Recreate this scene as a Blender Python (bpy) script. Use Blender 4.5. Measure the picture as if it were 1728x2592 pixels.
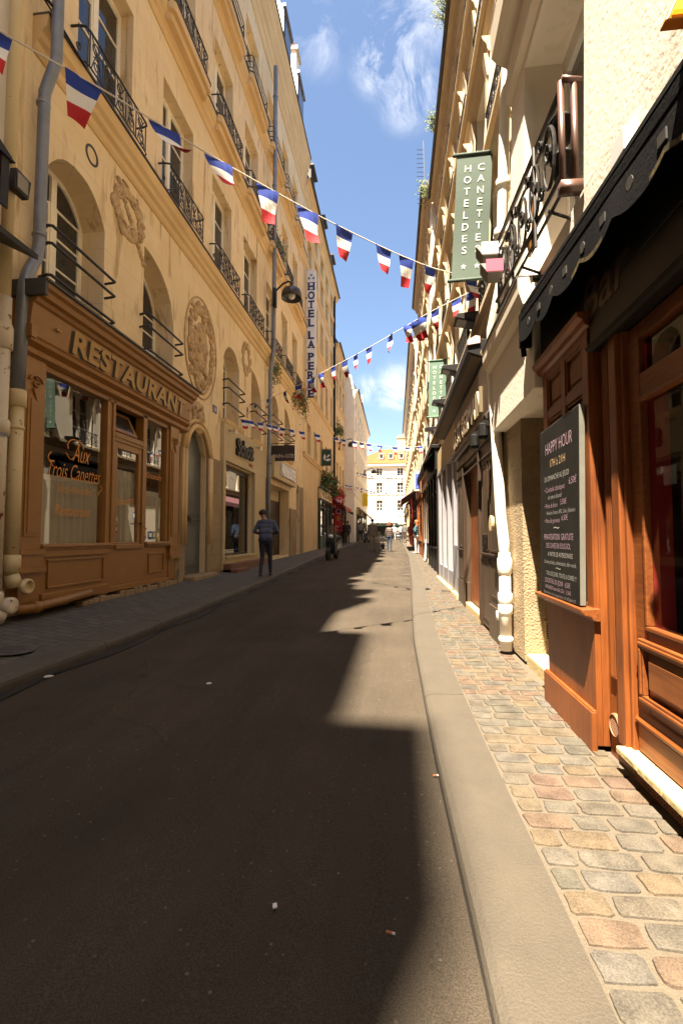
import bpy, bmesh, math, random
from mathutils import Vector, Matrix
R = math.radians
random.seed(11)
sc = bpy.context.scene
for o in list(bpy.data.objects):
    bpy.data.objects.remove(o)
col = sc.collection

# ---------------------------------------------------------------- camera
cd = bpy.data.cameras.new("camera"); cam = bpy.data.objects.new("camera", cd); col.objects.link(cam)
cd.sensor_fit = 'VERTICAL'; cd.sensor_height = 36; cd.sensor_width = 24; cd.lens = 16.667
cd.clip_start = .05; cd.clip_end = 1000
cam.location = (0, 0, 1.15); cam.rotation_euler = (R(92.958), 0, R(6.457))
sc.camera = cam
# ---------------------------------------------------------------- sun, sky, exposure
LX, LY = .166, .43                                   # light travel per metre of fall
sd = bpy.data.lights.new("sun", 'SUN'); so = bpy.data.objects.new("sun", sd); col.objects.link(so)
sd.energy = 5.0; sd.angle = R(.53); sd.color = (1, .875, .69)
so.rotation_euler = Vector((LX, LY, -1)).to_track_quat('-Z', 'Y').to_euler()
EL = math.atan2(1, math.hypot(LX, LY)); AZ = math.atan2(-LX, -LY)
w = bpy.data.worlds.new("World"); sc.world = w; w.use_nodes = True
nt = w.node_tree; N = nt.nodes; Lk = nt.links
for n in list(N): N.remove(n)
def nn(t, nodes=N, **k):
    n = nodes.new(t)
    for a, b in k.items(): setattr(n, a, b)
    return n
sky = nn('ShaderNodeTexSky', sky_type='NISHITA', sun_disc=False, sun_elevation=EL, sun_rotation=AZ,
         air_density=1.0, dust_density=1.2, ozone_density=1.0, altitude=50)
tc = nn('ShaderNodeTexCoord')
noi = nn('ShaderNodeTexNoise'); noi.inputs['Scale'].default_value = 11; noi.inputs['Detail'].default_value = 12
noi.inputs['Roughness'].default_value = .68; noi.inputs['Distortion'].default_value = .9
Lk.new(tc.outputs['Generated'], noi.inputs['Vector'])
clouds = [((-.004, .672, .740), .050, .9), ((-.016, .690, .722), .045, 1.0), ((.024, .716, .697), .050, 1.0),
          ((.010, .700, .713), .05, .9), ((-.108, .661, .743), .045, .45), ((.056, .651, .757), .06, .6),
          ((.0084, .953, .303), .050, 1.5), ((.04, .956, .29), .045, 1.3), ((-.05, .953, .30), .03, .8)]
acc = None
for d, r, s in clouds:
    v = nn('ShaderNodeVectorMath', operation='DISTANCE'); v.inputs[1].default_value = Vector(d).normalized()
    Lk.new(tc.outputs['Generated'], v.inputs[0])
    m = nn('ShaderNodeMapRange'); m.interpolation_type = 'SMOOTHSTEP'
    m.inputs['From Min'].default_value = r * 1.35; m.inputs['From Max'].default_value = 0
    m.inputs['To Max'].default_value = s
    Lk.new(v.outputs['Value'], m.inputs['Value'])
    if acc is None: acc = m.outputs[0]
    else:
        a = nn('ShaderNodeMath', operation='MAXIMUM'); Lk.new(acc, a.inputs[0]); Lk.new(m.outputs[0], a.inputs[1]); acc = a.outputs[0]
nr = nn('ShaderNodeMapRange'); nr.inputs['From Min'].default_value = .44; nr.inputs['From Max'].default_value = .66
Lk.new(noi.outputs['Fac'], nr.inputs['Value'])
mu = nn('ShaderNodeMath', operation='MULTIPLY', use_clamp=True); Lk.new(acc, mu.inputs[0]); Lk.new(nr.outputs[0], mu.inputs[1])
mx = nn('ShaderNodeMix', data_type='RGBA'); Lk.new(mu.outputs[0], mx.inputs[0]); Lk.new(sky.outputs[0], mx.inputs[6])
mx.inputs[7].default_value = (5.2, 5.2, 5.4, 1)
bg = nn('ShaderNodeBackground'); bg.inputs['Strength'].default_value = .05
Lk.new(mx.outputs[2], bg.inputs['Color'])
wo = nn('ShaderNodeOutputWorld'); Lk.new(bg.outputs[0], wo.inputs['Surface'])
sc.view_settings.view_transform = 'Standard'; sc.view_settings.look = 'None'
sc.view_settings.exposure = 2.5; sc.view_settings.gamma = 1
sc.cycles.max_bounces = 10; sc.cycles.diffuse_bounces = 5; sc.cycles.glossy_bounces = 4
sc.cycles.transparent_max_bounces = 12; sc.cycles.sample_clamp_indirect = 6

# ---------------------------------------------------------------- materials
def mk(name):
    m = bpy.data.materials.new(name); m.use_nodes = True
    t = m.node_tree
    return m, t, t.nodes['Principled BSDF'], t.links
def M(name, c1, c2=None, sc_=3., rough=.7, bump=0., bs=40., metal=0., spec=.5, stretch=(1, 1, 1), contrast=.5, fine=.0, coat=0, emit=None):
    m, t, p, L = mk(name)
    p.inputs['Roughness'].default_value = rough; p.inputs['Metallic'].default_value = metal
    p.inputs['Specular IOR Level'].default_value = spec; p.inputs['Base Color'].default_value = (*c1, 1)
    if coat: p.inputs['Coat Weight'].default_value = coat; p.inputs['Coat Roughness'].default_value = .15
    if emit: p.inputs['Emission Color'].default_value = (*emit[0], 1); p.inputs['Emission Strength'].default_value = emit[1]
    if c2 is None and not bump: return m
    g = t.nodes.new('ShaderNodeNewGeometry'); mp = t.nodes.new('ShaderNodeMapping'); mp.inputs['Scale'].default_value = stretch
    L.new(g.outputs['Position'], mp.inputs['Vector'])
    if c2:
        n = t.nodes.new('ShaderNodeTexNoise'); n.inputs['Scale'].default_value = sc_; n.inputs['Detail'].default_value = 7
        n.inputs['Roughness'].default_value = .65
        L.new(mp.outputs[0], n.inputs['Vector'])
        mr = t.nodes.new('ShaderNodeMapRange'); mr.inputs['From Min'].default_value = .5 - contrast / 2; mr.inputs['From Max'].default_value = .5 + contrast / 2
        L.new(n.outputs['Fac'], mr.inputs['Value'])
        x = t.nodes.new('ShaderNodeMix'); x.data_type = 'RGBA'; x.inputs[6].default_value = (*c1, 1); x.inputs[7].default_value = (*c2, 1)
        L.new(mr.outputs[0], x.inputs[0]); out = x.outputs[2]
        if fine:
            n2 = t.nodes.new('ShaderNodeTexNoise'); n2.inputs['Scale'].default_value = bs * 3; n2.inputs['Detail'].default_value = 2
            L.new(g.outputs['Position'], n2.inputs['Vector'])
            mr2 = t.nodes.new('ShaderNodeMapRange'); mr2.inputs['From Min'].default_value = .25; mr2.inputs['From Max'].default_value = .75
            mr2.inputs['To Min'].default_value = 1 - fine; mr2.inputs['To Max'].default_value = 1 + fine
            L.new(n2.outputs['Fac'], mr2.inputs['Value'])
            y = t.nodes.new('ShaderNodeVectorMath'); y.operation = 'SCALE'
            L.new(out, y.inputs[0]); L.new(mr2.outputs[0], y.inputs['Scale']); out = y.outputs[0]
        L.new(out, p.inputs['Base Color'])
    if bump:
        nb = t.nodes.new('ShaderNodeTexNoise'); nb.inputs['Scale'].default_value = bs; nb.inputs['Detail'].default_value = 5
        L.new(mp.outputs[0], nb.inputs['Vector'])
        b = t.nodes.new('ShaderNodeBump'); b.inputs['Strength'].default_value = bump; b.inputs['Distance'].default_value = .02
        L.new(nb.outputs['Fac'], b.inputs['Height']); L.new(b.outputs[0], p.inputs['Normal'])
    return m
def stone_mat(name, c1, c2, joint, bw=.95, bh=.42, stain=(.30, .19, .09), jm=.006, stainamt=.5):
    m, t, p, L = mk(name); nd = t.nodes
    p.inputs['Roughness'].default_value = .85; p.inputs['Specular IOR Level'].default_value = .25
    g = nd.new('ShaderNodeNewGeometry'); s = nd.new('ShaderNodeSeparateXYZ'); L.new(g.outputs['Position'], s.inputs[0])
    ad = nd.new('ShaderNodeMath'); ad.operation = 'ADD'; L.new(s.outputs[1], ad.inputs[0]); L.new(s.outputs[0], ad.inputs[1])
    c = nd.new('ShaderNodeCombineXYZ'); L.new(ad.outputs[0], c.inputs[0]); L.new(s.outputs[2], c.inputs[1])
    br = nd.new('ShaderNodeTexBrick'); br.inputs['Scale'].default_value = 1; br.inputs['Brick Width'].default_value = bw; br.inputs['Row Height'].default_value = bh
    br.inputs['Mortar Size'].default_value = jm; br.inputs['Mortar Smooth'].default_value = .6
    br.inputs['Color1'].default_value = (*c1, 1); br.inputs['Color2'].default_value = (*[a * .93 for a in c1], 1); br.inputs['Mortar'].default_value = (*joint, 1)
    L.new(c.outputs[0], br.inputs['Vector'])
    n = nd.new('ShaderNodeTexNoise'); n.inputs['Scale'].default_value = 1.3; n.inputs['Detail'].default_value = 9; n.inputs['Roughness'].default_value = .7
    L.new(g.outputs['Position'], n.inputs['Vector'])
    r1 = nd.new('ShaderNodeMapRange'); r1.inputs['From Min'].default_value = .38; r1.inputs['From Max'].default_value = .66; L.new(n.outputs['Fac'], r1.inputs['Value'])
    x = nd.new('ShaderNodeMix'); x.data_type = 'RGBA'; x.blend_type = 'MIX'; L.new(r1.outputs[0], x.inputs[0]); L.new(br.outputs['Color'], x.inputs[6]); x.inputs[7].default_value = (*c2, 1)
    # runs and stains: noise stretched downwards
    mp = nd.new('ShaderNodeMapping'); mp.inputs['Scale'].default_value = (3.2, 3.2, .55); L.new(g.outputs['Position'], mp.inputs['Vector'])
    n2 = nd.new('ShaderNodeTexNoise'); n2.inputs['Scale'].default_value = 1.6; n2.inputs['Detail'].default_value = 8; n2.inputs['Distortion'].default_value = .8; L.new(mp.outputs[0], n2.inputs['Vector'])
    r2 = nd.new('ShaderNodeMapRange'); r2.inputs['From Min'].default_value = .57; r2.inputs['From Max'].default_value = .70; r2.inputs['To Max'].default_value = stainamt; L.new(n2.outputs['Fac'], r2.inputs['Value'])
    y = nd.new('ShaderNodeMix'); y.data_type = 'RGBA'; L.new(r2.outputs[0], y.inputs[0]); L.new(x.outputs[2], y.inputs[6]); y.inputs[7].default_value = (*stain, 1)
    L.new(y.outputs[2], p.inputs['Base Color'])
    nb = nd.new('ShaderNodeTexNoise'); nb.inputs['Scale'].default_value = 35; nb.inputs['Detail'].default_value = 6; L.new(g.outputs['Position'], nb.inputs['Vector'])
    am = nd.new('ShaderNodeMath'); am.operation = 'SUBTRACT'; L.new(nb.outputs['Fac'], am.inputs[0]); L.new(br.outputs['Fac'], am.inputs[1])
    b = nd.new('ShaderNodeBump'); b.inputs['Strength'].default_value = .25; b.inputs['Distance'].default_value = .015
    L.new(am.outputs[0], b.inputs['Height']); L.new(b.outputs[0], p.inputs['Normal'])
    return m
def wood_mat(name, c1, c2, rough=.35, axis=2, coat=.4, scale=22):
    st = [1, 1, 1]; st[axis] = .06
    m, t, p, L = mk(name); nd = t.nodes
    p.inputs['Roughness'].default_value = rough; p.inputs['Coat Weight'].default_value = coat; p.inputs['Coat Roughness'].default_value = .22
    g = nd.new('ShaderNodeNewGeometry'); mp = nd.new('ShaderNodeMapping'); mp.inputs['Scale'].default_value = st; L.new(g.outputs['Position'], mp.inputs['Vector'])
    n = nd.new('ShaderNodeTexNoise'); n.inputs['Scale'].default_value = scale * 3; n.inputs['Detail'].default_value = 8; n.inputs['Distortion'].default_value = .6; L.new(mp.outputs[0], n.inputs['Vector'])
    n2 = nd.new('ShaderNodeTexNoise'); n2.inputs['Scale'].default_value = 3; n2.inputs['Detail'].default_value = 4; L.new(g.outputs['Position'], n2.inputs['Vector'])
    a = nd.new('ShaderNodeMath'); a.operation = 'ADD'; L.new(n.outputs['Fac'], a.inputs[0]); L.new(n2.outputs['Fac'], a.inputs[1])
    r = nd.new('ShaderNodeMapRange'); r.inputs['From Min'].default_value = .72; r.inputs['From Max'].default_value = 1.28; L.new(a.outputs[0], r.inputs['Value'])
    x = nd.new('ShaderNodeMix'); x.data_type = 'RGBA'; L.new(r.outputs[0], x.inputs[0]); x.inputs[6].default_value = (*c1, 1); x.inputs[7].default_value = (*c2, 1)
    L.new(x.outputs[2], p.inputs['Base Color'])
    b = nd.new('ShaderNodeBump'); b.inputs['Strength'].default_value = .12; b.inputs['Distance'].default_value = .004; L.new(n.outputs['Fac'], b.inputs['Height']); L.new(b.outputs[0], p.inputs['Normal'])
    return m
def glass_mat(name, tint=(.97, .98, .97), refl=1.0):
    m, t, p, L = mk(name); nd = t.nodes; nd.remove(p)
    tr = nd.new('ShaderNodeBsdfTransparent'); tr.inputs[0].default_value = (*tint, 1)
    gl = nd.new('ShaderNodeBsdfGlossy'); gl.inputs['Roughness'].default_value = .015; gl.inputs['Color'].default_value = (refl, refl, refl, 1)
    lw = nd.new('ShaderNodeLayerWeight'); lw.inputs['Blend'].default_value = .5          # same reflectance from both sides of the pane
    pw = nd.new('ShaderNodeMath'); pw.operation = 'POWER'; pw.inputs[1].default_value = 3.2; L.new(lw.outputs['Facing'], pw.inputs[0])
    ma = nd.new('ShaderNodeMath'); ma.operation = 'MULTIPLY_ADD'; ma.inputs[1].default_value = .75; ma.inputs[2].default_value = .085 if refl > .9 else .05; L.new(pw.outputs[0], ma.inputs[0])
    x = nd.new('ShaderNodeMixShader'); L.new(ma.outputs[0], x.inputs[0]); L.new(tr.outputs[0], x.inputs[1]); L.new(gl.outputs[0], x.inputs[2])
    L.new(x.outputs[0], nd['Material Output'].inputs['Surface'])
    return m
def asphalt():
    m, t, p, L = mk('asphalt'); nd = t.nodes
    p.inputs['Roughness'].default_value = .9; p.inputs['Specular IOR Level'].default_value = .08
    def N_(ty, **k):
        n = nd.new(ty)
        for a_, v_ in k.items():
            if a_ in n.inputs: n.inputs[a_].default_value = v_
            else: setattr(n, a_, v_)
        return n
    def rng(src, a_, b_, c_=0., d_=1.):
        r = N_('ShaderNodeMapRange'); L.new(src, r.inputs[0])
        for i, v_ in zip((1, 2, 3, 4), (a_, b_, c_, d_)): r.inputs[i].default_value = v_
        return r.outputs[0]
    def math_(op, x_, y_):
        n = N_('ShaderNodeMath', operation=op)
        for i, v_ in enumerate((x_, y_)):
            if hasattr(v_, 'links') or hasattr(v_, 'is_linked'): L.new(v_, n.inputs[i])
            else: n.inputs[i].default_value = v_
        return n.outputs[0]
    g = N_('ShaderNodeNewGeometry'); P = g.outputs['Position']
    mp = N_('ShaderNodeMapping'); mp.inputs['Scale'].default_value = (1.6, .22, 1); L.new(P, mp.inputs['Vector'])
    n1 = N_('ShaderNodeTexNoise', Scale=1.5, Detail=9., Roughness=.72); L.new(mp.outputs[0], n1.inputs['Vector'])      # worn tracks along the street
    n4 = N_('ShaderNodeTexNoise', Scale=.8, Detail=6., Roughness=.6); L.new(P, n4.inputs['Vector'])
    n2 = N_('ShaderNodeTexNoise', Scale=210., Detail=3.); L.new(P, n2.inputs['Vector'])
    x = N_('ShaderNodeMix', data_type='RGBA'); x.inputs[6].default_value = (.046, .0375, .0285, 1); x.inputs[7].default_value = (.078, .062, .046, 1)
    L.new(rng(math_('ADD', n1.outputs[0], n4.outputs[0]), .72, 1.28), x.inputs[0])
    s_ = N_('ShaderNodeVectorMath', operation='SCALE'); L.new(x.outputs[2], s_.inputs[0]); L.new(rng(n2.outputs[0], .3, .7, .62, 1.38), s_.inputs['Scale'])
    col_ = s_.outputs[0]
    # sealed cracks and chips
    wv = N_('ShaderNodeTexNoise', Scale=1.1, Detail=4.); L.new(P, wv.inputs['Vector'])
    off = N_('ShaderNodeVectorMath', operation='SCALE'); off.inputs['Scale'].default_value = .8; L.new(wv.outputs['Color'], off.inputs[0])
    ad = N_('ShaderNodeVectorMath', operation='ADD'); L.new(P, ad.inputs[0]); L.new(off.outputs[0], ad.inputs[1])
    vc = N_('ShaderNodeTexVoronoi', feature='DISTANCE_TO_EDGE', Scale=.42); L.new(ad.outputs[0], vc.inputs['Vector'])
    cr = math_('MULTIPLY', rng(vc.outputs[0], .006, .002), rng(n4.outputs[0], .45, .6))
    y = N_('ShaderNodeMix', data_type='RGBA'); L.new(math_('MULTIPLY', cr, .25), y.inputs[0]); L.new(col_, y.inputs[6]); y.inputs[7].default_value = (.018, .015, .013, 1); col_ = y.outputs[2]
    for sc3, r0, thr, ca, cb, op in ((5.5, .05, .60, (.02, .018, .017, 1), (.14, .12, .10, 1), .5), (26., .16, .72, (.20, .17, .14, 1), (.10, .085, .07, 1), .75), (2.1, .10, .7, (.022, .019, .017, 1), (.03, .026, .022, 1), .55)):
        v = N_('ShaderNodeTexVoronoi', Scale=sc3); L.new(P, v.inputs['Vector'])
        sp = N_('ShaderNodeSeparateColor'); L.new(v.outputs['Color'], sp.inputs[0])
        k = math_('MULTIPLY', math_('MULTIPLY', rng(v.outputs['Distance'], r0, r0 * .55), math_('GREATER_THAN', sp.outputs[0], thr)), op)
        cm = N_('ShaderNodeMix', data_type='RGBA'); cm.inputs[6].default_value = ca; cm.inputs[7].default_value = cb; L.new(sp.outputs[1], cm.inputs[0])
        y = N_('ShaderNodeMix', data_type='RGBA'); L.new(k, y.inputs[0]); L.new(col_, y.inputs[6]); L.new(cm.outputs[2], y.inputs[7]); col_ = y.outputs[2]
    L.new(col_, p.inputs['Base Color'])
    b_ = N_('ShaderNodeBump'); b_.inputs['Strength'].default_value = .5; b_.inputs['Distance'].default_value = .006; L.new(n2.outputs[0], b_.inputs['Height']); L.new(b_.outputs[0], p.inputs['Normal'])
    return m
def cobble_mat():
    m, t, p, L = mk('cobble_stone'); nd = t.nodes
    p.inputs['Roughness'].default_value = .75; p.inputs['Specular IOR Level'].default_value = .3
    g = nd.new('ShaderNodeNewGeometry')
    r = nd.new('ShaderNodeValToRGB'); r.color_ramp.interpolation = 'CONSTANT'
    cols = [(.112, .094, .070), (.126, .088, .060), (.098, .085, .066), (.122, .095, .063), (.112, .097, .076), (.120, .080, .058), (.092, .083, .063), (.118, .101, .078), (.126, .094, .060), (.102, .090, .074)]
    e = r.color_ramp.elements
    while len(e) < len(cols): e.new(.5)
    for i, c in enumerate(cols): e[i].position = i / len(cols); e[i].color = (*c, 1)
    L.new(g.outputs['Random Per Island'], r.inputs[0])
    n = nd.new('ShaderNodeTexNoise'); n.inputs['Scale'].default_value = 170; n.inputs['Detail'].default_value = 3; L.new(g.outputs['Position'], n.inputs['Vector'])
    n3 = nd.new('ShaderNodeTexNoise'); n3.inputs['Scale'].default_value = 12; n3.inputs['Detail'].default_value = 5; L.new(g.outputs['Position'], n3.inputs['Vector'])
    sm = nd.new('ShaderNodeMath'); sm.operation = 'ADD'; L.new(n.outputs['Fac'], sm.inputs[0]); L.new(n3.outputs['Fac'], sm.inputs[1])
    mr = nd.new('ShaderNodeMapRange'); mr.inputs['From Min'].default_value = .7; mr.inputs['From Max'].default_value = 1.3; mr.inputs['To Min'].default_value = .44; mr.inputs['To Max'].default_value = 1.2; L.new(sm.outputs[0], mr.inputs['Value'])
    s = nd.new('ShaderNodeVectorMath'); s.operation = 'SCALE'; L.new(r.outputs[0], s.inputs[0]); L.new(mr.outputs[0], s.inputs['Scale'])
    L.new(s.outputs[0], p.inputs['Base Color'])
    b = nd.new('ShaderNodeBump'); b.inputs['Strength'].default_value = .4; b.inputs['Distance'].default_value = .006; L.new(sm.outputs[0], b.inputs['Height']); L.new(b.outputs[0], p.inputs['Normal'])
    return m
def slab_mat():
    m, t, p, L = mk('slab_stone'); nd = t.nodes
    p.inputs['Roughness'].default_value = .8
    g = nd.new('ShaderNodeNewGeometry')
    br = nd.new('ShaderNodeTexBrick'); br.inputs['Scale'].default_value = 1; br.inputs['Brick Width'].default_value = .2; br.inputs['Row Height'].default_value = .12; br.inputs['Mortar Size'].default_value = .008
    br.inputs['Color1'].default_value = (.105, .088, .066, 1); br.inputs['Color2'].default_value = (.072, .062, .050, 1); br.inputs['Mortar'].default_value = (.04, .035, .03, 1)
    L.new(g.outputs['Position'], br.inputs['Vector'])
    n = nd.new('ShaderNodeTexNoise'); n.inputs['Scale'].default_value = 6; n.inputs['Detail'].default_value = 7; L.new(g.outputs['Position'], n.inputs['Vector'])
    mr = nd.new('ShaderNodeMapRange'); mr.inputs['To Min'].default_value = .6; mr.inputs['To Max'].default_value = 1.4; L.new(n.outputs['Fac'], mr.inputs['Value'])
    s = nd.new('ShaderNodeVectorMath'); s.operation = 'SCALE'; L.new(br.outputs['Color'], s.inputs[0]); L.new(mr.outputs[0], s.inputs['Scale']); L.new(s.outputs[0], p.inputs['Base Color'])
    b = nd.new('ShaderNodeBump'); b.inputs['Strength'].default_value = .3; b.inputs['Distance'].default_value = .01; b.invert = True; L.new(br.outputs['Fac'], b.inputs['Height']); L.new(b.outputs[0], p.inputs['Normal'])
    return m
def chip_paint(name, c, rust, amt=.60):
    m, t, p, L = mk(name); nd = t.nodes
    p.inputs['Roughness'].default_value = .45
    g = nd.new('ShaderNodeNewGeometry')
    n = nd.new('ShaderNodeTexNoise'); n.inputs['Scale'].default_value = 9; n.inputs['Detail'].default_value = 10; n.inputs['Roughness'].default_value = .7; L.new(g.outputs['Position'], n.inputs['Vector'])
    r = nd.new('ShaderNodeMapRange'); r.inputs['From Min'].default_value = amt; r.inputs['From Max'].default_value = amt + .02; L.new(n.outputs['Fac'], r.inputs['Value'])
    x = nd.new('ShaderNodeMix'); x.data_type = 'RGBA'; L.new(r.outputs[0], x.inputs[0]); x.inputs[6].default_value = (*c, 1); x.inputs[7].default_value = (*rust, 1)
    L.new(x.outputs[2], p.inputs['Base Color'])
    return m
STONE = stone_mat('limestone', (.80, .625, .385), (.71, .53, .30), (.58, .42, .235), stain=(.36, .22, .085), stainamt=.75)
STONE2 = stone_mat('render_ochre', (.72, .54, .30), (.64, .47, .25), (.60, .44, .23), bw=9, bh=3.1, jm=.002, stainamt=.55)
OLDSTONE = stone_mat('old_stone', (.36, .26, .15), (.26, .18, .10), (.20, .14, .08), bw=.7, bh=.36, stain=(.10, .075, .05), stainamt=.8)
CREAM = stone_mat('cream_render', (.87, .80, .67), (.82, .74, .61), (.84, .77, .64), bw=7, bh=3.3, jm=.001, stain=(.6, .5, .36), stainamt=.25)
CREAM2 = stone_mat('pale_render', (.85, .78, .66), (.80, .72, .60), (.82, .74, .62), bw=7, bh=3.3, jm=.001, stain=(.55, .45, .33), stainamt=.3)
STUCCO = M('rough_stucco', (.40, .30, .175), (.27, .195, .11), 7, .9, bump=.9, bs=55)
LEDGE = M('weathered_ledge', (.56, .44, .29), (.44, .33, .20), 3, .85, bump=.2, bs=30)
TRIM = M('cream_trim', (.78, .70, .56), (.70, .61, .47), 4, .7)
MOULD = M('limestone_moulding', (.72, .51, .26), (.56, .37, .17), 2.2, .85, bump=.2, bs=30, stretch=(1, .4, 1))
CARVE = M('carved_stone', (.64, .45, .24), (.36, .23, .11), 9, .9, bump=.8, bs=45, contrast=.35)
ZINC = M('zinc', (.25, .26, .28), (.16, .17, .19), 5, .45, metal=.5)
LEAD = M('dark_flashing', (.035, .033, .032), (.07, .06, .05), 6, .6)
SLATE = M('slate', (.07, .07, .075), (.045, .042, .045), 6, .55, bump=.3, bs=25)
TILE = M('clay_tile', (.36, .088, .018), (.28, .066, .013), 6, .8, bump=.4, bs=14)
POT = M('terracotta', (.55, .22, .10), (.42, .16, .07), 8, .8)
IRON = M('wrought_iron', (.012, .011, .010), (.022, .018, .015), 12, .5)
IRON_D = M('brown_iron', (.10, .045, .028), (.07, .03, .02), 10, .4, spec=.6)
WFRAME = M('window_paint', (.86, .79, .64), (.78, .70, .55), 6, .5)
WHITEF = M('white_window_paint', (.82, .79, .72), (.74, .70, .62), 6, .5)
PANE = M('window_glass', (.022, .021, .020), (.05, .046, .042), 1.4, .05, spec=.55)
PANE_R = M('window_glass_grey', (.08, .075, .07), (.12, .11, .10), 1.4, .05, spec=.8)
GLASS = glass_mat('shop_glass')
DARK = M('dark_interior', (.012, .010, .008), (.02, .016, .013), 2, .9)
ROAD = asphalt(); COB = cobble_mat(); SLAB = slab_mat()
KERB = M('kerb_granite', (.076, .062, .0445), (.058, .047, .034), 5, .8, bump=.3, bs=120, fine=.25)
KERB_L = M('kerb_granite_dark', (.10, .083, .062), (.065, .054, .042), 5, .8, bump=.3, bs=120, fine=.2)
MORTAR = M('cobble_mortar', (.118, .095, .066), (.092, .074, .052), 8, .9, bump=.4, bs=90, fine=.2)
OCHRE = M('ochre_paint', (.31, .142, .028), (.25, .108, .019), 5, .42, bump=.06, bs=18)
GOLD = M('gold_leaf_paint', (.42, .235, .04), (.34, .18, .03), 9, .4)
BLACK = M('black_paint', (.007, .006, .0055), (.011, .010, .009), 7, .5, spec=.3)
BLACKC = M('black_canvas', (.0035, .003, .003), (.006, .005, .005), 9, .9, bump=.2, bs=60, spec=.1)
OAK = wood_mat('varnished_oak', (.26, .074, .013), (.125, .032, .006), rough=.5, coat=.04)
OAK_H = wood_mat('varnished_oak_rail', (.26, .076, .014), (.13, .034, .0065), rough=.5, coat=.04, axis=1)
OAK_P = wood_mat('oak_panel', (.28, .092, .019), (.13, .037, .008), rough=.5, coat=.04, axis=1, scale=8)
BROWN = wood_mat('dark_brown_wood', (.048, .027, .015), (.030, .016, .009), rough=.5, coat=.06)
TAUPE = M('taupe_paint', (.075, .048, .028), (.052, .032, .018), 4, .5, coat=.08)
BEIGE = M('beige_paint', (.50, .38, .20), (.44, .33, .17), 5, .6)
GREYP = M('grey_paint', (.27, .26, .285), (.23, .22, .24), 4, .45)
DOORG = M('grey_green_door', (.075, .085, .082), (.055, .062, .06), 4, .42, coat=.2)
PIPEW = chip_paint('chipped_cream_pipe', (.60, .50, .36), (.16, .03, .012), .60)
PIPEC = chip_paint('cream_pipe_paint', (.60, .47, .25), (.25, .13, .05), .64)
PIPER = chip_paint('white_pipe_paint', (.84, .79, .68), (.5, .42, .3), .70)
BANNER = M('green_banner', (.078, .108, .085), (.066, .094, .073), 5, .85)
BANNER2 = M('pale_green_banner', (.115, .195, .145), (.10, .17, .125), 5, .85)
LETW = M('white_lettering', (.80, .76, .66), None, rough=.7)
BLUE = M('flag_blue', (.018, .045, .30), (.014, .035, .24), 8, .85)
FWHITE = M('flag_white', (.80, .77, .72), (.72, .69, .64), 8, .85)
RED = M('flag_red', (.50, .018, .025), (.40, .012, .018), 8, .85)
SHOPRED = M('red_lacquer', (.48, .012, .012), (.38, .01, .01), 5, .4)
CORD = M('white_cord', (.75, .68, .56), None, rough=.8)
SIGNW = M('sign_white', (.78, .77, .76), (.70, .69, .68), 3, .4)
NAVY = M('navy_letters', (.010, .014, .10), None, rough=.4)
YELLOW = M('yellow_sign', (.80, .58, .02), None, rough=.5)
GREEN = M('bottle_green', (.012, .05, .032), (.010, .04, .026), 5, .45)
CHALKB = M('chalkboard', (.012, .011, .0095), (.022, .020, .017), 4, .9, spec=.1)
CHALKE = M('chalkboard_edge', (.17, .165, .135), (.12, .115, .095), 9, .6)
PINK = M('pink_chalk', (.42, .27, .33), None, rough=.95)
CHALK = M('white_chalk', (.42, .40, .37), None, rough=.95)
AMBERC = M('amber_chalk', (.62, .40, .20), None, rough=.95)
ORANGE = M('orange_signwriting', (.62, .24, .03), None, rough=.5)
CURTAIN = M('net_curtain', (.46, .40, .29), (.36, .31, .22), 20, .95, stretch=(1, 1, .05))
GLASS_B = glass_mat('bar_glass', refl=.5)
REDCURT = M('red_curtain', (.38, .02, .02), (.30, .014, .014), 12, .9, stretch=(1, 1, .1))
YSILL = M('yellowed_sill', (.52, .42, .22), (.45, .34, .16), 9, .7, bump=.3, bs=30)
RUST = M('rusty_mesh', (.24, .08, .035), (.16, .05, .02), 30, .8)
AMBER = M('amber_glass', (.75, .30, .02), (.6, .2, .01), 14, .25, emit=((1, .42, .02), .32))
LEAF = M('leaf_green', (.045, .09, .022), (.075, .11, .03), 30, .7)
LEAFY = M('leaf_yellow_green', (.16, .17, .035), (.10, .13, .03), 30, .7)
FLOWER = M('red_geranium', (.45, .02, .02), None, rough=.8)
CHROME = M('chrome', (.6, .6, .6), None, rough=.15, metal=1)
RUBBER = M('rubber', (.012, .012, .012), None, rough=.8)
TAIL = M('tail_lamp', (.4, .01, .01), None, rough=.2)
LAMPG = M('lamp_glass', (.7, .7, .66), None, rough=.1)
ORANGE_IN = M('emissive_orange_interior', (.55, .22, .05), (.45, .16, .03), 2, .8, emit=((1, .36, .06), .12))  # lamplight put into the wall's own emission
PAPER = M('paper', (.75, .72, .66), None, rough=.9)

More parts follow.
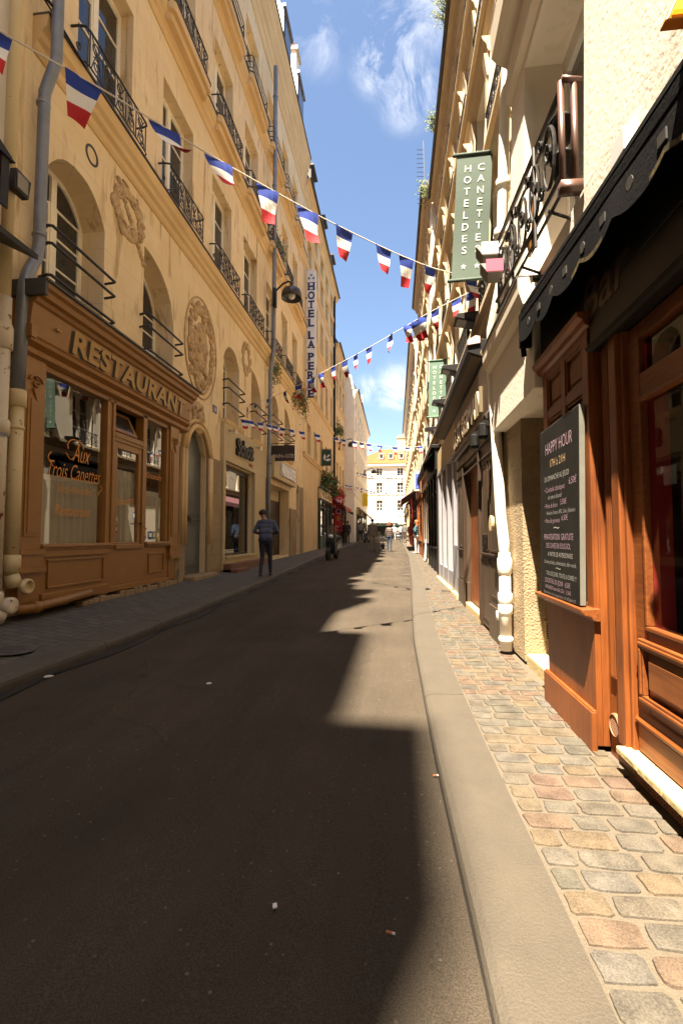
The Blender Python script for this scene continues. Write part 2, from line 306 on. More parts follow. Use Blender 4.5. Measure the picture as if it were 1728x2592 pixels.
# ---------------------------------------------------------------- mesh helpers
class MB:
    def __init__(s): s.v = []; s.f = []; s.m = []
    def add(s, vs, fs, m=0):
        b = len(s.v); s.v += [tuple(v) for v in vs]
        s.f += [tuple(b + i for i in f) for f in fs]; s.m += [m] * len(fs); return s
    def quad(s, a, b, c, d, m=0): return s.add([a, b, c, d], [(0, 1, 2, 3)], m)
    def box(s, x0, x1, y0, y1, z0, z1, m=0):
        v = [(x, y, z) for z in (z0, z1) for y in (y0, y1) for x in (x0, x1)]
        return s.add(v, [(0, 2, 3, 1), (4, 5, 7, 6), (0, 1, 5, 4), (2, 6, 7, 3), (0, 4, 6, 2), (1, 3, 7, 5)], m)
    def prism(s, pts, axis, a, b, m=0):
        # closed outline pts (u,v) swept along axis; x:(y,z) y:(x,z) z:(x,y)
        f = {'x': lambda u, v, t: (t, u, v), 'y': lambda u, v, t: (u, t, v), 'z': lambda u, v, t: (u, v, t)}[axis]
        n = len(pts); vs = [f(u, v, a) for u, v in pts] + [f(u, v, b) for u, v in pts]
        fs = [(i, (i + 1) % n, n + (i + 1) % n, n + i) for i in range(n)] + [tuple(range(n))[::-1], tuple(range(n, 2 * n))]
        return s.add(vs, fs, m)
    def tube(s, pts, r, n=8, m=0, cap=True):
        P = [Vector(p) for p in pts]; rr = r if isinstance(r, (list, tuple)) else [r] * len(P)
        vs = []; up = None
        for i, p in enumerate(P):
            t = (P[min(i + 1, len(P) - 1)] - P[max(i - 1, 0)])
            if t.length < 1e-9: t = Vector((0, 0, 1))
            t.normalize()
            if up is None: up = t.orthogonal().normalized()
            up = (up - t * up.dot(t))
            if up.length < 1e-6: up = t.orthogonal()
            up.normalize(); q = t.cross(up)
            for k in range(n):
                a = 2 * math.pi * k / n
                vs.append(p + (up * math.cos(a) + q * math.sin(a)) * rr[i])
        fs = []
        for i in range(len(P) - 1):
            for k in range(n):
                fs.append((i * n + k, i * n + (k + 1) % n, (i + 1) * n + (k + 1) % n, (i + 1) * n + k))
        if cap: fs += [tuple(range(n))[::-1], tuple(range((len(P) - 1) * n, len(P) * n))]
        return s.add(vs, fs, m)
    def lathe(s, prof, c, axis='z', n=16, m=0):
        vs = []
        for r, t in prof:
            for k in range(n):
                a = 2 * math.pi * k / n; u, v = r * math.cos(a), r * math.sin(a)
                vs.append({'z': (c[0] + u, c[1] + v, c[2] + t), 'x': (c[0] + t, c[1] + u, c[2] + v), 'y': (c[0] + u, c[1] + t, c[2] + v)}[axis])
        fs = []
        for i in range(len(prof) - 1):
            for k in range(n): fs.append((i * n + k, i * n + (k + 1) % n, (i + 1) * n + (k + 1) % n, (i + 1) * n + k))
        fs += [tuple(range(n))[::-1], tuple(range((len(prof) - 1) * n, len(prof) * n))]
        return s.add(vs, fs, m)
    def ball(s, c, rx, ry, rz, n=10, k=6, m=0):
        vs = []
        for i in range(k + 1):
            t = math.pi * i / k
            for j in range(n):
                a = 2 * math.pi * j / n
                vs.append((c[0] + rx * math.sin(t) * math.cos(a), c[1] + ry * math.sin(t) * math.sin(a), c[2] + rz * math.cos(t)))
        fs = [(i * n + j, i * n + (j + 1) % n, (i + 1) * n + (j + 1) % n, (i + 1) * n + j) for i in range(k) for j in range(n)]
        return s.add(vs, fs, m)
    def text(s, txt, size, o, xd, zd=(0, 0, 1), m=0, ext=0., width=None, align='LEFT', shear=0., bold=0., spacing=1.):
        c = bpy.data.curves.new('t', 'FONT'); c.body = txt; c.size = size; c.align_x = align; c.extrude = ext; c.shear = shear; c.offset = bold; c.space_character = spacing
        c.resolution_u = 3
        ob = bpy.data.objects.new('t', c); col.objects.link(ob)
        bpy.context.view_layer.update()
        me = ob.evaluated_get(bpy.context.evaluated_depsgraph_get()).to_mesh()
        vs = [v.co.copy() for v in me.vertices]; fs = [tuple(p.vertices) for p in me.polygons]
        ob.evaluated_get(bpy.context.evaluated_depsgraph_get()).to_mesh_clear()
        bpy.data.objects.remove(ob); bpy.data.curves.remove(c)
        if width and vs:
            x0 = min(v.x for v in vs); x1 = max(v.x for v in vs); k = width / max(x1 - x0, 1e-6)
            for v in vs: v.x = (v.x - x0) * k
        xd = Vector(xd); zd = Vector(zd); nd = xd.cross(zd)
        return s.add([Vector(o) + xd * v.x + zd * v.y + nd * v.z for v in vs], fs, m)
    def xf(s, fn): s.v = [fn(*v) for v in s.v]; return s
    def mesh(s, name, mats, off=(0, 0, 0), smooth=False):
        me = bpy.data.meshes.new(name)
        me.from_pydata([(v[0] - off[0], v[1] - off[1], v[2] - off[2]) for v in s.v], [], s.f)
        for m in (mats if isinstance(mats, (list, tuple)) else [mats]): me.materials.append(m)
        me.polygons.foreach_set('material_index', s.m)
        if smooth: me.polygons.foreach_set('use_smooth', [True] * len(me.polygons))
        me.update(); return me
    def base(s):
        xs, ys, zs = zip(*s.v)
        return Vector(((min(xs) + max(xs)) / 2, (min(ys) + max(ys)) / 2, min(zs)))

WL = {}                                             # world place of every object's origin
def put(name, me, wl, parent=None, bev=0):
    o = bpy.data.objects.new(name, me); col.objects.link(o)
    if parent is not None: o.parent = parent; o.location = Vector(wl) - WL[parent.name]
    else: o.location = wl
    WL[o.name] = Vector(wl)
    if bev:
        b = o.modifiers.new('bevel', 'BEVEL'); b.width = bev; b.segments = 2; b.limit_method = 'ANGLE'; b.angle_limit = R(50)
    return o
def tag(o, label, cat, group=None):
    o['label'] = label; o['category'] = cat
    if group: o['group'] = group
    return o
def thing(name, label, cat, loc=(0, 0, 0), group=None):
    o = bpy.data.objects.new(name, None); o.empty_display_size = .2; col.objects.link(o); o.location = loc; WL[o.name] = Vector(loc)
    return tag(o, label, cat, group)
def part(name, mb, mats, parent, smooth=False, bev=0, label=None):
    b = mb.base(); o = put(name, mb.mesh(name, mats, b, smooth), b, parent, bev)
    if label: o['label'] = label
    return o
def solo(name, mb, mats, label, cat, group=None, smooth=False, bev=0):
    b = mb.base(); return tag(put(name, mb.mesh(name, mats, b, smooth), b, None, bev), label, cat, group)
def struct(name, mb, mats, smooth=False):
    o = put(name, mb.mesh(name, mats, (0, 0, 0), smooth), (0, 0, 0)); o['kind'] = 'structure'; return o
def lin(t, pts):
    if t <= pts[0][0]: return pts[0][1]
    for (a, va), (b, vb) in zip(pts, pts[1:]):
        if t <= b: return va + (vb - va) * (t - a) / (b - a)
    return pts[-1][1]

# ---------------------------------------------------------------- facade with openings
def facade(mb, s, X, y0, y1, z0, z1, ops, m=0, mr=None, fx=None):
    """wall face at x=X looking along s; ops: dict(y0,y1,z0,z1,d, top=[(y,z)..] or None)"""
    mr = m if mr is None else mr
    ys = sorted({y0, y1, *[o['y0'] for o in ops], *[o['y1'] for o in ops]}); zs = sorted({z0, z1, *[o['z0'] for o in ops], *[o['z1'] for o in ops]})
    ys = [y for y in ys if y0 <= y <= y1]; zs = [z for z in zs if z0 <= z <= z1]
    for a, b in zip(ys, ys[1:]):
        for c, d in zip(zs, zs[1:]):
            cy, cz = (a + b) / 2, (c + d) / 2
            if any(o['y0'] < cy < o['y1'] and o['z0'] < cz < o['z1'] for o in ops): continue
            mb.quad((X, a, c), (X, b, c), (X, b, d), (X, a, d), m)
    for o in ops:
        a, b, c, d = o['y0'], o['y1'], o['z0'], o['z1']; xi = X - s * o.get('d', .25); top = o.get('top') or [(a, d), (b, d)]
        mb.quad((X, a, c), (xi, a, c), (xi, a, top[0][1]), (X, a, top[0][1]), mr)
        mb.quad((X, b, c), (xi, b, c), (xi, b, top[-1][1]), (X, b, top[-1][1]), mr)
        mb.quad((X, a, c), (X, b, c), (xi, b, c), (xi, a, c), mr)
        for (ya, za), (yb, zb) in zip(top, top[1:]):
            mb.quad((X, ya, za), (X, yb, zb), (xi, yb, zb), (xi, ya, za), mr)
            if o.get('top') and (za < d or zb < d): mb.quad((X, ya, za), (X, yb, zb), (X, yb, d), (X, ya, d), m)
def seg_arch(a, b, zs, rise, n=12):
    return [(a + (b - a) * i / n, zs + rise * math.sqrt(max(0, 1 - (2 * i / n - 1) ** 2))) for i in range(n + 1)]
def low_arch(a, b, zs, rise, n=12):
    return [(a + (b - a) * i / n, zs + rise * (1 - abs(2 * i / n - 1) ** 2.6)) for i in range(n + 1)]
def half_arch(a, b, zs, rise, n=10):
    return [(a + (b - a) * i / n, zs + rise * math.sqrt(max(0, 1 - (i / n) ** 2))) for i in range(n + 1)]

# windows: one mesh per kind, copied with obj.copy(); origin at the middle of the sill, wall side
WT = {}
def win_meshes(key, s, w, h, mat, pane, rows=3, style='casement', top=None, lean=0.):
    if key in WT: return WT[key]
    f = MB(); t = .045; x0, x1 = sorted((0, s * .06)); g = MB()
    prof = top or [(-w / 2, h), (w / 2, h)]
    f.box(x0, x1, -w / 2, -w / 2 + t, 0, prof[0][1]); f.box(x0, x1, w / 2 - t, w / 2, 0, prof[-1][1]); f.box(x0, x1, -w / 2 + t, w / 2 - t, 0, .08)
    for (ya, za), (yb, zb) in zip(prof, prof[1:]):
        f.prism([(ya, za - .07), (yb, zb - .07), (yb, zb), (ya, za)], 'x', x0, x1 - .002 if s > 0 else x1)
    zc = lin(0, prof)
    f.box(x0 - .008, x1 + .008, -.05, .05, .08, zc - .06)
    for side in (-1, 1):
        ya, yb = sorted((side * .05, side * (w / 2 - t)))
        zt = min(lin(ya, prof), lin(yb, prof)) - .07
        f.box(x0 + .005, x1 - .005, ya, ya + .035, .08, zt); f.box(x0 + .005, x1 - .005, yb - .035, yb, .08, zt)
        for k in range(1, rows + 1):
            z = .08 + (zt - .08) * k / (rows + .0) if k < rows else zt - .02
            f.box(x0 + .012, x1 - .012, ya + .035, yb - .035, z - .014, z + .014)
    xg = s * .028
    n = len(prof)
    g.add([(xg, -w / 2 + .01, .02)] + [(xg, y, z - .02) for y, z in prof] + [(xg, w / 2 - .01, .02)], [tuple(range(n + 2))])
    if lean:
        for q in (f, g): q.xf(lambda x, y, z: (x + lean * z, y, z))
    WT[key] = (f.mesh('window', mat), g.mesh('pane', pane)); return WT[key]
def add_window(parent, key, loc, mesh, rail=None, rail_loc=None):
    o = put('window', mesh[0], loc, parent)
    put('pane', mesh[1], loc, o)
    if rail is not None: put('railing', rail, rail_loc or loc, o)
    return o
def spiral(c, r0, r1, a0, turns, n=16):
    return [(c[0], c[1] + (r0 + (r1 - r0) * i / n) * math.cos(a0 + turns * 2 * math.pi * i / n), c[2] + (r0 + (r1 - r0) * i / n) * math.sin(a0 + turns * 2 * math.pi * i / n)) for i in range(n + 1)]
def scroll_rail(s, w, h, proj, r=.011):
    """forged railing, origin at the middle of the sill line on the wall face"""
    b = MB(); X = s * proj; y0, y1 = -w / 2, w / 2
    for z, rr in ((h, .017), (.06, .012)):
        b.tube([(0, y0, z), (X * .55, y0 + .005, z), (X * .93, y0 + .03, z), (X, y0 + .09, z), (X, y1 - .09, z), (X * .93, y1 - .03, z), (X * .55, y1 - .005, z), (0, y1, z)], rr, 6)
    for y in (y0 + .09, y1 - .09): b.tube([(X, y, .06), (X, y, h)], r, 5)
    n = 5; st = (w - .18) / n
    for i in range(n):
        ya = y0 + .09 + st * i; yc = ya + st / 2
        if i: b.tube([(X, ya, .06), (X, ya, h)], r * .9, 5)
        hh = h - .06
        b.tube(spiral((X, yc, .06 + hh * .27), .015, hh * .21, 0, 1.35), r * .8, 5)
        b.tube(spiral((X, yc, .06 + hh * .73), .015, hh * .21, math.pi, 1.35), r * .8, 5)
        b.tube([(X, yc - st * .36, .08), (X, yc - st * .1, .06 + hh * .5), (X, yc + st * .36, h - .03)], r * .7, 5)
        b.tube([(X, yc + st * .36, .08), (X, yc + st * .1, .06 + hh * .5), (X, yc - st * .36, h - .03)], r * .7, 5)
    for y in (y0, y1):                              # side returns
        b.tube(spiral((s * proj * .5, y, h * .5), .01, .06, 0, 1.2), r * .8, 5)
    return b
def bar_rail(s, w, hs, proj, r=.013, over=0):
    b = MB(); X = s * proj
    for h in hs:
        b.tube([(-s * .02, -w / 2, h - .02), (X * .7, -w / 2 - over * .3, h), (X, -w / 2 + .05 - over, h), (X, w / 2 - .05 + over, h), (X * .7, w / 2 + over * .3, h), (-s * .02, w / 2, h - .02)], r, 6)
    if over == 0:
        for y in (-w / 2 + .06, w / 2 - .06): b.tube([(X, y, hs[0]), (X, y, hs[-1])], r * .9, 5)
    return b
def moulding(mb, s, X, y0, y1, prof, m=0):
    """prof: outline of (projection,z) from bottom to top; closed against the wall"""
    pts = [(X - s * .02, prof[0][1])] + [(X + s * p, z) for p, z in prof] + [(X - s * .02, prof[-1][1])]
    return mb.prism(pts, 'y', y0, y1, m)

# ---------------------------------------------------------------- ground
def g(Y): return .015 * max(0, Y - 5)
KL = [(-10, -2.92), (6, -2.86), (10.5, -2.93), (19.5, -3.2), (40, -3.25), (70, -3.3)]
KR = [(-10, .25), (1.2, .225), (2.5, .197), (5.2, .19), (8, .265), (10.9, .36), (20, .55), (43, .6), (70, .6)]
def zl(Y): return .24 + .006 * Y if Y < 20 else g(Y) + .135          # left pavement at the wall
def zr(Y): return g(Y) + .085
b = MB(); ys = [-40, -20] + [i for i in range(-10, 100, 3)] + [130, 200, 400]
xs = [-400, -150, -60, -30, -12, -5, 0, 5, 12, 30, 60, 150, 400]
for ya, yb in zip(ys, ys[1:]):
    for xa, xb in zip(xs, xs[1:]): b.quad((xa, ya, g(ya) - .03), (xb, ya, g(ya) - .03), (xb, yb, g(yb) - .03), (xa, yb, g(yb) - .03))
struct('ground', b, M('ground_paving', (.10, .085, .066), (.08, .07, .055), 2, .9))
b = MB(); ys = [-10 + .5 * i for i in range(0, 151)]
NX = 8
for ya, yb in zip(ys, ys[1:]):
    for i in range(NX):
        q = []
        for (Y, j) in ((ya, i), (ya, i + 1), (yb, i + 1), (yb, i)):
            t = j / NX; x = lin(Y, KL) + (lin(Y, KR) - lin(Y, KL)) * t
            q.append((x, Y, g(Y) + .05 * math.sin(math.pi * t) * .5))
        b.quad(*q)
b.quad((-40, 60.5, g(60) + .004), (40, 60.5, g(60) + .004), (40, 65, g(65) + .004), (-40, 65, g(65) + .004))
struct('road', b, ROAD, smooth=True)
# dark gutter lines beside both kerbs
b = MB()
rg = random.Random(3)
for k, (KK, sg) in enumerate(((KL, 1), (KR, -1))):
    for i in range(240):
        ya = 1 + i * .15; yb = ya + .15
        wa = (.05 + .10 * abs(math.sin(ya * 1.7)) * (k == 0)) if k == 0 else .006; wb = (.05 + .10 * abs(math.sin(yb * 1.7))) if k == 0 else .006
        xa, xb = lin(ya, KK), lin(yb, KK); e = .008
        b.quad((xa, ya, g(ya) + e), (xa + sg * wa, ya, g(ya) + e + .004), (xb + sg * wb, yb, g(yb) + e + .004), (xb, yb, g(yb) + e))
struct('gutter', b, M('dark_gutter', (.028, .023, .018), (.016, .013, .011), 5, .6))
# a darker patched strip along the right of the road far up
b = MB()
for i in range(44):
    Y = 9.5 + rg.random() * 14; wd = .05 + .25 * rg.random(); x1 = lin(Y, KR) - .03; d = .04 + .10 * rg.random()
    z = g(Y) + .012
    b.quad((x1 - wd, Y, z), (x1, Y - .02, z), (x1, Y + d, z + .001), (x1 - wd * .8, Y + d, z + .001))
struct('road_patches', b, M('patched_sett', (.06, .048, .042), (.08, .06, .045), 9, .8))
# kerbs: rounded granite edging, laid in lengths
def kerb(KK, sg, wd, mat, name, rise):
    b = MB(); Y = -4.0; r2 = random.Random(5)
    while Y < 60:
        L = 2.6 + 1.6 * r2.random() if sg > 0 else 1.1 + .4 * r2.random()
        n = 6
        prof = [(0, -.05), (0.0, rise * .45), (.008, rise * .72), (.03, rise * .92), (.07, rise), (wd, rise + .004), (wd, -.05)]
        rows = []
        for i in range(n + 1):
            y = Y + .004 + (L - .008) * i / n; xk = lin(y, KK)
            rows.append([(xk + sg * p, y, g(y) + z) for p, z in prof])
        vs = [v for r_ in rows for v in r_]; m_ = len(prof); fs = [(i * m_ + j, i * m_ + j + 1, (i + 1) * m_ + j + 1, (i + 1) * m_ + j) for i in range(n) for j in range(m_ - 1)]
        fs += [tuple(range(m_)), tuple(range(n * m_, (n + 1) * m_))]
        b.add(vs, fs); Y += L
    struct(name, b, mat, smooth=False)
kerb(KR, 1, .265, KERB, 'right_kerb', .065)
kerb(KL, -1, .30, KERB_L, 'left_kerb', .105)
b = MB()
for ya, yb in zip(ys, ys[1:]):
    if ya >= 60: break
    q = lambda Y, t: (lin(Y, KL) - .29 + (-4.75 - lin(Y, KL) + .29) * t, Y, g(Y) + .100 + (zl(Y) - g(Y) - .10) * min(1, t * 1.25))
    for i in range(5): b.quad(q(ya, i / 5), q(ya, (i + 1) / 5), q(yb, (i + 1) / 5), q(yb, i / 5))
struct('left_pavement', b, SLAB)
b = MB()
for ya, yb in zip(ys, ys[1:]):
    if ya >= 60: break
    q = lambda Y, t: (lin(Y, KR) + .26 + (1.9 - lin(Y, KR) - .26) * t, Y, g(Y) + .0655 + .012 * t)
    for i in range(4): b.quad(q(ya, i / 4), q(ya, (i + 1) / 4), q(yb, (i + 1) / 4), q(yb, i / 4))
struct('right_pavement', b, MORTAR)
# setts: every stone its own rounded island
b = MB(); rc = random.Random(21); Y = .2
while Y < 34:
    dy = (.096 + .022 * rc.random()) * (1 if Y < 12 else 1.5)
    x = lin(Y, KR) + .262 + .012 * rc.random(); xe = 1.02 + .012 * max(0, Y - 4)
    first = True
    while x < xe - .03:
        dx = .12 + .08 * rc.random() if not first else .07 + .11 * rc.random(); first = False
        dx = min(dx, xe - x + .02)
        if dx < .05: break
        cx, cy = x + dx / 2, Y + dy / 2; hx, hy = dx / 2 - .004 - .003 * rc.random(), dy / 2 - .004 - .004 * rc.random()
        sk = (rc.random() - .5) * .05; n = 16; e = 5 + 5 * rc.random(); zt = g(cy) + .0690 + .012 * max(0, cx - .45) + .0022 * rc.random(); ring = []
        ph = [rc.uniform(-.004, .004) for _ in range(n)]
        for k in range(n):
            a = 2 * math.pi * k / n; ca, sa = math.cos(a), math.sin(a)
            u = abs(ca) ** (2 / e) * math.copysign(1, ca) * hx; v = abs(sa) ** (2 / e) * math.copysign(1, sa) * hy
            ring.append((u + v * sk * 3 + ph[k], v + ph[(k * 5) % n]))
        vs = [(cx + u, cy + v, zt - .012) for u, v in ring] + [(cx + u * .97, cy + v * .96, zt) for u, v in ring] + [(cx + u * .80, cy + v * .80, zt + .0012) for u, v in ring]
        fs = [(k, (k + 1) % n, n + (k + 1) % n, n + k) for k in range(n)] + [(n + k, n + (k + 1) % n, 2 * n + (k + 1) % n, 2 * n + k) for k in range(n)] + [tuple(range(2 * n, 3 * n))]
        b.add(vs, fs); x += dx + .004
    Y += dy + .002
struct('pavement_setts', b, COB)

# small litter on the road
def litter(name, label, loc, pts, mat, th=.004, cat='litter', rot=0):
    b = MB(); b.prism(pts, 'z', 0, th)
    o = tag(put(name, b.mesh(name, mat), loc), label, cat); o.rotation_euler = (0, 0, rot); return o
for i, (x, y, rz, lb) in enumerate([(-.02, 1.42, -.2, 'orange cigarette end lying in the foreground shadow edge'), (.185, 2.36, .1, 'cigarette end lying against the foot of the right kerb')]):
    b = MB(); b.tube([(-.013, 0, .005), (.005, 0, .005)], .0036, 8, 0); b.tube([(.005, 0, .005), (.013, 0, .005)], .0034, 8, 1)
    o = tag(put('cigarette_end', b.mesh('cigarette_end', [M('cork_tip', (.5, .17, .05)), PAPER]), (x, y, .004 + (.012 if i == 0 else .003))), lb, 'litter', 'cigarette ends'); o.rotation_euler = (0, 0, rz)
litter('paper_scrap', 'tiny square of paper on the shaded road in the foreground', (-.37, 1.47, .026), [(-.007, -.010), (.007, -.008), (.006, .010), (-.006, .008)], PAPER, rot=.3)
litter('leaflet', 'crumpled white leaflet lying by the left kerb', (-2.80, 3.62, .012), [(-.03, -.012), (.01, -.02), (.035, .0), (.005, .018), (-.02, .015)], PAPER, .01, rot=.5)
litter('bottle_cap', 'pale flat bottle cap on the shaded middle of the road', (-1.42, 3.55, .028), [(.02 * math.cos(a * .5), .02 * math.sin(a * .5)) for a in range(12)], PAPER)
b = MB(); b.lathe([(.0, .0), (.20, 0), (.205, .003), (.20, .006), (.0, .006)], (0, 0, 0), n=28)
for k in range(5): b.box(-.14 + .03 * abs(k - 2), .14 - .03 * abs(k - 2), -.12 + k * .055, -.10 + k * .055, .006, .009)
tag(put('manhole_cover', b.mesh('manhole_cover', M('cast_iron', (.06, .052, .043), (.09, .078, .064), 20, .7)), (-3.42, 3.92, .140)), 'round cast iron cover in the left pavement', 'manhole cover').rotation_euler = (0, R(4), .4)

# ---------------------------------------------------------------- left: the house at the near left edge
WX = -4.3
t0 = thing('pale_house', 'pale rendered house at the far left edge of the photo beside the grey downpipe', 'building', (WX - 3, -4, 0))
b = MB(); facade(b, 1, WX, 1.5, 4.72, -.2, 19.0, [dict(y0=3.0, y1=4.2, z0=.3, z1=3.3, d=.2)])
b.quad((WX, 4.72, 0), (WX - 7, 4.72, 0), (WX - 7, 4.72, 19), (WX, 4.72, 19)); b.quad((WX, 1.5, 0), (WX - 7, 1.5, 0), (WX - 7, 1.5, 19), (WX, 1.5, 19)); b.quad((WX - 7, 1.5, 0), (WX - 7, 4.72, 0), (WX - 7, 4.72, 19), (WX - 7, 1.5, 19))
part('wall', b, CREAM2, t0)
b = MB(); b.box(WX - .26, WX - .2, 3.0, 4.2, .3, 3.3); part('door', b, BROWN, t0)
b = MB(); b.prism([(WX - 7, 19.0), (WX, 19.0), (WX + .05, 19.15), (WX - 1.6, 20.4), (WX - 7, 20.4)], 'y', 1.5, 4.7)
rf = part('roof', b, SLATE, t0)
b = MB()
for y in (1.9, 3.4): b.box(WX - 1.5, WX + .0, y, y + .5, 19, 21.2)
part('dormer', b, ZINC, rf)
LOW_BOUNCE = stone_mat('low_bounce_brick', (.075, .042, .028), (.055, .032, .022), (.05, .04, .03), bw=.24, bh=.075, jm=.008, stain=(.03, .022, .018))  # tone kept dark so the added houses bounce little light
tb = thing('added_dark_house', 'added unseen dark brick house on the left behind the viewer, cutting bounced light', 'building', (WX - 3, -17, 0))  # added out of view to lower bounced light on the near road
b = MB(); b.box(WX - 7, WX - .02, -36, 1.48, -.2, 20.6); part('wall', b, LOW_BOUNCE, tb)
b = MB(); b.prism([(WX - 7, 20.6), (WX - .02, 20.6), (WX + .04, 20.75), (WX - 1.6, 22.0), (WX - 7, 22.0)], 'y', -36, 1.48); rf = part('roof', b, SLATE, tb)
b = MB(); b.box(WX - 1.5, WX + .02, -10.1, -8.6, 19, 27.0); b.box(WX - 1.5, WX, -16, -10.1, 19, 25.7); b.box(WX - 1.5, WX, -7.2, -4.7, 19, 24.0); part('chimney', b, LOW_BOUNCE, rf)  # unseen roof blocks sized to cast the shadow edge on the road
b = MB()
for y in (-2.1, -.95): b.box(WX - 1.5, WX + .0, y, y + .45, 19, 23.6)
part('dormer', b, ZINC, rf)  # unseen, set to cast the bumps of the road's shadow edge

# ---------------------------------------------------------------- left: the old stone house
t1 = thing('stone_house', 'old ochre stone house with carved medallions and forged balconies above the restaurant', 'building', (WX - 3, 13, 0))
BAY = [(7.07, 1.33), (9.44, 1.33), (11.86, 1.33), (14.22, 1.33), (16.62, 1.3), (18.5, 1.05), (20.4, 1.05)]
Z1, Z2, Z3 = 7.45, 11.15, 14.62; H1, H2, H3 = 2.42, 2.25, 2.12
ops = []
for yr, wd in BAY:
    for z, h in ((Z1, H1), (Z2, H2), (Z3, H3)): ops.append(dict(y0=yr - wd, y1=yr, z0=z, z1=z + h, d=.28))
A1 = low_arch(5.22, 6.45, 5.72, .45); ops.append(dict(y0=5.22, y1=6.45, z0=3.95, z1=6.17, d=.42, top=A1))
A2 = half_arch(7.56, 8.68, 5.25, .95); ops.append(dict(y0=7.56, y1=8.68, z0=3.95, z1=6.2, d=.42, top=A2))
A3 = low_arch(11.42, 12.63, 5.75, .4); ops.append(dict(y0=11.42, y1=12.63, z0=4.12, z1=6.15, d=.42, top=A3))
A4 = half_arch(13.75, 14.85, 5.25, .95); ops.append(dict(y0=13.75, y1=14.85, z0=4.12, z1=6.2, d=.42, top=A4))
A5 = low_arch(15.95, 17.1, 5.8, .4); ops.append(dict(y0=15.95, y1=17.1, z0=4.35, z1=6.2, d=.4, top=A5))
A6 = half_arch(18.1, 19.2, 5.3, .9); ops.append(dict(y0=18.1, y1=19.2, z0=4.35, z1=6.2, d=.4, top=A6))
ops.append(dict(y0=5.0, y1=8.4, z0=.45, z1=3.4, d=.05))
AD = low_arch(9.28, 10.38, 2.95, .5); ops.append(dict(y0=9.28, y1=10.38, z0=.3, z1=3.45, d=.17, top=AD))
ops.append(dict(y0=11.42, y1=13.9, z0=.62, z1=3.02, d=.22)); ops.append(dict(y0=15.75, y1=18.95, z0=.42, z1=3.0, d=.5))
AN = low_arch(20.35, 21.15, 3.1, .35); ops.append(dict(y0=20.35, y1=21.15, z0=.42, z1=3.45, d=.35, top=AN))
b = MB(); facade(b, 1, WX, 4.72, 21.8, -.2, 19.0, ops)
for y in (4.722, 21.8): b.quad((WX, y, 0), (WX - 7, y, 0), (WX - 7, y, 19), (WX, y, 19))
b.quad((WX - 7, 4.72, 0), (WX - 7, 21.8, 0), (WX - 7, 21.8, 19), (WX - 7, 4.72, 19))
part('wall', b, STONE, t1)
for nm, zt, k in (('string_course', Z1, 1.), ('string_course', Z2 - .06, .9), ('string_course', Z3 - .06, .9)):
    b = MB(); moulding(b, 1, WX, 4.95, 21.8, [(.02, zt - .46), (.05 * k, zt - .42), (.06 * k, zt - .34), (.11 * k, zt - .30), (.12 * k, zt - .22), (.17 * k, zt - .17), (.19 * k, zt - .10), (.20 * k, zt - .025)])
    o = part(nm, b, MOULD, t1)
    b = MB(); b.box(WX - .02, WX + .225 * k, 4.95, 21.8, zt - .022, zt + .008); part('flashing', b, LEAD, o)
b = MB(); moulding(b, 1, WX, 4.9, 21.85, [(.02, 17.55), (.05, 17.6), (.05, 17.95), (.09, 18.0), (.09, 18.35), (.14, 18.42), (.16, 18.75), (.22, 18.85), (.25, 19.1), (.31, 19.22), (.33, 19.45)])
o = part('cornice', b, MOULD, t1)
b = MB(); b.box(WX - .1, WX + .37, 4.9, 21.85, 19.455, 19.5); part('gutter', b, LEAD, o)
b = MB(); b.prism([(WX - 6.9, 19.5), (WX + .1, 19.5), (WX - .75, 21.7), (WX - 3.4, 22.9), (WX - 6.9, 21.9)], 'y', 4.9, 21.7); rf = part('roof', b, SLATE, t1)
dm = MB(); dm.prism([(.0, 0), (.62, 0), (.62, 1.75), (.45, 2.05), (0, 2.2)], 'y', -.62, .62); dm.box(.60, .72, -.7, .7, 1.72, 1.84); dm.box(.622, .66, -.5, .5, .15, 1.55, 1)
dmesh = dm.mesh('dormer', [ZINC, PANE])
for y in (9.2, 12.2, 14.75, 17.3, 19.9): put('dormer', dmesh, (WX - .42, y, 19.52), rf)
for x0, y0, zt in ((-7.6, 21.82, 26.3), (-7.2, 23.6, 27.1)):
    b = MB(); b.box(x0, -5.2 + (y0 > 22) * .1, y0, y0 + .75, 18.0, zt); b.box(x0, -5.1 + (y0 > 22) * .1, y0 - .08, y0 + .83, zt, zt + .22, 1)
    c = part('chimney', b, [CREAM, LEDGE], rf)
    for k in range(4):
        p = MB(); p.lathe([(.13, 0), (.11, .55), (.12, .6), (.09, .6)], (-5.4 - k * .55, y0 + .37, zt + .22), n=10); part('chimney_pot', p, POT, c, True)
# windows of the stone house
rl1 = scroll_rail(1, 1.62, .56, .22).mesh('railing', IRON); rl2 = scroll_rail(1, 1.62, .54, .26).mesh('railing', IRON)
rl1n = scroll_rail(1, 1.3, .56, .22).mesh('railing', IRON); rl3 = bar_rail(1, 1.6, (.2, .38, .56), .26).mesh('railing', IRON); rl3n = bar_rail(1, 1.3, (.2, .38, .56), .26).mesh('railing', IRON)
def slab(wd):
    q = MB(); pts = [(0, -wd / 2)] + [(.30 * math.sin(a * math.pi / 12), -wd / 2 + .0 + .12 * (1 - math.cos(a * math.pi / 12))) for a in range(1, 7)] + [(.30 * math.sin((6 - a) * math.pi / 12), wd / 2 - .12 * (1 - math.cos((6 - a) * math.pi / 12))) for a in range(0, 7)]
    q.prism([(x, y) for x, y in pts], 'z', -.2, -.03); q.prism([(x * .75, y * .95) for x, y in pts], 'z', -.36, -.2); q.prism([(x * 1.06, y * 1.01) for x, y in pts], 'z', -.028, .005, 1); return q.mesh('balcony_slab', [MOULD, LEAD])
sl, sln = slab(1.86), slab(1.5)
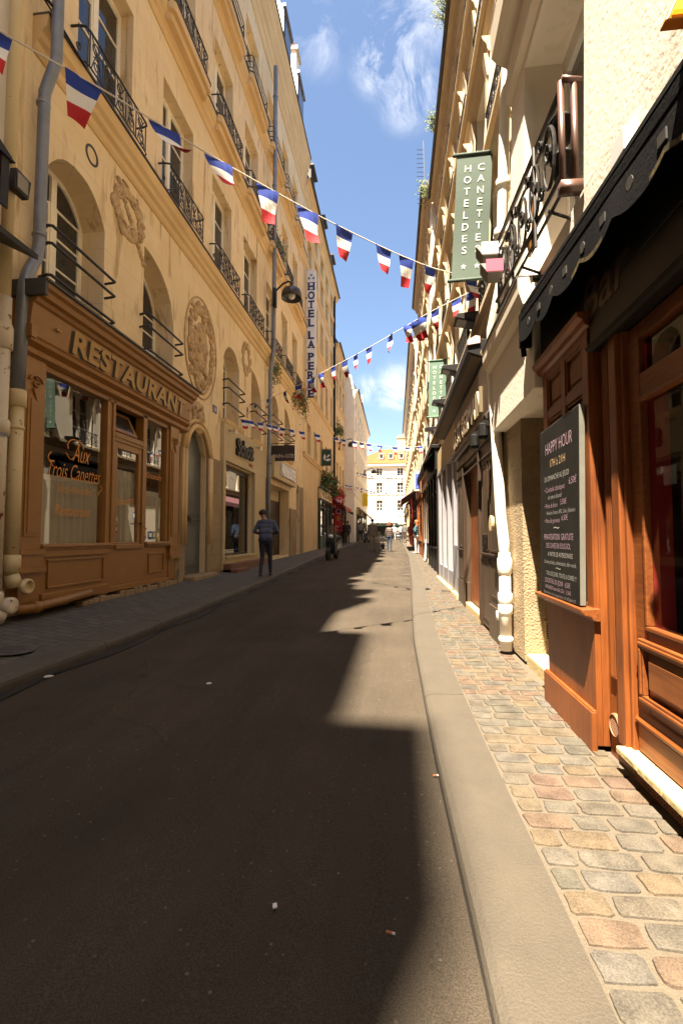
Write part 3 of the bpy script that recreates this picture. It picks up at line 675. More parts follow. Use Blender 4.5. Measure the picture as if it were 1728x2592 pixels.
for yr, wd in BAY:
    yc = yr - wd / 2; wide = wd > 1.2
    for z, h, rr in ((Z1, H1, rl1 if wide else rl1n), (Z2, H2, rl2 if wide else rl1n), (Z3, H3, rl3 if wide else rl3n)):
        ms = win_meshes(('L1', round(wd, 2), h), 1, wd, h, WFRAME, PANE, rows=4)
        add_window(t1, None, (WX - .28, yc, z), ms, rr, (WX + .004, yc, z + .01))
        if z > Z1: put('balcony_slab', sl if wide else sln, (WX, yc, z), t1)
er = bar_rail(1, 1.3, (.38, .78, 1.0), .16, .02, over=.05).mesh('railing', IRON)
for key, arch, z0, rows in (('A1', A1, 3.95, 4), ('A2', A2, 3.95, 4), ('A3', A3, 4.12, 3), ('A4', A4, 4.12, 3), ('A5', A5, 4.35, 3), ('A6', A6, 4.35, 3)):
    a, c = arch[0][0], arch[-1][0]; yc = (a + c) / 2
    prof = [(y - yc, z - z0) for y, z in arch]
    ms = win_meshes(key, 1, c - a, 2, WFRAME, PANE, rows=rows, top=prof)
    add_window(t1, None, (WX - .42, yc, z0), ms, er, (WX, yc, z0))
    if z0 > 4:
        b = MB(); moulding(b, 1, WX, a - .12, c + .15, [(.03, z0 - .22), (.08, z0 - .16), (.12, z0 - .10), (.14, z0 - .02)]); o = part('window_sill', b, MOULD, t1)
# ground floor stonework: quoins, plinth and the arched doorway
b = MB(); pass
for a_, c_, h_ in ((8.98, 9.26, 2.95), (10.40, 11.22, 3.0), (15.05, 15.70, 3.1), (19.0, 20.2, 2.3), (21.2, 21.8, 3.4)):
    b = MB(); b.box(WX - .01, WX + .055, a_, c_, .2, h_); part('pier', b, OLDSTONE, t1, bev=.015)
b = MB()
for off, r_ in ((.08, .055), (.20, .04)):
    k = (1.1 + 2 * off) / 1.1
    b.tube([(WX + .06, 9.83 + (y - 9.83) * k, z + (off if i not in (0, len(AD) - 1) else 0)) for i, (y, z) in enumerate(AD)], r_, 8)
    for y in (9.28 - off, 10.38 + off): b.tube([(WX + .06, y, 2.95), (WX + .06, y, 1.0)], r_, 8)
part('door_surround', b, MOULD, t1, True)
b = MB(); pr = [(9.28, .3)] + AD + [(10.38, .3)]; b.prism([(y, z) for y, z in pr], 'x', WX - .17, WX - .12)
d = part('door', b, DOORG, t1)
b = MB()
for z in (1.42, 1.50): b.box(WX - .121, WX - .09, 9.3, 10.36, z, z + .035)
for (za, zb) in ((.5, 1.35), (1.62, 2.9)): b.box(WX - .121, WX - .105, 9.42, 10.26, za, zb)
part('door_panel', b, DOORG, d, bev=.01)
b = MB(); b.lathe([(.0, 0), (.07, 0), (.07, .012), (.03, .03), (0, .03)], (WX - .105, 9.72, 1.55), 'x', 14); b.tube([(WX - .06, 9.72 + .055 * math.cos(a / 2), 1.50 + .055 * math.sin(a / 2)) for a in range(13)], .01, 6); part('knocker', b, BLACK, d, True)
b = MB(); b.box(WX - .4, WX + .28, 9.2, 10.5, .2, .335); part('door_step', b, OLDSTONE, t1, bev=.02)
b = MB(); b.prism([(y, z) for y, z in [(20.35, .42)] + AN + [(21.15, .42)]], 'x', WX - .36, WX - .30); part('door', b, BROWN, t1)
# carved relief: medallions, swags and the mask over the door
rm = random.Random(8)
def carving(c, ry, rz, n=46, th=.05, seed=1):
    rr = random.Random(seed); q = MB()
    for i in range(n):
        a = 2 * math.pi * i / n; k = .80 + .22 * rr.random()
        y, z = c[1] + ry * k * math.cos(a), c[2] + rz * k * math.sin(a)
        q.ball((c[0], y, z), th * (.5 + .7 * rr.random()), .05 + .06 * rr.random(), .05 + .07 * rr.random(), 7, 5)
        if i % 3 == 0: q.tube(spiral((c[0] + .015, y, z), .015, .10 + .05 * rr.random(), rr.random() * 6, 1.3), .022, 5)
    for i in range(16):
        a = math.pi * (.15 + .7 * i / 15); q.ball((c[0], c[1] + ry * .45 * math.cos(a), c[2] + rz * (1.05 - .25 * math.sin(a))), th * .8, .07, .06, 7, 5)
        q.ball((c[0], c[1] + ry * .5 * math.cos(a), c[2] - rz * (.72 + .42 * math.sin(a))), th * .8, .07, .06, 7, 5)
    return q
q = carving((WX + .005, 10.02, 5.4), .66, .90, 75, .075, 3); q.ball((WX, 10.02, 5.4), .04, .38, .55, 20, 8)
for i in range(40):
    q.ball((WX + .01, 10.02 + max(-.55, min(.55, rm.gauss(0, .34))), 5.4 + max(-.75, min(.75, rm.gauss(0, .5)))), .05 + .03 * rm.random(), .05 + .05 * rm.random(), .06 + .06 * rm.random(), 7, 5)
q.tube([(WX + .01, 10.02 + .86 * math.cos(a * math.pi / 20), 5.35 + 1.12 * math.sin(a * math.pi / 20)) for a in range(41)], .02, 6)
part('carved_medallion', q, CARVE, t1, True)
q = carving((WX, 7.05, 6.42), .42, .34, 30, .045, 4)
for i in range(14): q.ball((WX, 6.75 + .06 * i, 6.75 - .07 * i + .02 * rm.random()), .045, .07, .05, 7, 5)
part('carved_swag', q, CARVE, t1, True)
part('carved_swag', carving((WX, 13.2, 6.35), .34, .42, 26, .045, 5), CARVE, t1, True)
q = carving((WX + .03, 9.85, 3.75), .22, .30, 22, .07, 6); q.ball((WX + .05, 9.85, 3.72), .09, .12, .16, 10, 8); q.ball((WX + .13, 9.85, 3.70), .04, .03, .05, 6, 5); part('carved_mask', q, CARVE, t1, True)
b = MB(); b.lathe([(.0, -.08), (.11, -.08), (.11, .012), (.14, .012), (.14, -.02)], (WX, 6.1, 6.62), 'x', 18); part('vent_hole', b, LEAD, t1)
n18 = thing('house_number', 'small blue enamel house number 18 beside the arched grey door', 'house number', (WX, 10.86, 4.2))
b = MB(); b.box(WX, WX + .012, 10.74, 10.98, 4.12, 4.30); part('plate', b, NAVY, n18)
b = MB(); b.text('18', .16, (WX + .014, 10.77, 4.15), (0, 1, 0)); part('digits', b, SIGNW, n18)

# ---------------------------------------------------------------- the ochre restaurant front
def pane_x(x, y0, y1, z0, z1):
    q = MB(); P_ = [(x, y0, z0), (x, y1, z0), (x, y1, z1), (x, y0, z1)]; q.quad(*(P_ if x < 0 else P_[::-1])); return q     # faces the street
rs = thing('restaurant_front', 'ochre painted wooden restaurant front with net curtains and lettered fascia', 'shopfront', (WX + .1, 6.9, .2))
PX = -4.15
b = MB(); b.box(WX - .02, PX + .03, 5.2, 8.30, .34, .42)
b.box(WX - .02, PX - .02, 4.86, 8.6, .42, .98)
b.box(PX - .03, PX + .03, 5.18, 6.5, .40, .47); b.box(PX - .03, PX + .012, 5.18, 6.5, .9, .98)
part('stall_riser', b, OCHRE, rs, bev=.008)
b = MB()
for (a, c) in ((5.30, 6.42), (7.66, 8.2)):
    b = MB()
    for (ya, yb, za, zb) in ((a, c, .52, .545), (a, c, .845, .87), (a, a + .025, .545, .845), (c - .025, c, .545, .845)): b.box(PX - .022, PX + .004, ya, yb, za, zb)
    part('panel_moulding', b, OCHRE, rs, bev=.006)
b = MB(); pass
for a_, c_ in ((5.18, 6.60), (7.55, 8.34)):
    b = MB(); b.box(WX - .05, PX + .02, a_, c_, .98, 1.06); b.box(WX - .05, PX + .045, a_ - .01, c_ + .01, 1.015, 1.045); part('sill', b, OCHRE, rs, bev=.008)
def pilaster(y0, y1):
    q = MB(); q.box(WX - .02, PX, y0, y1, 1.0, 3.28); q.box(PX - .002, PX + .012, y0 + .05, y1 - .05, 1.15, 2.78); q.box(PX - .001, PX + .022, y0 + .09, y1 - .09, 1.19, 2.74)
    q.box(WX - .02, PX + .05, y0 - .03, y1 + .03, .94, 1.0); q.box(WX - .02, PX + .03, y0 - .015, y1 + .015, .80, .94); q.box(WX - .02, PX + .06, y0 - .035, y1 + .035, .74, .80); q.box(WX - .02, PX + .0, y0 + .01, y1 - .0, .36, .74)
    yc = (y0 + y1) / 2
    q.tube([(PX + .015, yc + .10 * math.cos(a * math.pi / 8), 2.95 + .07 * math.sin(a * math.pi / 8)) for a in range(9)], .016, 6); q.tube(spiral((PX + .015, yc, 2.93), .01, .06, 0, 1.3), .014, 6)
    q.prism([(yc - .05, 2.86), (yc + .05, 2.86), (yc, 2.72)], 'x', PX, PX + .03); q.ball((PX, yc, 1.32), .014, .045, .045, 10, 6)
    return part('pilaster', q, OCHRE, rs, bev=.006)
pilaster(4.84, 5.17); pilaster(8.36, 8.72)
b = MB(); b.box(WX, PX + .02, 8.60, 8.93, .2, .80); part('stone_pier', b, OLDSTONE, rs, bev=.02)
b = MB(); r3 = random.Random(4)
for i in range(22):
    y = 5.9 + i * .125; b.box(WX - .02, PX + .035 + .02 * r3.random(), y, y + .12, .12, .28 + .055 * r3.random() + (y > 7.0) * .03)
part('crumbling_plinth', b, OLDSTONE, rs, bev=.012)
b = MB()                                             # uprights and rails of the glazing
for (ya, yb) in ((5.17, 5.21), (6.46, 6.52), (6.60, 6.66), (7.46, 7.58), (8.28, 8.36)): b.box(WX - .03, PX - .03, ya, yb, .98, 3.2)
b.box(WX - .03, PX - .05, 6.52, 6.60, .98, 3.2); b.box(WX - .03, PX - .03, 5.2, 8.36, 3.15, 3.24)
b.box(WX - .03, PX - .035, 6.66, 7.46, 2.60, 2.74); b.box(PX - .036, PX - .02, 6.66, 7.46, 2.655, 2.68)
part('glazing_frame', b, OCHRE, rs, bev=.006)
part('shop_pane', pane_x(PX - .09, 5.2, 6.47, 1.04, 3.16), GLASS, rs); part('shop_pane', pane_x(PX - .09, 7.57, 8.29, 1.04, 3.16), GLASS, rs)
dr = MB(); dr.box(PX - .11, PX - .05, 6.67, 6.76, .38, 2.6); dr.box(PX - .11, PX - .05, 7.36, 7.45, .38, 2.6); dr.box(PX - .11, PX - .05, 6.76, 7.36, 2.5, 2.6); dr.box(PX - .11, PX - .05, 6.76, 7.36, .38, 1.06)
dr.box(PX - .052, PX - .035, 6.80, 7.03, .48, .90); dr.box(PX - .052, PX - .035, 7.08, 7.32, .48, .90); dr.box(PX - .052, PX + .02, 6.67, 7.45, .96, 1.03)
dd = part('door', dr, OCHRE, rs, bev=.006); part('pane', pane_x(PX - .08, 6.75, 7.37, 1.05, 2.51), GLASS, dd)
b = MB(); b.tube([(PX - .05, 7.405, 1.36), (PX + .0, 7.405, 1.36), (PX + .005, 7.35, 1.36)], .012, 6); part('handle', b, BLACK, dd)
b = MB()                                             # tilted-open fanlight
def tilt(x, y, z): return (x + (y - 6.7) * -.0 - (3.14 - z) * .0 + .0, y, z)
for (ya, yb, za, zb) in ((6.68, 7.30, 2.76, 2.82), (6.68, 7.30, 3.08, 3.14), (6.68, 6.74, 2.82, 3.08), (7.24, 7.30, 2.82, 3.08)): b.box(-.02, .02, ya, yb, za, zb)
b.xf(lambda x, y, z: (PX - .06 + x - (z - 2.76) * .45, y, z - (z - 2.76) * .08)); fl = part('fanlight', b, OCHRE, rs)
q = MB(); q.quad((PX - .06, 6.7, 2.78), (PX - .06, 7.28, 2.78), (PX - .21, 7.28, 3.1), (PX - .21, 6.7, 3.1)); part('pane', q, PANE, fl)
b = MB(); moulding(b, 1, WX, 4.80, 9.0, [(.15, 3.22), (.20, 3.25), (.21, 3.30), (.17, 3.33), (.24, 3.37), (.25, 3.41), (.20, 3.44), (.22, 3.46), (.26, 3.80), (.29, 3.82), (.31, 3.86), (.36, 3.88), (.38, 3.94), (.42, 3.97), (.43, 4.02)])
b.box(WX, WX + .27, 4.78, 4.86, 3.40, 3.54)
fa = part('fascia', b, OCHRE, rs)
b = MB(); b.box(WX - .02, WX + .46, 4.76, 9.04, 4.022, 4.05); b.box(WX, WX + .44, 4.755, 4.80, 3.86, 4.022); part('lead_capping', b, LEAD, fa)
b = MB()
fx = WX + .2445
def lean_txt(mb_): return mb_.xf(lambda x, y, z: (x + (z - 3.46) * .118, y, z))
q = MB(); q.text('RESTAURANT', .385, (fx - .017, 5.50 - .05, 3.50 - .022), (0, 1, 0), width=3.22, bold=.012, spacing=1.05, ext=.0)
lean_txt(q); part('letter_shadow', q, BLACK, fa)
q = MB(); q.text('RESTAURANT', .385, (fx - .013, 5.50, 3.50), (0, 1, 0), width=3.22, bold=.012, spacing=1.05, ext=.002); lean_txt(q); part('lettering', q, GOLD, fa)
for a_, c_ in ((5.16, 5.25), (8.86, 8.93)):
    q = MB(); q.box(fx - .01, fx + .012, a_, c_, 3.63, 3.655); lean_txt(q); part('dash', q, GOLD, fa)
q = MB()
gx = PX - .086
q.text('Aux', .36, (gx, 5.80, 2.15), (0, 1, 0), shear=.4, bold=-.003, width=.36)
q.tube([(gx + .002, 5.88 - .16 * math.cos(a * .45) - .03, 2.34 + .10 * math.sin(a * .45)) for a in range(-1, 8)], .008, 5); q.tube([(gx + .002, 5.82 - .02 * a, 2.20 - .035 * math.sin(a * .55)) for a in range(9)], .008, 5)
q.text('Trois Canettes', .30, (gx, 5.36, 1.90), (0, 1, .0), shear=.38, bold=-.002, width=1.04)
q.text('"chez Alexandre,"', .15, (gx, 5.52, 1.72), (0, 1, 0), shear=.45, bold=-.001, width=.78)
q.tube([(gx + .002, 5.40 - .05 * math.sin(a * .5), 2.20 - a * .022) for a in range(9)], .008, 5); q.tube([(gx + .002, 6.40 + .04 * math.sin(a * .7), 1.88 - a * .018) for a in range(9)], .008, 5)
q.text('Restaurant', .2, (gx, 5.48, 1.42), (0, 1, 0), shear=.4, width=.72)
q.text('Restaurant', .17, (PX - .076, 6.80, 1.62), (0, 1, .14), shear=.4, width=.5); q.text('Alexandre', .15, (gx, 7.62, 2.16), (0, 1, 0), shear=.4, width=.58)
part('signwriting', q, ORANGE, rs)
def curtain(y0, y1, z0, z1, x, parent, mat, amp=.022, fr=48):
    q = MB(); n = int((y1 - y0) * 60); rr = random.Random(int(y0 * 10)); ph = 0
    row = []
    for i in range(n + 1):
        ph += (.5 + rr.random()) * fr / 60; row.append((x + amp * math.sin(ph), y0 + (y1 - y0) * i / n))
    vs = [(a, c, z0) for a, c in row] + [(a * .5 + x * .5, c, z1) for a, c in row]
    q.add(vs, [(i, i + 1, n + 2 + i, n + 1 + i) for i in range(n)]); return part('curtain', q, mat, parent, True)
curtain(5.18, 6.5, 1.0, 1.86, PX - .145, rs, CURTAIN); curtain(6.7, 7.42, 1.0, 2.2, PX - .145, rs, CURTAIN); curtain(7.56, 8.32, 1.0, 1.86, PX - .145, rs, CURTAIN)
b = MB(); b.box(PX - .19, PX - .17, 5.19, 6.47, 1.80, 1.93, 0); b.box(PX - .19, PX - .17, 7.57, 8.3, 1.82, 1.95, 0); b.box(PX - 2.6, PX - 2.55, 4.9, 8.5, .4, 3.5, 1); b.box(PX - 2.6, PX - .25, 8.42, 8.46, .4, 3.5, 1); b.box(PX - 2.6, PX - .25, 4.95, 4.98, .4, 3.5, 1); b.box(PX - 2.6, PX - .2, 4.95, 8.45, 3.42, 3.46, 1); b.box(PX - 2.6, PX - .2, 4.95, 8.45, .38, .41, 1)
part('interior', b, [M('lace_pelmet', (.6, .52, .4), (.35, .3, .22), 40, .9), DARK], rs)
b = MB()
for y, z, w_, h_, m in ((7.62, 1.10, .085, .20, 1), (7.78, 1.10, .12, .14, 2), (7.93, 1.10, .08, .14, 3), (8.06, 1.10, .09, .13, 4), (7.27, 1.42, .08, .13, 2), (6.80, 1.20, .05, .12, 1), (6.80, 1.36, .05, .10, 4)):
    b.box(PX - .088, PX - .083, y, y + w_, z, z + h_, m); b.box(PX - .083, PX - .081, y + .012, y + w_ - .012, z + h_ * .3, z + h_ * .8, 0)
part('sticker', b, [PAPER, M('sticker_red', (.42, .03, .05)), M('sticker_blue', (.02, .08, .28)), M('sticker_green', (.20, .26, .18)), M('sticker_yellow', (.5, .42, .06))], rs)

# two downpipes and the drain elbow at the corner of the restaurant
p1 = thing('downpipe', 'grey zinc downpipe with a bend, between the pale house and the restaurant', 'drainpipe', (WX + .1, 4.9, .2))
b = MB(); b.tube([(WX + .27, 5.02, 17.4), (WX + .27, 5.02, 6.9), (WX + .13, 5.02, 6.5), (WX + .12, 5.02, 4.62), (WX + .12, 5.0, 4.45), (WX + .13, 4.86, 4.18), (WX + .14, 4.80, 4.0), (WX + .14, 4.76, 2.65)], .066, 14)
for z in (4.72, 6.35, 9.2, 12, 15): b.lathe([(.066, -.02), (.078, -.015), (.078, .015), (.066, .02)], (WX + (.12 if z < 6.6 else .27), 5.02, z), n=14)
part('upper_pipe', b, ZINC, p1, True)
b = MB(); b.tube([(WX + .15, 4.75, 2.75), (WX + .15, 4.75, .72)], .07, 14); b.lathe([(.07, -.14), (.092, -.13), (.092, .02), (.086, .05), (.06, .05)], (WX + .15, 4.75, 2.72), n=14); b.lathe([(.07, -.02), (.08, -.015), (.08, .015), (.07, .02)], (WX + .15, 4.75, 2.35), n=14); b.lathe([(.07, -.1), (.088, -.09), (.088, .08), (.07, .09)], (WX + .15, 4.75, .86), n=14)
b.tube([(WX + .15, 4.75, .74), (WX + .17, 4.78, .60)], [.075, .08], 14)
part('cast_iron_foot', b, PIPEC, p1, True)
b = MB(); b.lathe([(.0, 0), (.085, 0), (.085, .05), (.06, .06), (.055, .02), (0, .02)], (WX + .24, 4.84, .60), 'x', 16); part('inspection_cap', b, PIPEC, p1, True)
b = MB(); b.tube([(WX + .12, 4.70, .40), (WX + .20, 4.84, .34), (WX + .24, 5.0, .345), (WX + .22, 6.0, .40)], .055, 12); b.lathe([(.055, -.05), (.075, -.04), (.075, .03), (.055, .04)], (WX + .23, 5.02, .345), 'y', 12); part('drain_arm', b, OCHRE, p1, True)
p2 = thing('downpipe', 'pale flaking downpipe with brown-red rust patches at the far left edge', 'drainpipe', (WX + .1, 4.5, .2))
b = MB(); b.tube([(WX + .12, 4.58, 12), (WX + .12, 4.56, 3.7)], .06, 14); part('upper_pipe', b, PIPEC, p2, True)
b = MB(); b.tube([(WX + .14, 4.53, 3.72), (WX + .14, 4.53, .3)], .078, 16)
for z, h_ in ((3.35, .2), (2.35, .12), (.52, .14)): b.lathe([(.078, -h_), (.10, -h_ + .01), (.10, h_ * .2), (.085, h_ * .4), (.078, h_ * .4)], (WX + .14, 4.53, z), n=16)
b.tube([(WX + .14, 4.53, .34), (WX + .24, 4.60, .30)], .08, 12); b.lathe([(0, -.02), (.09, -.02), (.09, .05), (.06, .06), (0, .05)], (WX + .24, 4.62, .42), 'x', 12)
part('cast_iron_foot', b, PIPEW, p2, True)
b = MB(); b.lathe([(.0795, -.02), (.09, -.02), (.09, .02), (.0795, .02)], (WX + .14, 4.53, 2.23), n=16); part('clamp', b, ZINC, p2)
# fittings of the pale house: sign box, flood lamp, bracket roof
sg_ = thing('shop_sign', 'red and black lantern-like sign box cut by the left photo edge', 'sign', (WX + .3, 4.25, 4.7))
b = MB(); b.box(WX + .02, WX + .34, 3.95, 4.28, 4.56, 5.04); part('box', b, [SHOPRED], sg_, bev=.01)
b = MB(); b.prism([(3.90, 5.04), (4.34, 5.04), (4.30, 5.08), (4.12, 5.16), (3.94, 5.08)], 'x', WX, WX + .38); b.box(WX + .34, WX + .36, 4.20, 4.30, 4.52, 5.04); part('roof', b, BLACK, sg_)
fl_ = thing('flood_lamp', 'black flood lamp on a short arm beside the grey downpipe', 'flood lamp', (WX + .3, 4.7, 5.2))
b = MB(); b.tube([(WX + .05, 4.30, 5.42), (WX + .22, 4.52, 5.2)], .014, 6); part('arm', b, BLACK, fl_)
b = MB(); b.prism([(4.46, 4.88), (4.66, 4.88), (4.69, 5.10), (4.48, 5.12)], 'x', WX + .20, WX + .28); b.box(WX + .28, WX + .29, 4.49, 4.64, 4.91, 5.08, 1); part('head', b, [BLACK, M('lamp_face', (.16, .13, .10), None, rough=.2)], fl_, bev=.01)
b = MB(); b.prism([(WX, 4.36), (WX + .55, 4.08), (WX + .55, 4.14), (WX, 4.46)], 'y', 3.2, 4.50); solo('porch_roof', b, BLACK, 'small black sloping porch roof at the left edge below the red sign', 'porch roof')
b = MB(); b.tube([(WX + .04, 4.3, 8.2), (WX + .06, 4.75, 7.75), (WX + .24, 5.15, 7.45), (WX + .25, 5.6, 7.38)], .012, 5); b.tube([(WX + .03, 4.40, 7), (WX + .05, 4.42, 6.2), (WX + .04, 4.36, 5.7)], .01, 5)
b.tube([(WX + .05, 4.8, 7.72), (WX + .25, 4.95, 7.52)], .02, 6)
solo('wall_cable', b, BLACK, 'loose black cable looping past the two downpipes at upper left', 'cable')

# ---------------------------------------------------------------- clothing shop with the beige band
sh = thing('clothes_shop', 'beige shopfront with dark relief lettering and dark display window', 'shopfront', (WX + .1, 13, .4))
SX = WX + .10
b = MB(); b.box(WX - .01, SX, 11.26, 15.04, 3.06, 4.02); b.box(WX - .01, SX, 13.9, 15.04, .3, 3.06); b.box(WX - .01, SX, 11.26, 11.42, .3, 3.06); b.box(WX - .01, SX + .01, 11.42, 13.9, .42, .64)
part('cladding', b, BEIGE, sh, bev=.006)
b = MB(); b.box(WX - .2, WX - .12, 11.42, 11.52, .64, 3.0); b.box(WX - .2, WX - .12, 13.8, 13.9, .64, 3.0); b.box(WX - .2, WX - .12, 11.52, 13.8, .64, .70); b.box(WX - .2, WX - .12, 11.52, 13.8, 2.9, 3.0); b.box(WX + .02, SX + .05, 11.42, 13.9, .60, .66, 1); part('window_frame', b, [BROWN, YSILL], sh)
part('shop_pane', pane_x(WX - .15, 11.5, 13.82, .66, 2.95), GLASS, sh)
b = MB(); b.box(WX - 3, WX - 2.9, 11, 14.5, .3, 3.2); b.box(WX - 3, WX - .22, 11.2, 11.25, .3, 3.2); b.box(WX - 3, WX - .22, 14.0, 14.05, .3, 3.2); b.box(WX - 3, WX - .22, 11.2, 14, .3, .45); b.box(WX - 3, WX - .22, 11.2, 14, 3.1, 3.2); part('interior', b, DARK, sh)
b = MB()
for y, hh, m in ((11.9, 1.3, 0), (12.5, 1.45, 1), (13.2, 1.25, 0)):
    b.lathe([(.02, 0), (.16, .05), (.20, .45), (.24, .9), (.20, 1.05), (.07, 1.15), (.08, 1.3), (.0, 1.35)], (WX - .75, y, .7), n=12, m=m)
part('mannequin', b, [M('dark_leather', (.035, .026, .022), None, rough=.4), M('brown_jacket', (.12, .075, .05), None, rough=.6)], sh, True)
q = MB(); q.text('Schott', .62, (SX, 12.10, 3.34), (0, 1, 0), ext=.035, bold=.02, width=1.45); q.xf(lambda x, y, z: (x + .035, y, z + (y - 12.1) * .03)); part('lettering', q, BLACK, sh)
q = MB(); q.text('NYC', .15, (SX + .006, 13.28, 3.17), (0, 1, 0), ext=.004, width=.4); part('small_lettering', q, M('red_lettering', (.30, .03, .02)), sh)
b = MB()
for y in (11.55, 13.9):
    b.box(SX, SX + .14, y, y + .05, 3.82, 3.87); b.lathe([(.0, 0), (.05, 0), (.05, .12), (0, .12)], (SX + .16, y + .02, 3.76), n=10)
part('spot_lamp', b, [CHROME], sh)
b = MB(); b.box(WX - .05, SX + .36, 11.3, 12.3, .24, .34); b.box(WX - .05, SX + .2, 11.3, 14.9, .25, .47); part('step', b, M('red_clay_step', (.20, .085, .045), (.14, .06, .035), 6, .8), sh, bev=.01)
b = MB(); b.box(WX + .14, WX + .155, 11.50, 12.0, 2.36, 2.80); c_ = part('hanging_card', b, PAPER, sh); q = MB(); q.text('Shop', .12, (WX + .157, 11.6, 2.60), (0, 1, 0), shear=.4); part('script', q, GOLD, c_)

# ---------------------------------------------------------------- bakery with the lit box sign
bk = thing('bakery_front', 'bakery entrance under a pale box sign with white relief letters', 'shopfront', (WX + .1, 17.5, .4))
b = MB(); b.box(WX - .02, WX + .22, 15.72, 19.3, 3.18, 3.92); part('sign_box', b, BEIGE, bk, bev=.01)
q = MB(); q.text('PAINdeSUCRE', .62, (WX + .222, 16.6, 3.36), (0, 1, 0), ext=.03, bold=.012, width=2.35); q.xf(lambda x, y, z: (x + .03, y, z)); part('lettering', q, SIGNW, bk)
b = MB(); b.box(WX - .45, WX - .38, 15.76, 15.86, .42, 3.0); b.box(WX - .45, WX - .38, 16.55, 16.65, .42, 3.0); b.box(WX - .45, WX - .38, 18.8, 18.95, .42, 3.0); b.box(WX - .44, WX - .39, 15.8, 18.9, 2.55, 3.0, 1); part('frame', b, [BROWN, BEIGE], bk)
b = MB(); b.box(WX - .42, WX - .40, 16.65, 18.8, .42, 2.55); part('dark_panel', b, BROWN, bk)
b = MB(); b.box(WX - 2.0, WX - 1.95, 15.5, 17.2, .4, 3); part('interior', b, ORANGE_IN, bk)
part('shop_pane', pane_x(WX - .41, 15.86, 16.55, .5, 2.55), GLASS, bk)
hs = thing('hanging_sign', 'dark brown square projecting bakery sign on an iron rod', 'sign', (-4.2, 15.82, 3.7))
b = MB(); b.box(-4.23, -3.39, 15.78, 15.88, 3.74, 4.27); b.box(-3.39, -3.375, 15.775, 15.885, 3.74, 4.27, 1); part('board', b, [BROWN, SIGNW], hs)
q = MB(); q.text('PAIN', .185, (-4.14, 15.778, 3.84), (1, 0, 0), width=.32); q.text('de', .09, (-3.81, 15.778, 3.86), (1, 0, 0)); q.text('SUCRE', .185, (-3.70, 15.778, 3.84), (1, 0, 0), width=.28); part('lettering', q, M('warm_lettering', (.62, .52, .42)), hs)
b = MB(); b.tube([(WX, 15.83, 4.9), (-3.5, 15.83, 4.36)], .012, 6); b.tube([(WX, 15.83, 4.34), (-3.4, 15.83, 4.34)], .014, 6); part('bracket', b, IRON, hs)

# tall zinc downpipe and street lamp in the middle of the stone house
p3 = thing('downpipe', 'tall thin zinc downpipe running up the middle of the ochre stone house', 'drainpipe', (WX + .12, 15.3, 3.3))
b = MB(); b.tube([(WX + .26, 15.35, 17.5), (WX + .26, 15.35, 14.9), (WX + .26, 15.35, 7.5), (WX + .16, 15.35, 6.7), (WX + .12, 15.35, 3.2), (WX + .11, 15.35, .6)], .07, 12)
for z in (16.4, 13.2, 11.3, 9.0, 7.8, 5.2, 3.6): b.lathe([(.07, -.03), (.09, -.02), (.09, .02), (.07, .03)], (WX + (.26 if z > 7.4 else .14), 15.35, z), n=12)
part('pipe', b, ZINC, p3, True)
def street_lamp(loc, reach, s, label, sc2=1):
    L_ = thing('street_lamp', label, 'street lamp', loc, 'wall lamps along the street'); x, y, z = loc
    q = MB(); q.box(x - .02, x + s * .08, y - .09, y + .09, z - .5 * sc2, z + .12 * sc2)
    q.tube([(x, y, z), (x + s * reach * .5, y, z + .28 * sc2), (x + s * reach * .82, y, z + .36 * sc2), (x + s * reach * .93, y, z + .32 * sc2), (x + s * reach, y, z + .18 * sc2)], .032, 8); part('arm', q, BLACK, L_, True)
    q = MB(); q.lathe([(.03, .20), (.07, .18), (.10, .12), (.30, .02), (.34, -.10), (.345, -.26), (.325, -.26), (.31, -.08), (.0, -.02)], (x + s * reach, y, z + .02), n=18); part('hood', q, M('lamp_enamel', (.045, .035, .028), None, rough=.3), L_, True)
    q = MB(); q.ball((x + s * reach, y, z - .14), .13, .13, .13, 10, 8); part('bulb', q, LAMPG, L_, True)
street_lamp((WX + .30, 15.2, 9.35), .60, 1, 'dark bell-shaped street lamp on the tall zinc pipe of the stone house')

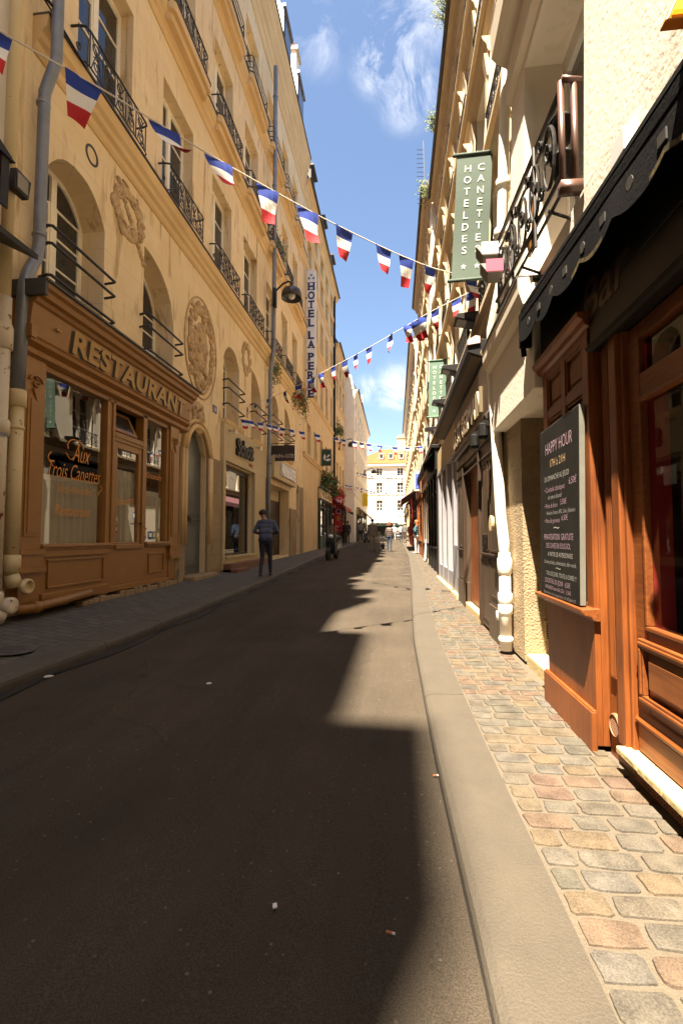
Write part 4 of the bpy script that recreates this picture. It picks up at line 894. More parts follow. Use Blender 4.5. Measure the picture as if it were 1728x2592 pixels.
# ---------------------------------------------------------------- generic town house
def house(label, s, X, y0, y1, zb, ze, floors, bays, wd, wall, mats, lean=0., depth=7, frame=WHITEF, pane=PANE, rail=None, ledge=.12, mansard=2.6, dormers=0, cornice=None, ops_extra=(), strings=True, loc_z=0, roofmat=SLATE, ztop=None, hoods=False, gutter_mat=LEAD, name='town_house', reveal=.25):
    """floors: list of (sill z, height). lean: battered front, metres back per metre of height"""
    bl = thing(name, label, 'building', (X - s * 3, (y0 + y1) / 2, loc_z))
    LZ = 2.6
    fx = lambda x, y, z: (x - s * lean * max(0, z - LZ), y, z)
    ops = [dict(y0=yc - wd / 2, y1=yc + wd / 2, z0=z, z1=z + h, d=reveal) for z, h in floors for yc in bays] + list(ops_extra)
    b = MB(); facade(b, s, X, y0, y1, zb, ze, ops); b.xf(fx)
    xb = X - s * depth
    for y in (y0, y1): b.quad((X, y, zb), (xb, y, zb), (xb, y, ze), fx(X, y, ze))
    b.quad((xb, y0, zb), (xb, y1, zb), (xb, y1, ze), (xb, y0, ze)); part('wall', b, wall, bl)
    if strings:
        for z, h in floors:
            b = MB(); moulding(b, s, X, y0 + .02, y1 - .02, [(.02, z - .26), (ledge * .5, z - .24), (ledge * .6, z - .14), (ledge, z - .10), (ledge, z - .02)]); b.xf(fx); part('string_course', b, mats, bl)
    cz = ze; co = cornice or .32
    b = MB(); moulding(b, s, X, y0 + .01, y1 - .01, [(.02, cz - .7), (.06, cz - .66), (.08, cz - .4), (co * .55, cz - .3), (co * .6, cz - .16), (co, cz - .1), (co, cz)]); b.xf(fx); o = part('cornice', b, mats, bl)
    b = MB(); xg = X + s * (co + .05); b.tube([fx(xg, y0 + .05, cz + .02), fx(xg, y1 - .05, cz + .02)], .065, 8); part('gutter', b, gutter_mat, o, True)
    x_ = fx(X, 0, cz)[0]
    b = MB(); pr = [(x_ + s * co * .9, cz + .005), (x_ - s * mansard * .3, cz + mansard * .75), (x_ - s * 3, cz + mansard * 1.1), (xb, cz + mansard * .6), (xb, cz + .005)]
    b.prism(pr, 'y', y0 + .05, y1 - .05); rf = part('roof', b, roofmat, bl)
    if dormers:
        q = MB(); dh = 1.75 if name == 'hotel_house' else 1.6
        q.prism([(0, 0), (s * .7, 0), (s * .7, dh), (s * .5, dh + .25), (0, dh + .4)], 'y', -.55, .55); q.box(*sorted((s * .702, s * .74)), -.42, .42, .15, dh - .15, 1); q.box(*sorted((s * .6, s * .86)), -.62, .62, dh, dh + .09); dmm = q.mesh('dormer', [LEAD, PANE])
        for i in range(dormers): put('dormer', dmm, (x_ - s * .62, y0 + (y1 - y0) * (i + .5) / dormers, cz + .03), rf)
    for z, h in floors:
        key = ('h', s, wd, h, lean, frame.name, pane.name); ms = win_meshes(key, s, wd, h, frame, pane, rows=3, lean=-s * lean)
        for yc in bays:
            x0 = fx(X, yc, z)[0]
            add_window(bl, None, (x0 - s * reveal, yc, z), ms, rail, (x0 + s * .004, yc, z + .01))
            if hoods:
                q = MB() ; hk = ('hood', s, wd)
                if hk not in WT:
                    moulding(q, s, 0, -wd / 2 - .22, wd / 2 + .22, [(.02, .02), (.04, .05), (.06, .14), (.11, .2), (.13, .26)])
                    for e in (-1, 1):
                        ya, yb = sorted((e * (wd / 2 + .04), e * (wd / 2 + .18))); q.prism([(0, -.34), (s * .05, -.32), (s * .09, .02), (0, .02)], 'y', ya, yb)
                        ya, yb = sorted((e * (wd / 2 + .0), e * (wd / 2 + .14))); q.box(*sorted((0, s * .05)), ya, yb, -h, -.0)
                    WT[hk] = q.mesh('window_hood', mats)
                put('window_hood', WT[hk], (fx(X, yc, z + h)[0], yc, z + h), bl)
    return bl, rf, fx
r_sm = bar_rail(1, 1.15, (.3, .6, .9), .12).mesh('railing', IRON)
r_smr = scroll_rail(-1, 1.1, .42, .10, .008).mesh('railing', IRON)

# hotel with the vertical sign, then two further houses on the left
hl, rf2, _ = house('ochre rendered hotel wall carrying the tall vertical sign, next beyond the stone house', 1, WX, 21.85, 33.7, -.2, 18.55,
      [(5.2, 1.6), (8.45, 2.2), (11.75, 2.1), (14.7, 1.6), (16.5, 1.4)], [23.4, 25.4, 27.5, 29.6, 31.8], 1.05, STONE2, MOULD, frame=WFRAME, dormers=3, mansard=3.2, ledge=.10, cornice=.3, name='hotel_house')
b = MB(); b.box(-6.5, -4.62, 33.75, 34.6, 18, 20.8); b.box(-6.6, -4.52, 33.7, 34.65, 20.8, 21.0, 1); part('chimney', b, [CREAM, LEDGE], rf2)
b = MB(); b.tube([(WX + .1, 32.7, 18.4), (WX + .1, 32.7, .6)], .075, 10); b.tube([(WX + .1, 32.7, 15.4), (WX + .1, 32.7, 11)], .085, 10); solo('downpipe', b, BLACK, 'thin black downpipe at the far end of the hotel wall with the vertical sign', 'drainpipe', smooth=True)
house('narrow ochre house with low eaves just before the sunlit blank gable', 1, WX, 33.75, 40.6, -.2, 15.3, [(5.0, 1.7), (8.2, 2.0), (11.3, 1.9), (13.4, 1.1)], [35.2, 37.2, 39.2], 1.0, STONE2, MOULD, frame=WFRAME, mansard=1.8, ledge=.08)
hg, rg_, _ = house('tall house whose blank sunlit side gable juts into the street on the left', 1, -3.5, 40.7, 60, -.2, 14.0, [(4.9, 1.7), (7.6, 1.9), (10.4, 1.8), (12.5, 1.0)], [43 + 2.6 * i for i in range(7)], 1.1, CREAM, TRIM, mansard=1.6, ledge=.08, frame=WFRAME)
b = MB(); b.prism([(-10.5, 14), (-3.5, 14), (-3.75, 15.3), (-6.5, 15.9), (-10.5, 15.5)], 'y', 40.66, 41.1); part('gable_parapet', b, CREAM, rg_)
b = MB(); b.box(-7.2, -3.9, 57.5, 58.6, 13, 16.3); b.box(-5.0, -3.9, 57.45, 58.65, 16.3, 18.6); part('chimney', b, CREAM, rg_)
street_lamp((WX + .02, 36, 8.3), 1.05, 1, 'distant bell-shaped street lamp against the sunlit gable')
street_lamp((-3.48, 54, 8.6), 1.1, 1, 'farthest bell-shaped street lamp on the left near the end house')
# the vertical hotel sign
vs_ = thing('vertical_sign', 'tall narrow white sign with blue letters HOTEL LA PERLE projecting on the left', 'sign', (-4.0, 22.3, 7.9))
b = MB(); b.box(-4.22, -3.78, 22.26, 22.42, 7.95, 14.15); b.box(-4.225, -3.775, 22.25, 22.43, 14.15, 14.20); part('panel', b, SIGNW, vs_, bev=.02)
q = MB(); z = 13.18
for ch in 'HOTEL LA PERLE':
    if ch == ' ': z -= .16; continue
    wl_ = .30 if ch in 'LEPT' else .34 if ch != 'I' else .16
    q.text(ch, .52, (-4.0 - wl_ / 2, 22.247, z), (1, 0, 0), width=wl_, bold=.02)
    for dz in (0,) + (() if ch in 'OPTI' else ()): pass
    for (dz, on_) in ((0, ch in 'HAPRTLE'), (.345, ch in 'HRPEL')):
        if on_: q.box(-4.0 - wl_ / 2 - .035, -4.0 + (wl_ / 2 + .035 if ch in 'HAR' and dz == 0 or ch == 'H' else -.04 + (.0 if ch != 'T' else .12)), 22.24, 22.25, z + dz, z + dz + .03)
    z -= .455
def star(q, c, r, xd=(1, 0, 0), m=0, th=.0):
    vs = []; xd = Vector(xd)
    for i in range(10):
        rr = r if i % 2 == 0 else r * .40; a = math.pi / 2 + i * math.pi / 5
        vs.append(Vector(c) + xd * rr * math.cos(a) + Vector((0, 0, 1)) * rr * math.sin(a))
    vs.append(Vector(c)); q.add(vs, [(i, (i + 1) % 10, 10) for i in range(10)], m)
for dx, dz in ((0, .10), (-.11, -.06), (.11, -.06)): star(q, (-4.0 + dx, 22.247, 13.82 + dz), .085)
part('lettering', q, NAVY, vs_)
b = MB()
for z in (9.2, 12.8): b.box(WX, -4.2, 22.31, 22.36, z, z + .05)
part('bracket', b, IRON, vs_)

# ---------------------------------------------------------------- generic shopfront
def shopfront(label, s, X, y0, y1, zg, H, fmat, fascia, text=None, tmat=None, awn=None, n=2, name='shopfront', stall=.7, sz=.34, pan=GLASS):
    sp = thing(name, label, 'shopfront', (X, (y0 + y1) / 2, zg)); P = lambda a, c: sorted((X + s * a, X + s * c))
    b = MB(); fh = .55
    for k in range(n + 1):
        y = y0 + (y1 - y0 - .16) * k / n; b.box(*P(-.01, .10), y, y + .16, zg - .1, zg + H - fh)
    b.box(*P(-.01, .055), y0 + .16, y1 - .16, zg + H - fh - .5, zg + H - fh - .42); b.box(*P(-.01, .06), y0 + .1, y1 - .1, zg + H - fh - .06, zg + H - fh)
    part('frame', b, fmat, sp, bev=.008)
    st_ = MB(); st_.box(*P(-.01, .07), y0 + .16, y1 - .16, zg - .1, zg + stall); st_.box(*P(-.01, .12), y0 + .14, y1 - .14, zg + stall, zg + stall + .05); part('stall_riser', st_, fmat, sp, bev=.008)
    q = MB(); x = X + s * .03; q.quad((x, y0 + .1, zg + stall), (x, y1 - .1, zg + stall), (x, y1 - .1, zg + H - fh), (x, y0 + .1, zg + H - fh)); part('shop_pane', q, PANE, sp)
    q = MB(); q.box(*P(-.01, .14), y0 - .03, y1 + .03, zg + H - fh, zg + H); fa_ = part('fascia', q, fascia, sp, bev=.008)
    q = MB(); q.box(*P(-.01, .24), y0 - .07, y1 + .07, zg + H, zg + H + .09); part('cornice', q, fmat, sp, bev=.01)
    if text:
        q = MB(); xd = (0, s, 0); L_ = (y1 - y0) * .8; o = (X + s * .143, (y0 + y1) / 2 - s * L_ / 2, zg + H - fh + .14); q.text(text, sz, o, xd, width=L_, ext=.008, bold=.006); part('lettering', q, tmat, fa_)
    if awn:
        mat, pr, dz = awn; zt = zg + H - .05; q = MB(); q.prism([(X + s * .15, zt), (X + s * pr, zt - dz), (X + s * pr, zt - dz - .22), (X + s * (pr - .02), zt - dz - .22), (X + s * (pr - .02), zt - dz - .02), (X + s * .15, zt - .03)], 'y', y0, y1); part('awning', q, mat, sp)
    return sp
shopfront('bottle green shop with a cream fascia under hanging greenery', 1, WX + .05, 26.2, 30.6, .45, 3.4, GREEN, M('cream_fascia', (.60, .47, .28), (.5, .38, .2), 5, .5), 'FLEURS', M('brown_lettering', (.22, .13, .05)), n=3)
shopfront('small dark shop with a red awning behind the red 64 banner', 1, WX + .05, 31.2, 35.2, .5, 3.2, BROWN, SHOPRED, None, None, (M('red_awning', (.42, .05, .03), (.5, .12, .08), 9, .9), 1.0, .5))
shopfront('plain dark shop under the low-eaved house on the left', 1, WX + .05, 35.8, 40.2, .55, 3.0, BLACK, BROWN, None, None, (BLACKC, .7, .3))
shopfront('far left shop with a striped awning past the gable', 1, -3.45, 43, 48, .62, 3.1, BROWN, BEIGE, None, None, (M('pink_awning', (.5, .3, .22), (.2, .1, .12), 18, .9), 1.1, .6))
shopfront('farthest shop on the left before the end house', 1, -3.45, 49, 56, .72, 3.0, TAUPE, BEIGE, None, None, (BEIGE, .8, .4))
bn = thing('street_banner', 'tall red vertical banner with a circled 64 on the left', 'banner', (-3.75, 31.8, 1.3))
b = MB(); b.prism([(-4.05, 3.95), (-3.45, 3.95), (-3.45, 3.2), (-3.62, 2.95), (-3.55, 1.45), (-4.1, 1.45), (-4.1, 2.9), (-4.0, 3.2)], 'y', 31.8, 31.83); part('cloth', b, SHOPRED, bn)
q = MB(); q.text('64', .36, (-3.93, 31.795, 3.42), (1, 0, 0), bold=.015); q.tube([(-3.74 + .24 * math.cos(a * .3), 31.79, 3.55 + .24 * math.sin(a * .3)) for a in range(18)], .016, 5); q.tube([(-3.80 + .16 * math.cos(a * .3), 31.79, 2.85 + .16 * math.sin(a * .3)) for a in range(22)], .014, 5); q.tube([(-3.88 + .14 * math.cos(a * .3), 31.79, 1.7 + .14 * math.sin(a * .3)) for a in range(18)], .012, 5); part('emblem', q, SIGNW, bn)
q = MB(); q.ball((-3.80, 31.79, 2.85), .10, .01, .10, 12, 8); q.prism([(-3.95, 2.5), (-3.7, 2.52), (-3.76, 2.2), (-3.9, 2.2)], 'y', 31.785, 31.795, 1); part('motif', q, [NAVY, GOLD], bn)
b = MB(); b.tube([(WX, 31.84, 3.96), (-3.42, 31.84, 3.96)], .02, 6); part('rod', b, IRON, bn)
lf = thing('leaf_sign', 'dark green projecting sign with white leaves on the hotel wall', 'sign', (-4.0, 27.5, 5.3))
b = MB(); b.box(-4.28, -3.72, 27.46, 27.54, 5.32, 6.26); part('board', b, GREEN, lf)
def leaf(q, c, L_, w_, a):
    n = 8; pts = []
    for i in range(n + 1): t = i / n; pts.append((L_ * t, w_ * math.sin(math.pi * t)))
    for i in range(n + 1): t = 1 - i / n; pts.append((L_ * t, -w_ * math.sin(math.pi * t)))
    ca, sa = math.cos(a), math.sin(a); q.add([(c[0] + x * ca - z * sa, c[1], c[2] + x * sa + z * ca) for x, z in pts], [tuple(range(len(pts)))])
q = MB(); leaf(q, (-4.12, 27.455, 5.62), .40, .07, 1.5); leaf(q, (-4.08, 27.453, 5.63), .36, .07, .15); leaf(q, (-3.98, 27.455, 5.80), .26, .05, .75); part('leaves', q, SIGNW, lf)
b = MB(); b.tube([(WX, 27.5, 6.3), (-3.72, 27.5, 6.3)], .018, 6); part('rod', b, IRON, lf)
q = MB(); q.box(-4.28, -3.72, 30.4, 30.46, 4.15, 5.0); solo('green_sign', q, GREEN, 'plain dark green projecting sign above the green shop', 'sign')
ys_ = thing('yellow_sign', 'small yellow vertical sign far down the left side', 'sign', (-3.2, 50, 4.6))
b = MB(); b.box(-3.46, -2.85, 50, 50.1, 4.35, 5.75); part('panel', b, YELLOW, ys_)
q = MB()
for i, ch in enumerate('HOTEL'): q.text(ch, .26, (-3.25, 49.99, 5.45 - i * .25), (1, 0, 0))
part('lettering', q, BLACK, ys_)

# ---------------------------------------------------------------- the house closing the street
eb = thing('end_house', 'white four-storey house with an orange tiled roof closing the street', 'building', (0, 69, .9))
EY = 66.0
b = MB()
colx = [-6.2, -2.15, .72, 4.4]; rowz = [(9.55, 1.15), (7.15, 1.5), (4.7, 1.5)]
ops = [dict(y0=x - .42, y1=x + .42, z0=z, z1=z + h, d=.22) for x in colx for z, h in rowz] + [dict(y0=-9, y1=7, z0=.9, z1=2.75, d=.9)]
f_ = MB(); facade(f_, -1, 0, -10, 12, .3, 11.25, ops)
ROT = lambda x, y, z: (y, EY + x, z)
f_.xf(ROT); b = f_
b.quad((-10, EY, .3), (-10, EY + 8, .3), (-10, EY + 8, 11.25), (-10, EY, 11.25)); b.quad((12, EY, .3), (12, EY + 8, .3), (12, EY + 8, 11.25), (12, EY, 11.25))
part('wall', b, CREAM2, eb)
b = MB(); b.add([(-3.3, EY - .25, 11.3), (12, EY - .25, 11.3), (12, EY + 3.2, 13.9), (-1.6, EY + 3.2, 13.9)], [(0, 1, 2, 3)]); b.add([(-3.3, EY - .25, 11.3), (-1.6, EY + 3.2, 13.9), (-5, EY + 6, 13.2), (-8, EY + 1, 11.3)], [(0, 1, 2, 3)]); b.box(-10, 12, EY - .3, EY + .1, 11.2, 11.33)
rfe = part('roof', b, TILE, eb)
b = MB(); b.box(-10, 12, EY - .32, EY, 10.95, 11.2)
for z in (9.3, 6.9, 3.95): b.box(-10, 12, EY - .07, EY, z, z + .1)
part('string_course', b, TRIM, eb)
for x in (-1.9, -.55, .9):
    q = MB(); q.box(x - .32, x + .32, EY + .5, EY + 1.5, 12.05, 12.75); q.box(x - .38, x + .38, EY + .42, EY + 1.5, 12.75, 12.82); dq = part('dormer', q, CREAM2, rfe); q = MB(); q.box(x - .22, x + .22, EY + .47, EY + .5, 12.2, 12.65); part('pane', q, PANE, dq)
b = MB(); b.box(.4, 3.2, EY + 2.6, EY + 3.6, 12.5, 15.4); b.box(.3, 3.3, EY + 2.5, EY + 3.7, 15.4, 15.6)
c_ = part('chimney', b, M('ochre_render', (.58, .44, .26), (.5, .38, .22), 3, .9), rfe)
b = MB()
for k in range(12): b.lathe([(.09, 0), (.08, .35), (0, .36)], (.6 + k * .22, EY + 3.1, 15.6), n=8)
part('chimney_pots', b, POT, c_, True)
for x in colx:
    for z, h in rowz:
        key = ('e', h)
        if key not in WT:
            q = MB(); q.box(-.42, -.36, -.05, 0, 0, h); q.box(.36, .42, -.05, 0, 0, h); q.box(-.04, .04, -.06, 0, 0, h); q.box(-.36, .36, -.05, 0, h - .06, h); q.box(-.36, .36, -.05, 0, 0, .07)
            for k in (1, 2): q.box(-.36, .36, -.045, 0, h * k / 3 - .02, h * k / 3 + .02)
            p_ = MB(); p_.quad((-.4, -.02, .02), (.4, -.02, .02), (.4, -.02, h - .02), (-.4, -.02, h - .02)); WT[key] = (q.mesh('window', WHITEF), p_.mesh('pane', PANE))
        add_window(eb, None, (x, EY + .22, z), WT[key])
es = thing('end_shop', 'dark ground floor shop with a cream sign at the street end', 'shopfront', (0, EY, .9))
b = MB(); b.box(-9, 7, EY + .5, EY + .6, .8, 2.75); part('glazing', b, DARK, es)
b = MB()
for x in (-5, -3.2, -2.0, -.6, .6, 1.5, 2.6): b.box(x, x + .08, EY + .3, EY + .5, .8, 2.75)
b.box(-9, 7, EY - .1, EY + .3, 2.62, 2.85); part('frame', b, GREEN, es)
b = MB(); b.box(-3.6, .3, EY - .25, EY - .05, 3.05, 3.9); part('sign_board', b, CREAM2, es)
b = MB(); b.box(1.05, 1.15, EY - .06, EY, .9, 2.6); part('neon_post', b, M('green_post', (.02, .3, .2)), es)

bh = thing('added_near_end_house', 'added unseen dark brick house behind the viewer, closing off sky light from the street', 'building', (0, -38, 0))  # added out of view to shut sky light off the near road
b = MB(); b.box(-12, 12, -44, -36.05, -.2, 18); part('wall', b, LOW_BOUNCE, bh)
b = MB(); b.prism([(-44, 18), (-36, 18), (-38, 20.5), (-42, 20.5)], 'x', -12, 12); part('roof', b, SLATE, bh)

# ---------------------------------------------------------------- right: the bar front (varnished oak)
bar = thing('oak_shopfront', 'varnished oak bar front with black fascia and raised door panel at the right edge', 'shopfront', (1.05, 1.6, .1))
BXX = 1.0
b = MB()
b.box(1.025, 1.16, 2.58, 3.30, .1, 2.26)                                      # pilaster core
for (ya, yb) in ((2.56, 2.645), (2.895, 2.965), (3.225, 3.31)): b.box(1.0, 1.03, ya, yb, .74, 2.26)
for (za, zb) in ((2.19, 2.26), (1.915, 1.975), (1.60, 1.66), (.74, .80)):
    for (ya, yb) in ((2.645, 2.895), (2.965, 3.225)): b.box(1.001, 1.03, ya, yb, za, zb)
b.box(1.0, 1.03, 2.56, 3.31, .1, .742)
b.box(.972, 1.0, 2.555, 3.325, .06, .268); b.box(.978, 1.0, 2.557, 3.322, .268, .276)
b.box(1.03, 1.16, 2.56, 2.581, .1, 2.26)
part('pilaster', b, OAK, bar, bev=.006)
b = MB()
for (za, zb) in ((1.975, 2.19), (1.66, 1.915)):
    for (ya, yb) in ((2.645, 2.895), (2.965, 3.225)):
        for (c, d, e, f) in ((ya, yb, za, za + .018), (ya, yb, zb - .018, zb), (ya, ya + .018, za + .018, zb - .018), (yb - .018, yb, za + .018, zb - .018)): b.box(1.008, 1.03, c, d, e, f)
        b.box(1.016, 1.03, ya + .045, yb - .045, za + .045, zb - .045)
part('pilaster_panel', b, OAK, bar, bev=.005)
b = MB(); moulding(b, -1, 1.0, 2.53, 3.335, [(.0, .722), (.018, .728), (.022, .742), (.055, .750), (.072, .768), (.072, .782), (.0, .786)]); part('ledge', b, OAK_H, bar, bev=.003)
b = MB(); moulding(b, -1, 1.0, 2.53, 3.34, [(.0, 2.24), (.02, 2.25), (.03, 2.275), (.055, 2.29), (.06, 2.318), (.0, 2.32)]); part('capital', b, OAK_H, bar, bev=.003)
b = MB()                                                                       # reeded posts beside the pilaster
b.box(1.062, 1.16, 2.40, 2.562, .06, 2.12); b.box(1.03, 1.16, 2.325, 2.40, .19, 2.12); b.box(1.05, 1.16, 2.30, 2.325, .19, 2.12)
for y in (2.455, 2.475, 2.495): b.tube([(1.055, y, .47), (1.055, y, 2.12)], .011, 8)
b.box(1.046, 1.064, 2.444, 2.506, .462, .474)
part('reeded_post', b, OAK, bar, bev=.005)
b = MB(); b.lathe([(0, 0), (.056, 0), (.056, -.010), (.050, -.016), (.048, -.006), (0, -.006)], (1.062, 2.485, .235), 'x', 24)
for k in range(-4, 5):
    hw = math.sqrt(max(0, .046 ** 2 - (k * .010) ** 2)); b.box(1.050, 1.057, 2.485 - hw, 2.485 + hw, .235 + k * .010 - .0028, .235 + k * .010 + .0028, 1)
part('round_vent', b, [M('painted_vent', (.26, .12, .06)), M('vent_slat', (.40, .22, .13))], bar)
def leaf_(y0, y1):                                                             # one glazed leaf with its raised panel
    d = MB()
    d.box(1.075, 1.13, y1 - .10, y1, .2, 2.10); d.box(1.075, 1.13, y0, y0 + .10, .2, 2.10)
    for (za, zb) in ((1.76, 1.87), (2.03, 2.10), (.20, .745)): d.box(1.076, 1.13, y0 + .1, y1 - .1, za, zb)
    moulding(d, -1, 1.075, y0 + .01, y1 - .01, [(.0, .325), (.018, .33), (.022, .345), (.012, .362), (.008, .385), (.0, .395)])
    d.box(1.066, 1.08, y0 + .015, y1 - .012, .205, .325)
    o = part('door_leaf', d, OAK_H, bar, bev=.005)
    m = MB(); a, c, e, f = y0 + .065, y1 - .055, .425, .705; t = .042
    prof = lambda k: [(0, 0), (.016, .004), (.022, .014), (.012, .028), (.004, .042), (0, .042)]
    for (ya, yb, za, zb, ax) in ((a, c, e, e + t, 0), (a, c, f - t, f, 0), (a, a + t, e + t, f - t, 1), (c - t, c, e + t, f - t, 1)):
        m.box(1.052, 1.076, ya, yb, za, zb)
        if ax == 0: m.box(1.046, 1.076, ya + .008, yb - .008, (za + zb) / 2 - .008, (za + zb) / 2 + .008)
        else: m.box(1.046, 1.076, (ya + yb) / 2 - .008, (ya + yb) / 2 + .008, za, zb)
    part('panel_moulding', m, OAK_H, o, bev=.004)
    m = MB(); a, c, e, f = a + .085, c - .085, e + .082, f - .082; m.add([(1.075, a - .03, e - .03), (1.075, c + .03, e - .03), (1.075, c + .03, f + .03), (1.075, a - .03, f + .03), (1.058, a, e), (1.058, c, e), (1.058, c, f), (1.058, a, f)], [(0, 1, 5, 4), (1, 2, 6, 5), (2, 3, 7, 6), (3, 0, 4, 7)]); m.box(1.054, 1.06, a, c, e, f); part('raised_panel', m, OAK_P, o, bev=.002)
    m = MB(); yb = y1 - .10; ya = y0 + .10
    for (c, d_, e, f) in ((ya, yb, .745, .765), (ya, yb, 1.74, 1.76), (ya, ya + .02, .765, 1.74), (yb - .02, yb, .765, 1.74)): m.box(1.064, 1.10, c, d_, e, f)
    part('glazing_bead', m, OAK_H, o, bev=.005)
    part('pane', pane_x(1.095, ya + .01, yb - .01, .75, 1.755), GLASS_B, o); part('pane', pane_x(1.105, ya, yb, 1.87, 2.03), GLASS_B, o)
leaf_(1.02, 2.30); leaf_(-.30, .98)
b = MB(); b.box(1.03, 1.16, .98, 1.02, .19, 2.12); b.box(1.03, 1.16, -.6, -.3, .19, 2.12); part('mullion', b, OAK, bar, bev=.005)
b = MB(); r3 = random.Random(6)
for i in range(16):
    y = 2.345 - i * .19; b.box(.99 + .004 * r3.random(), 1.10, y - .187, y, .163 + .004 * r3.random(), .198)
part('sill', b, YSILL, bar, bev=.006)
b = MB(); b.box(1.06, 1.16, 2.27, 2.40, .0, .165, 1); b.box(1.12, 1.14, -.6, 2.3, .0, .17, 2)
y = 2.26
while y > -.5: b.tube([(1.035, y, .09), (1.035, y, .166)], .0022, 4); y -= .017
for k in range(5): b.tube([(1.035, -.5, .1 + k * .015), (1.035, 2.26, .1 + k * .015)], .0022, 4)
part('vent_grille', b, [RUST, OLDSTONE, DARK], bar)
b = MB(); b.box(1.005, 1.16, -1.5, 2.54, 2.12, 2.325); b.box(1.003, 1.16, -1.5, 3.36, 2.325, 2.66); moulding(b, -1, 1.005, -1.5, 2.53, [(.0, 2.095), (.02, 2.10), (.03, 2.118), (.012, 2.135), (.0, 2.14)]); b.box(1.02, 1.15, -1.5, 2.545, 2.105, 2.12)
fa = part('fascia', b, BLACK, bar, bev=.004)
q = MB(); q.text('Bar', .30, (1.003, 2.60, 2.27), (0, -1, 0), shear=.12, width=.50, bold=.002, ext=.0015); part('lettering', q, M('faded_gilt', (.075, .035, .015), None, rough=.4), fa)
b = MB(); b.box(2.8, 2.85, -1.5, 3.3, .1, 2.6); b.box(1.17, 2.8, 2.40, 2.45, .1, 2.6); b.box(1.17, 2.8, -1.5, -1.45, .1, 2.6); b.box(1.17, 2.8, -1.45, 2.4, .1, .14); b.box(1.17, 2.8, -1.45, 2.4, 2.5, 2.55)
b.box(1.9, 2.3, .6, 2.0, .14, 1.1, 1); b.box(1.85, 2.35, .55, 2.05, 1.1, 1.15, 1)
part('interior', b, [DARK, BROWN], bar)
b = MB(); b.box(1.10, 1.185, 2.185, 2.198, .6, 2.0); part('red_panel', b, REDCURT, bar)
TL = lambda x, y, z: (x, y, z - .115 + .07 * (y - 1.5))
aw = thing('bar_awning', 'black scalloped canvas awning above the oak bar front', 'awning', (.95, 1, 2.4))
b = MB(); b.tube([(.93, -1.5, 2.72), (.93, 3.40, 2.72)], .045, 10); b.box(.93, 1.06, -1.5, 3.38, 2.68, 2.75); b.box(.885, .925, -1.5, 3.39, 2.65, 2.70); b.xf(TL); part('cassette', b, BLACKC, aw)
b = MB(); n = 160; y0, y1 = -1.4, 3.38; top = []; bot = []
for i in range(n + 1):
    y = y1 + (y0 - y1) * i / n; ph = ((y1 - y) % .36) / .36; d = .15 + .05 * (1 - abs(2 * ph - 1) ** 2.2); top.append((.89, y, 2.66)); bot.append((.872 + .006 * math.sin(y * 9), y, 2.66 - d))
vs = top + bot + [(x + .004, y, z) for x, y, z in bot] + [(x + .004, y, z) for x, y, z in top]; k = n + 1
b.add(vs, [(i, i + 1, k + i + 1, k + i) for i in range(n)] + [(2 * k + i, 2 * k + i + 1, 3 * k + i + 1, 3 * k + i) for i in range(n)] + [(k + i, k + i + 1, 2 * k + i + 1, 2 * k + i) for i in range(n)], 0)
b.xf(TL); part('valance', b, BLACKC, aw)
b = MB()
for i in range(n):
    if ((bot[i][1] + 3) % .72) < .36 and bot[i][1] > .9 and bot[i][1] < 2.45: b.quad(tuple(Vector(bot[i]) + Vector((-.003, 0, 0))), tuple(Vector(bot[i + 1]) + Vector((-.003, 0, 0))), tuple(Vector(bot[i + 1]) + Vector((-.003, 0, .02))), tuple(Vector(bot[i]) + Vector((-.003, 0, .02))))
b.xf(TL)
if b.v: part('yellow_trim', b, M('worn_yellow_trim', (.13, .09, .012), (.02, .015, .006), 30, .8, contrast=.2), aw)
i = 0; y = 3.2; FM = M('faded_motif', (.03, .026, .022))
while y > 1.0:
    b = MB()
    if i % 2: b.box(.874, .880, y - .05, y, 2.545, 2.585)
    else: b.lathe([(0, 0), (.026, 0), (.026, .004), (0, .004)], (.876, y - .03, 2.565), 'x', 12)
    b.xf(TL); part('trim_motif', b, FM, aw); y -= .225; i += 1
b = MB(); b.box(.88, .96, 3.38, 3.42, 2.46, 2.70); b.tube([(.9, 3.40, 2.5), (.91, 3.41, 2.40)], .018, 6); b.xf(TL); part('end_bracket', b, BLACKC, aw)

# chalkboard leaning on the pilaster ledge
ch = thing('chalkboard', 'tall happy hour chalkboard leaning on the oak ledge of the bar front', 'chalkboard', (.97, 2.93, .786))
b = MB(); b.box(-.028, 0, -.335, .335, 0, 1.055, 1); b.quad((-.0285, -.332, .003), (-.0285, .332, .003), (-.0285, .332, 1.052), (-.0285, -.332, 1.052), 0)
CB = lambda x, y, z: (.975 + x + .018 * z, 2.93 + y, .787 + z + y * -.02)
b.xf(CB); part('board', b, [CHALKB, CHALKE], ch)
Q = [MB(), MB(), MB(), MB()]
def cw(m, txt, sz, left, z, wd, sh=0.1, bold=-.0006):
    Q[m].text(txt, sz * .92, (-.0295, .335 - left, z), (0, -1, -.02), m=0, width=wd, shear=sh, bold=bold)
cw(0, 'HAPPY HOUR', .115, .11, .885, .46, 0, -.001)
cw(1, '17H à 21H', .075, .20, .795, .26, 0, -.0008); cw(2, 'DU DIMANCHE AU JEUDI', .05, .09, .715, .43)
cw(0, '• Cocktails classiques', .05, .09, .645, .36); cw(0, '6,50€', .06, .52, .650, .11); cw(2, 'et sans alcool', .042, .16, .598, .24)
cw(0, '• Pinte de bière', .046, .09, .545, .24); cw(0, '5,50€', .05, .38, .548, .10); cw(2, 'Heineken, Fosters, AFFL, Cidre, Edelweiss', .038, .13, .502, .48)
cw(0, '• Pinte de guinness', .046, .09, .452, .28); cw(0, '6,50€', .05, .40, .455, .10)
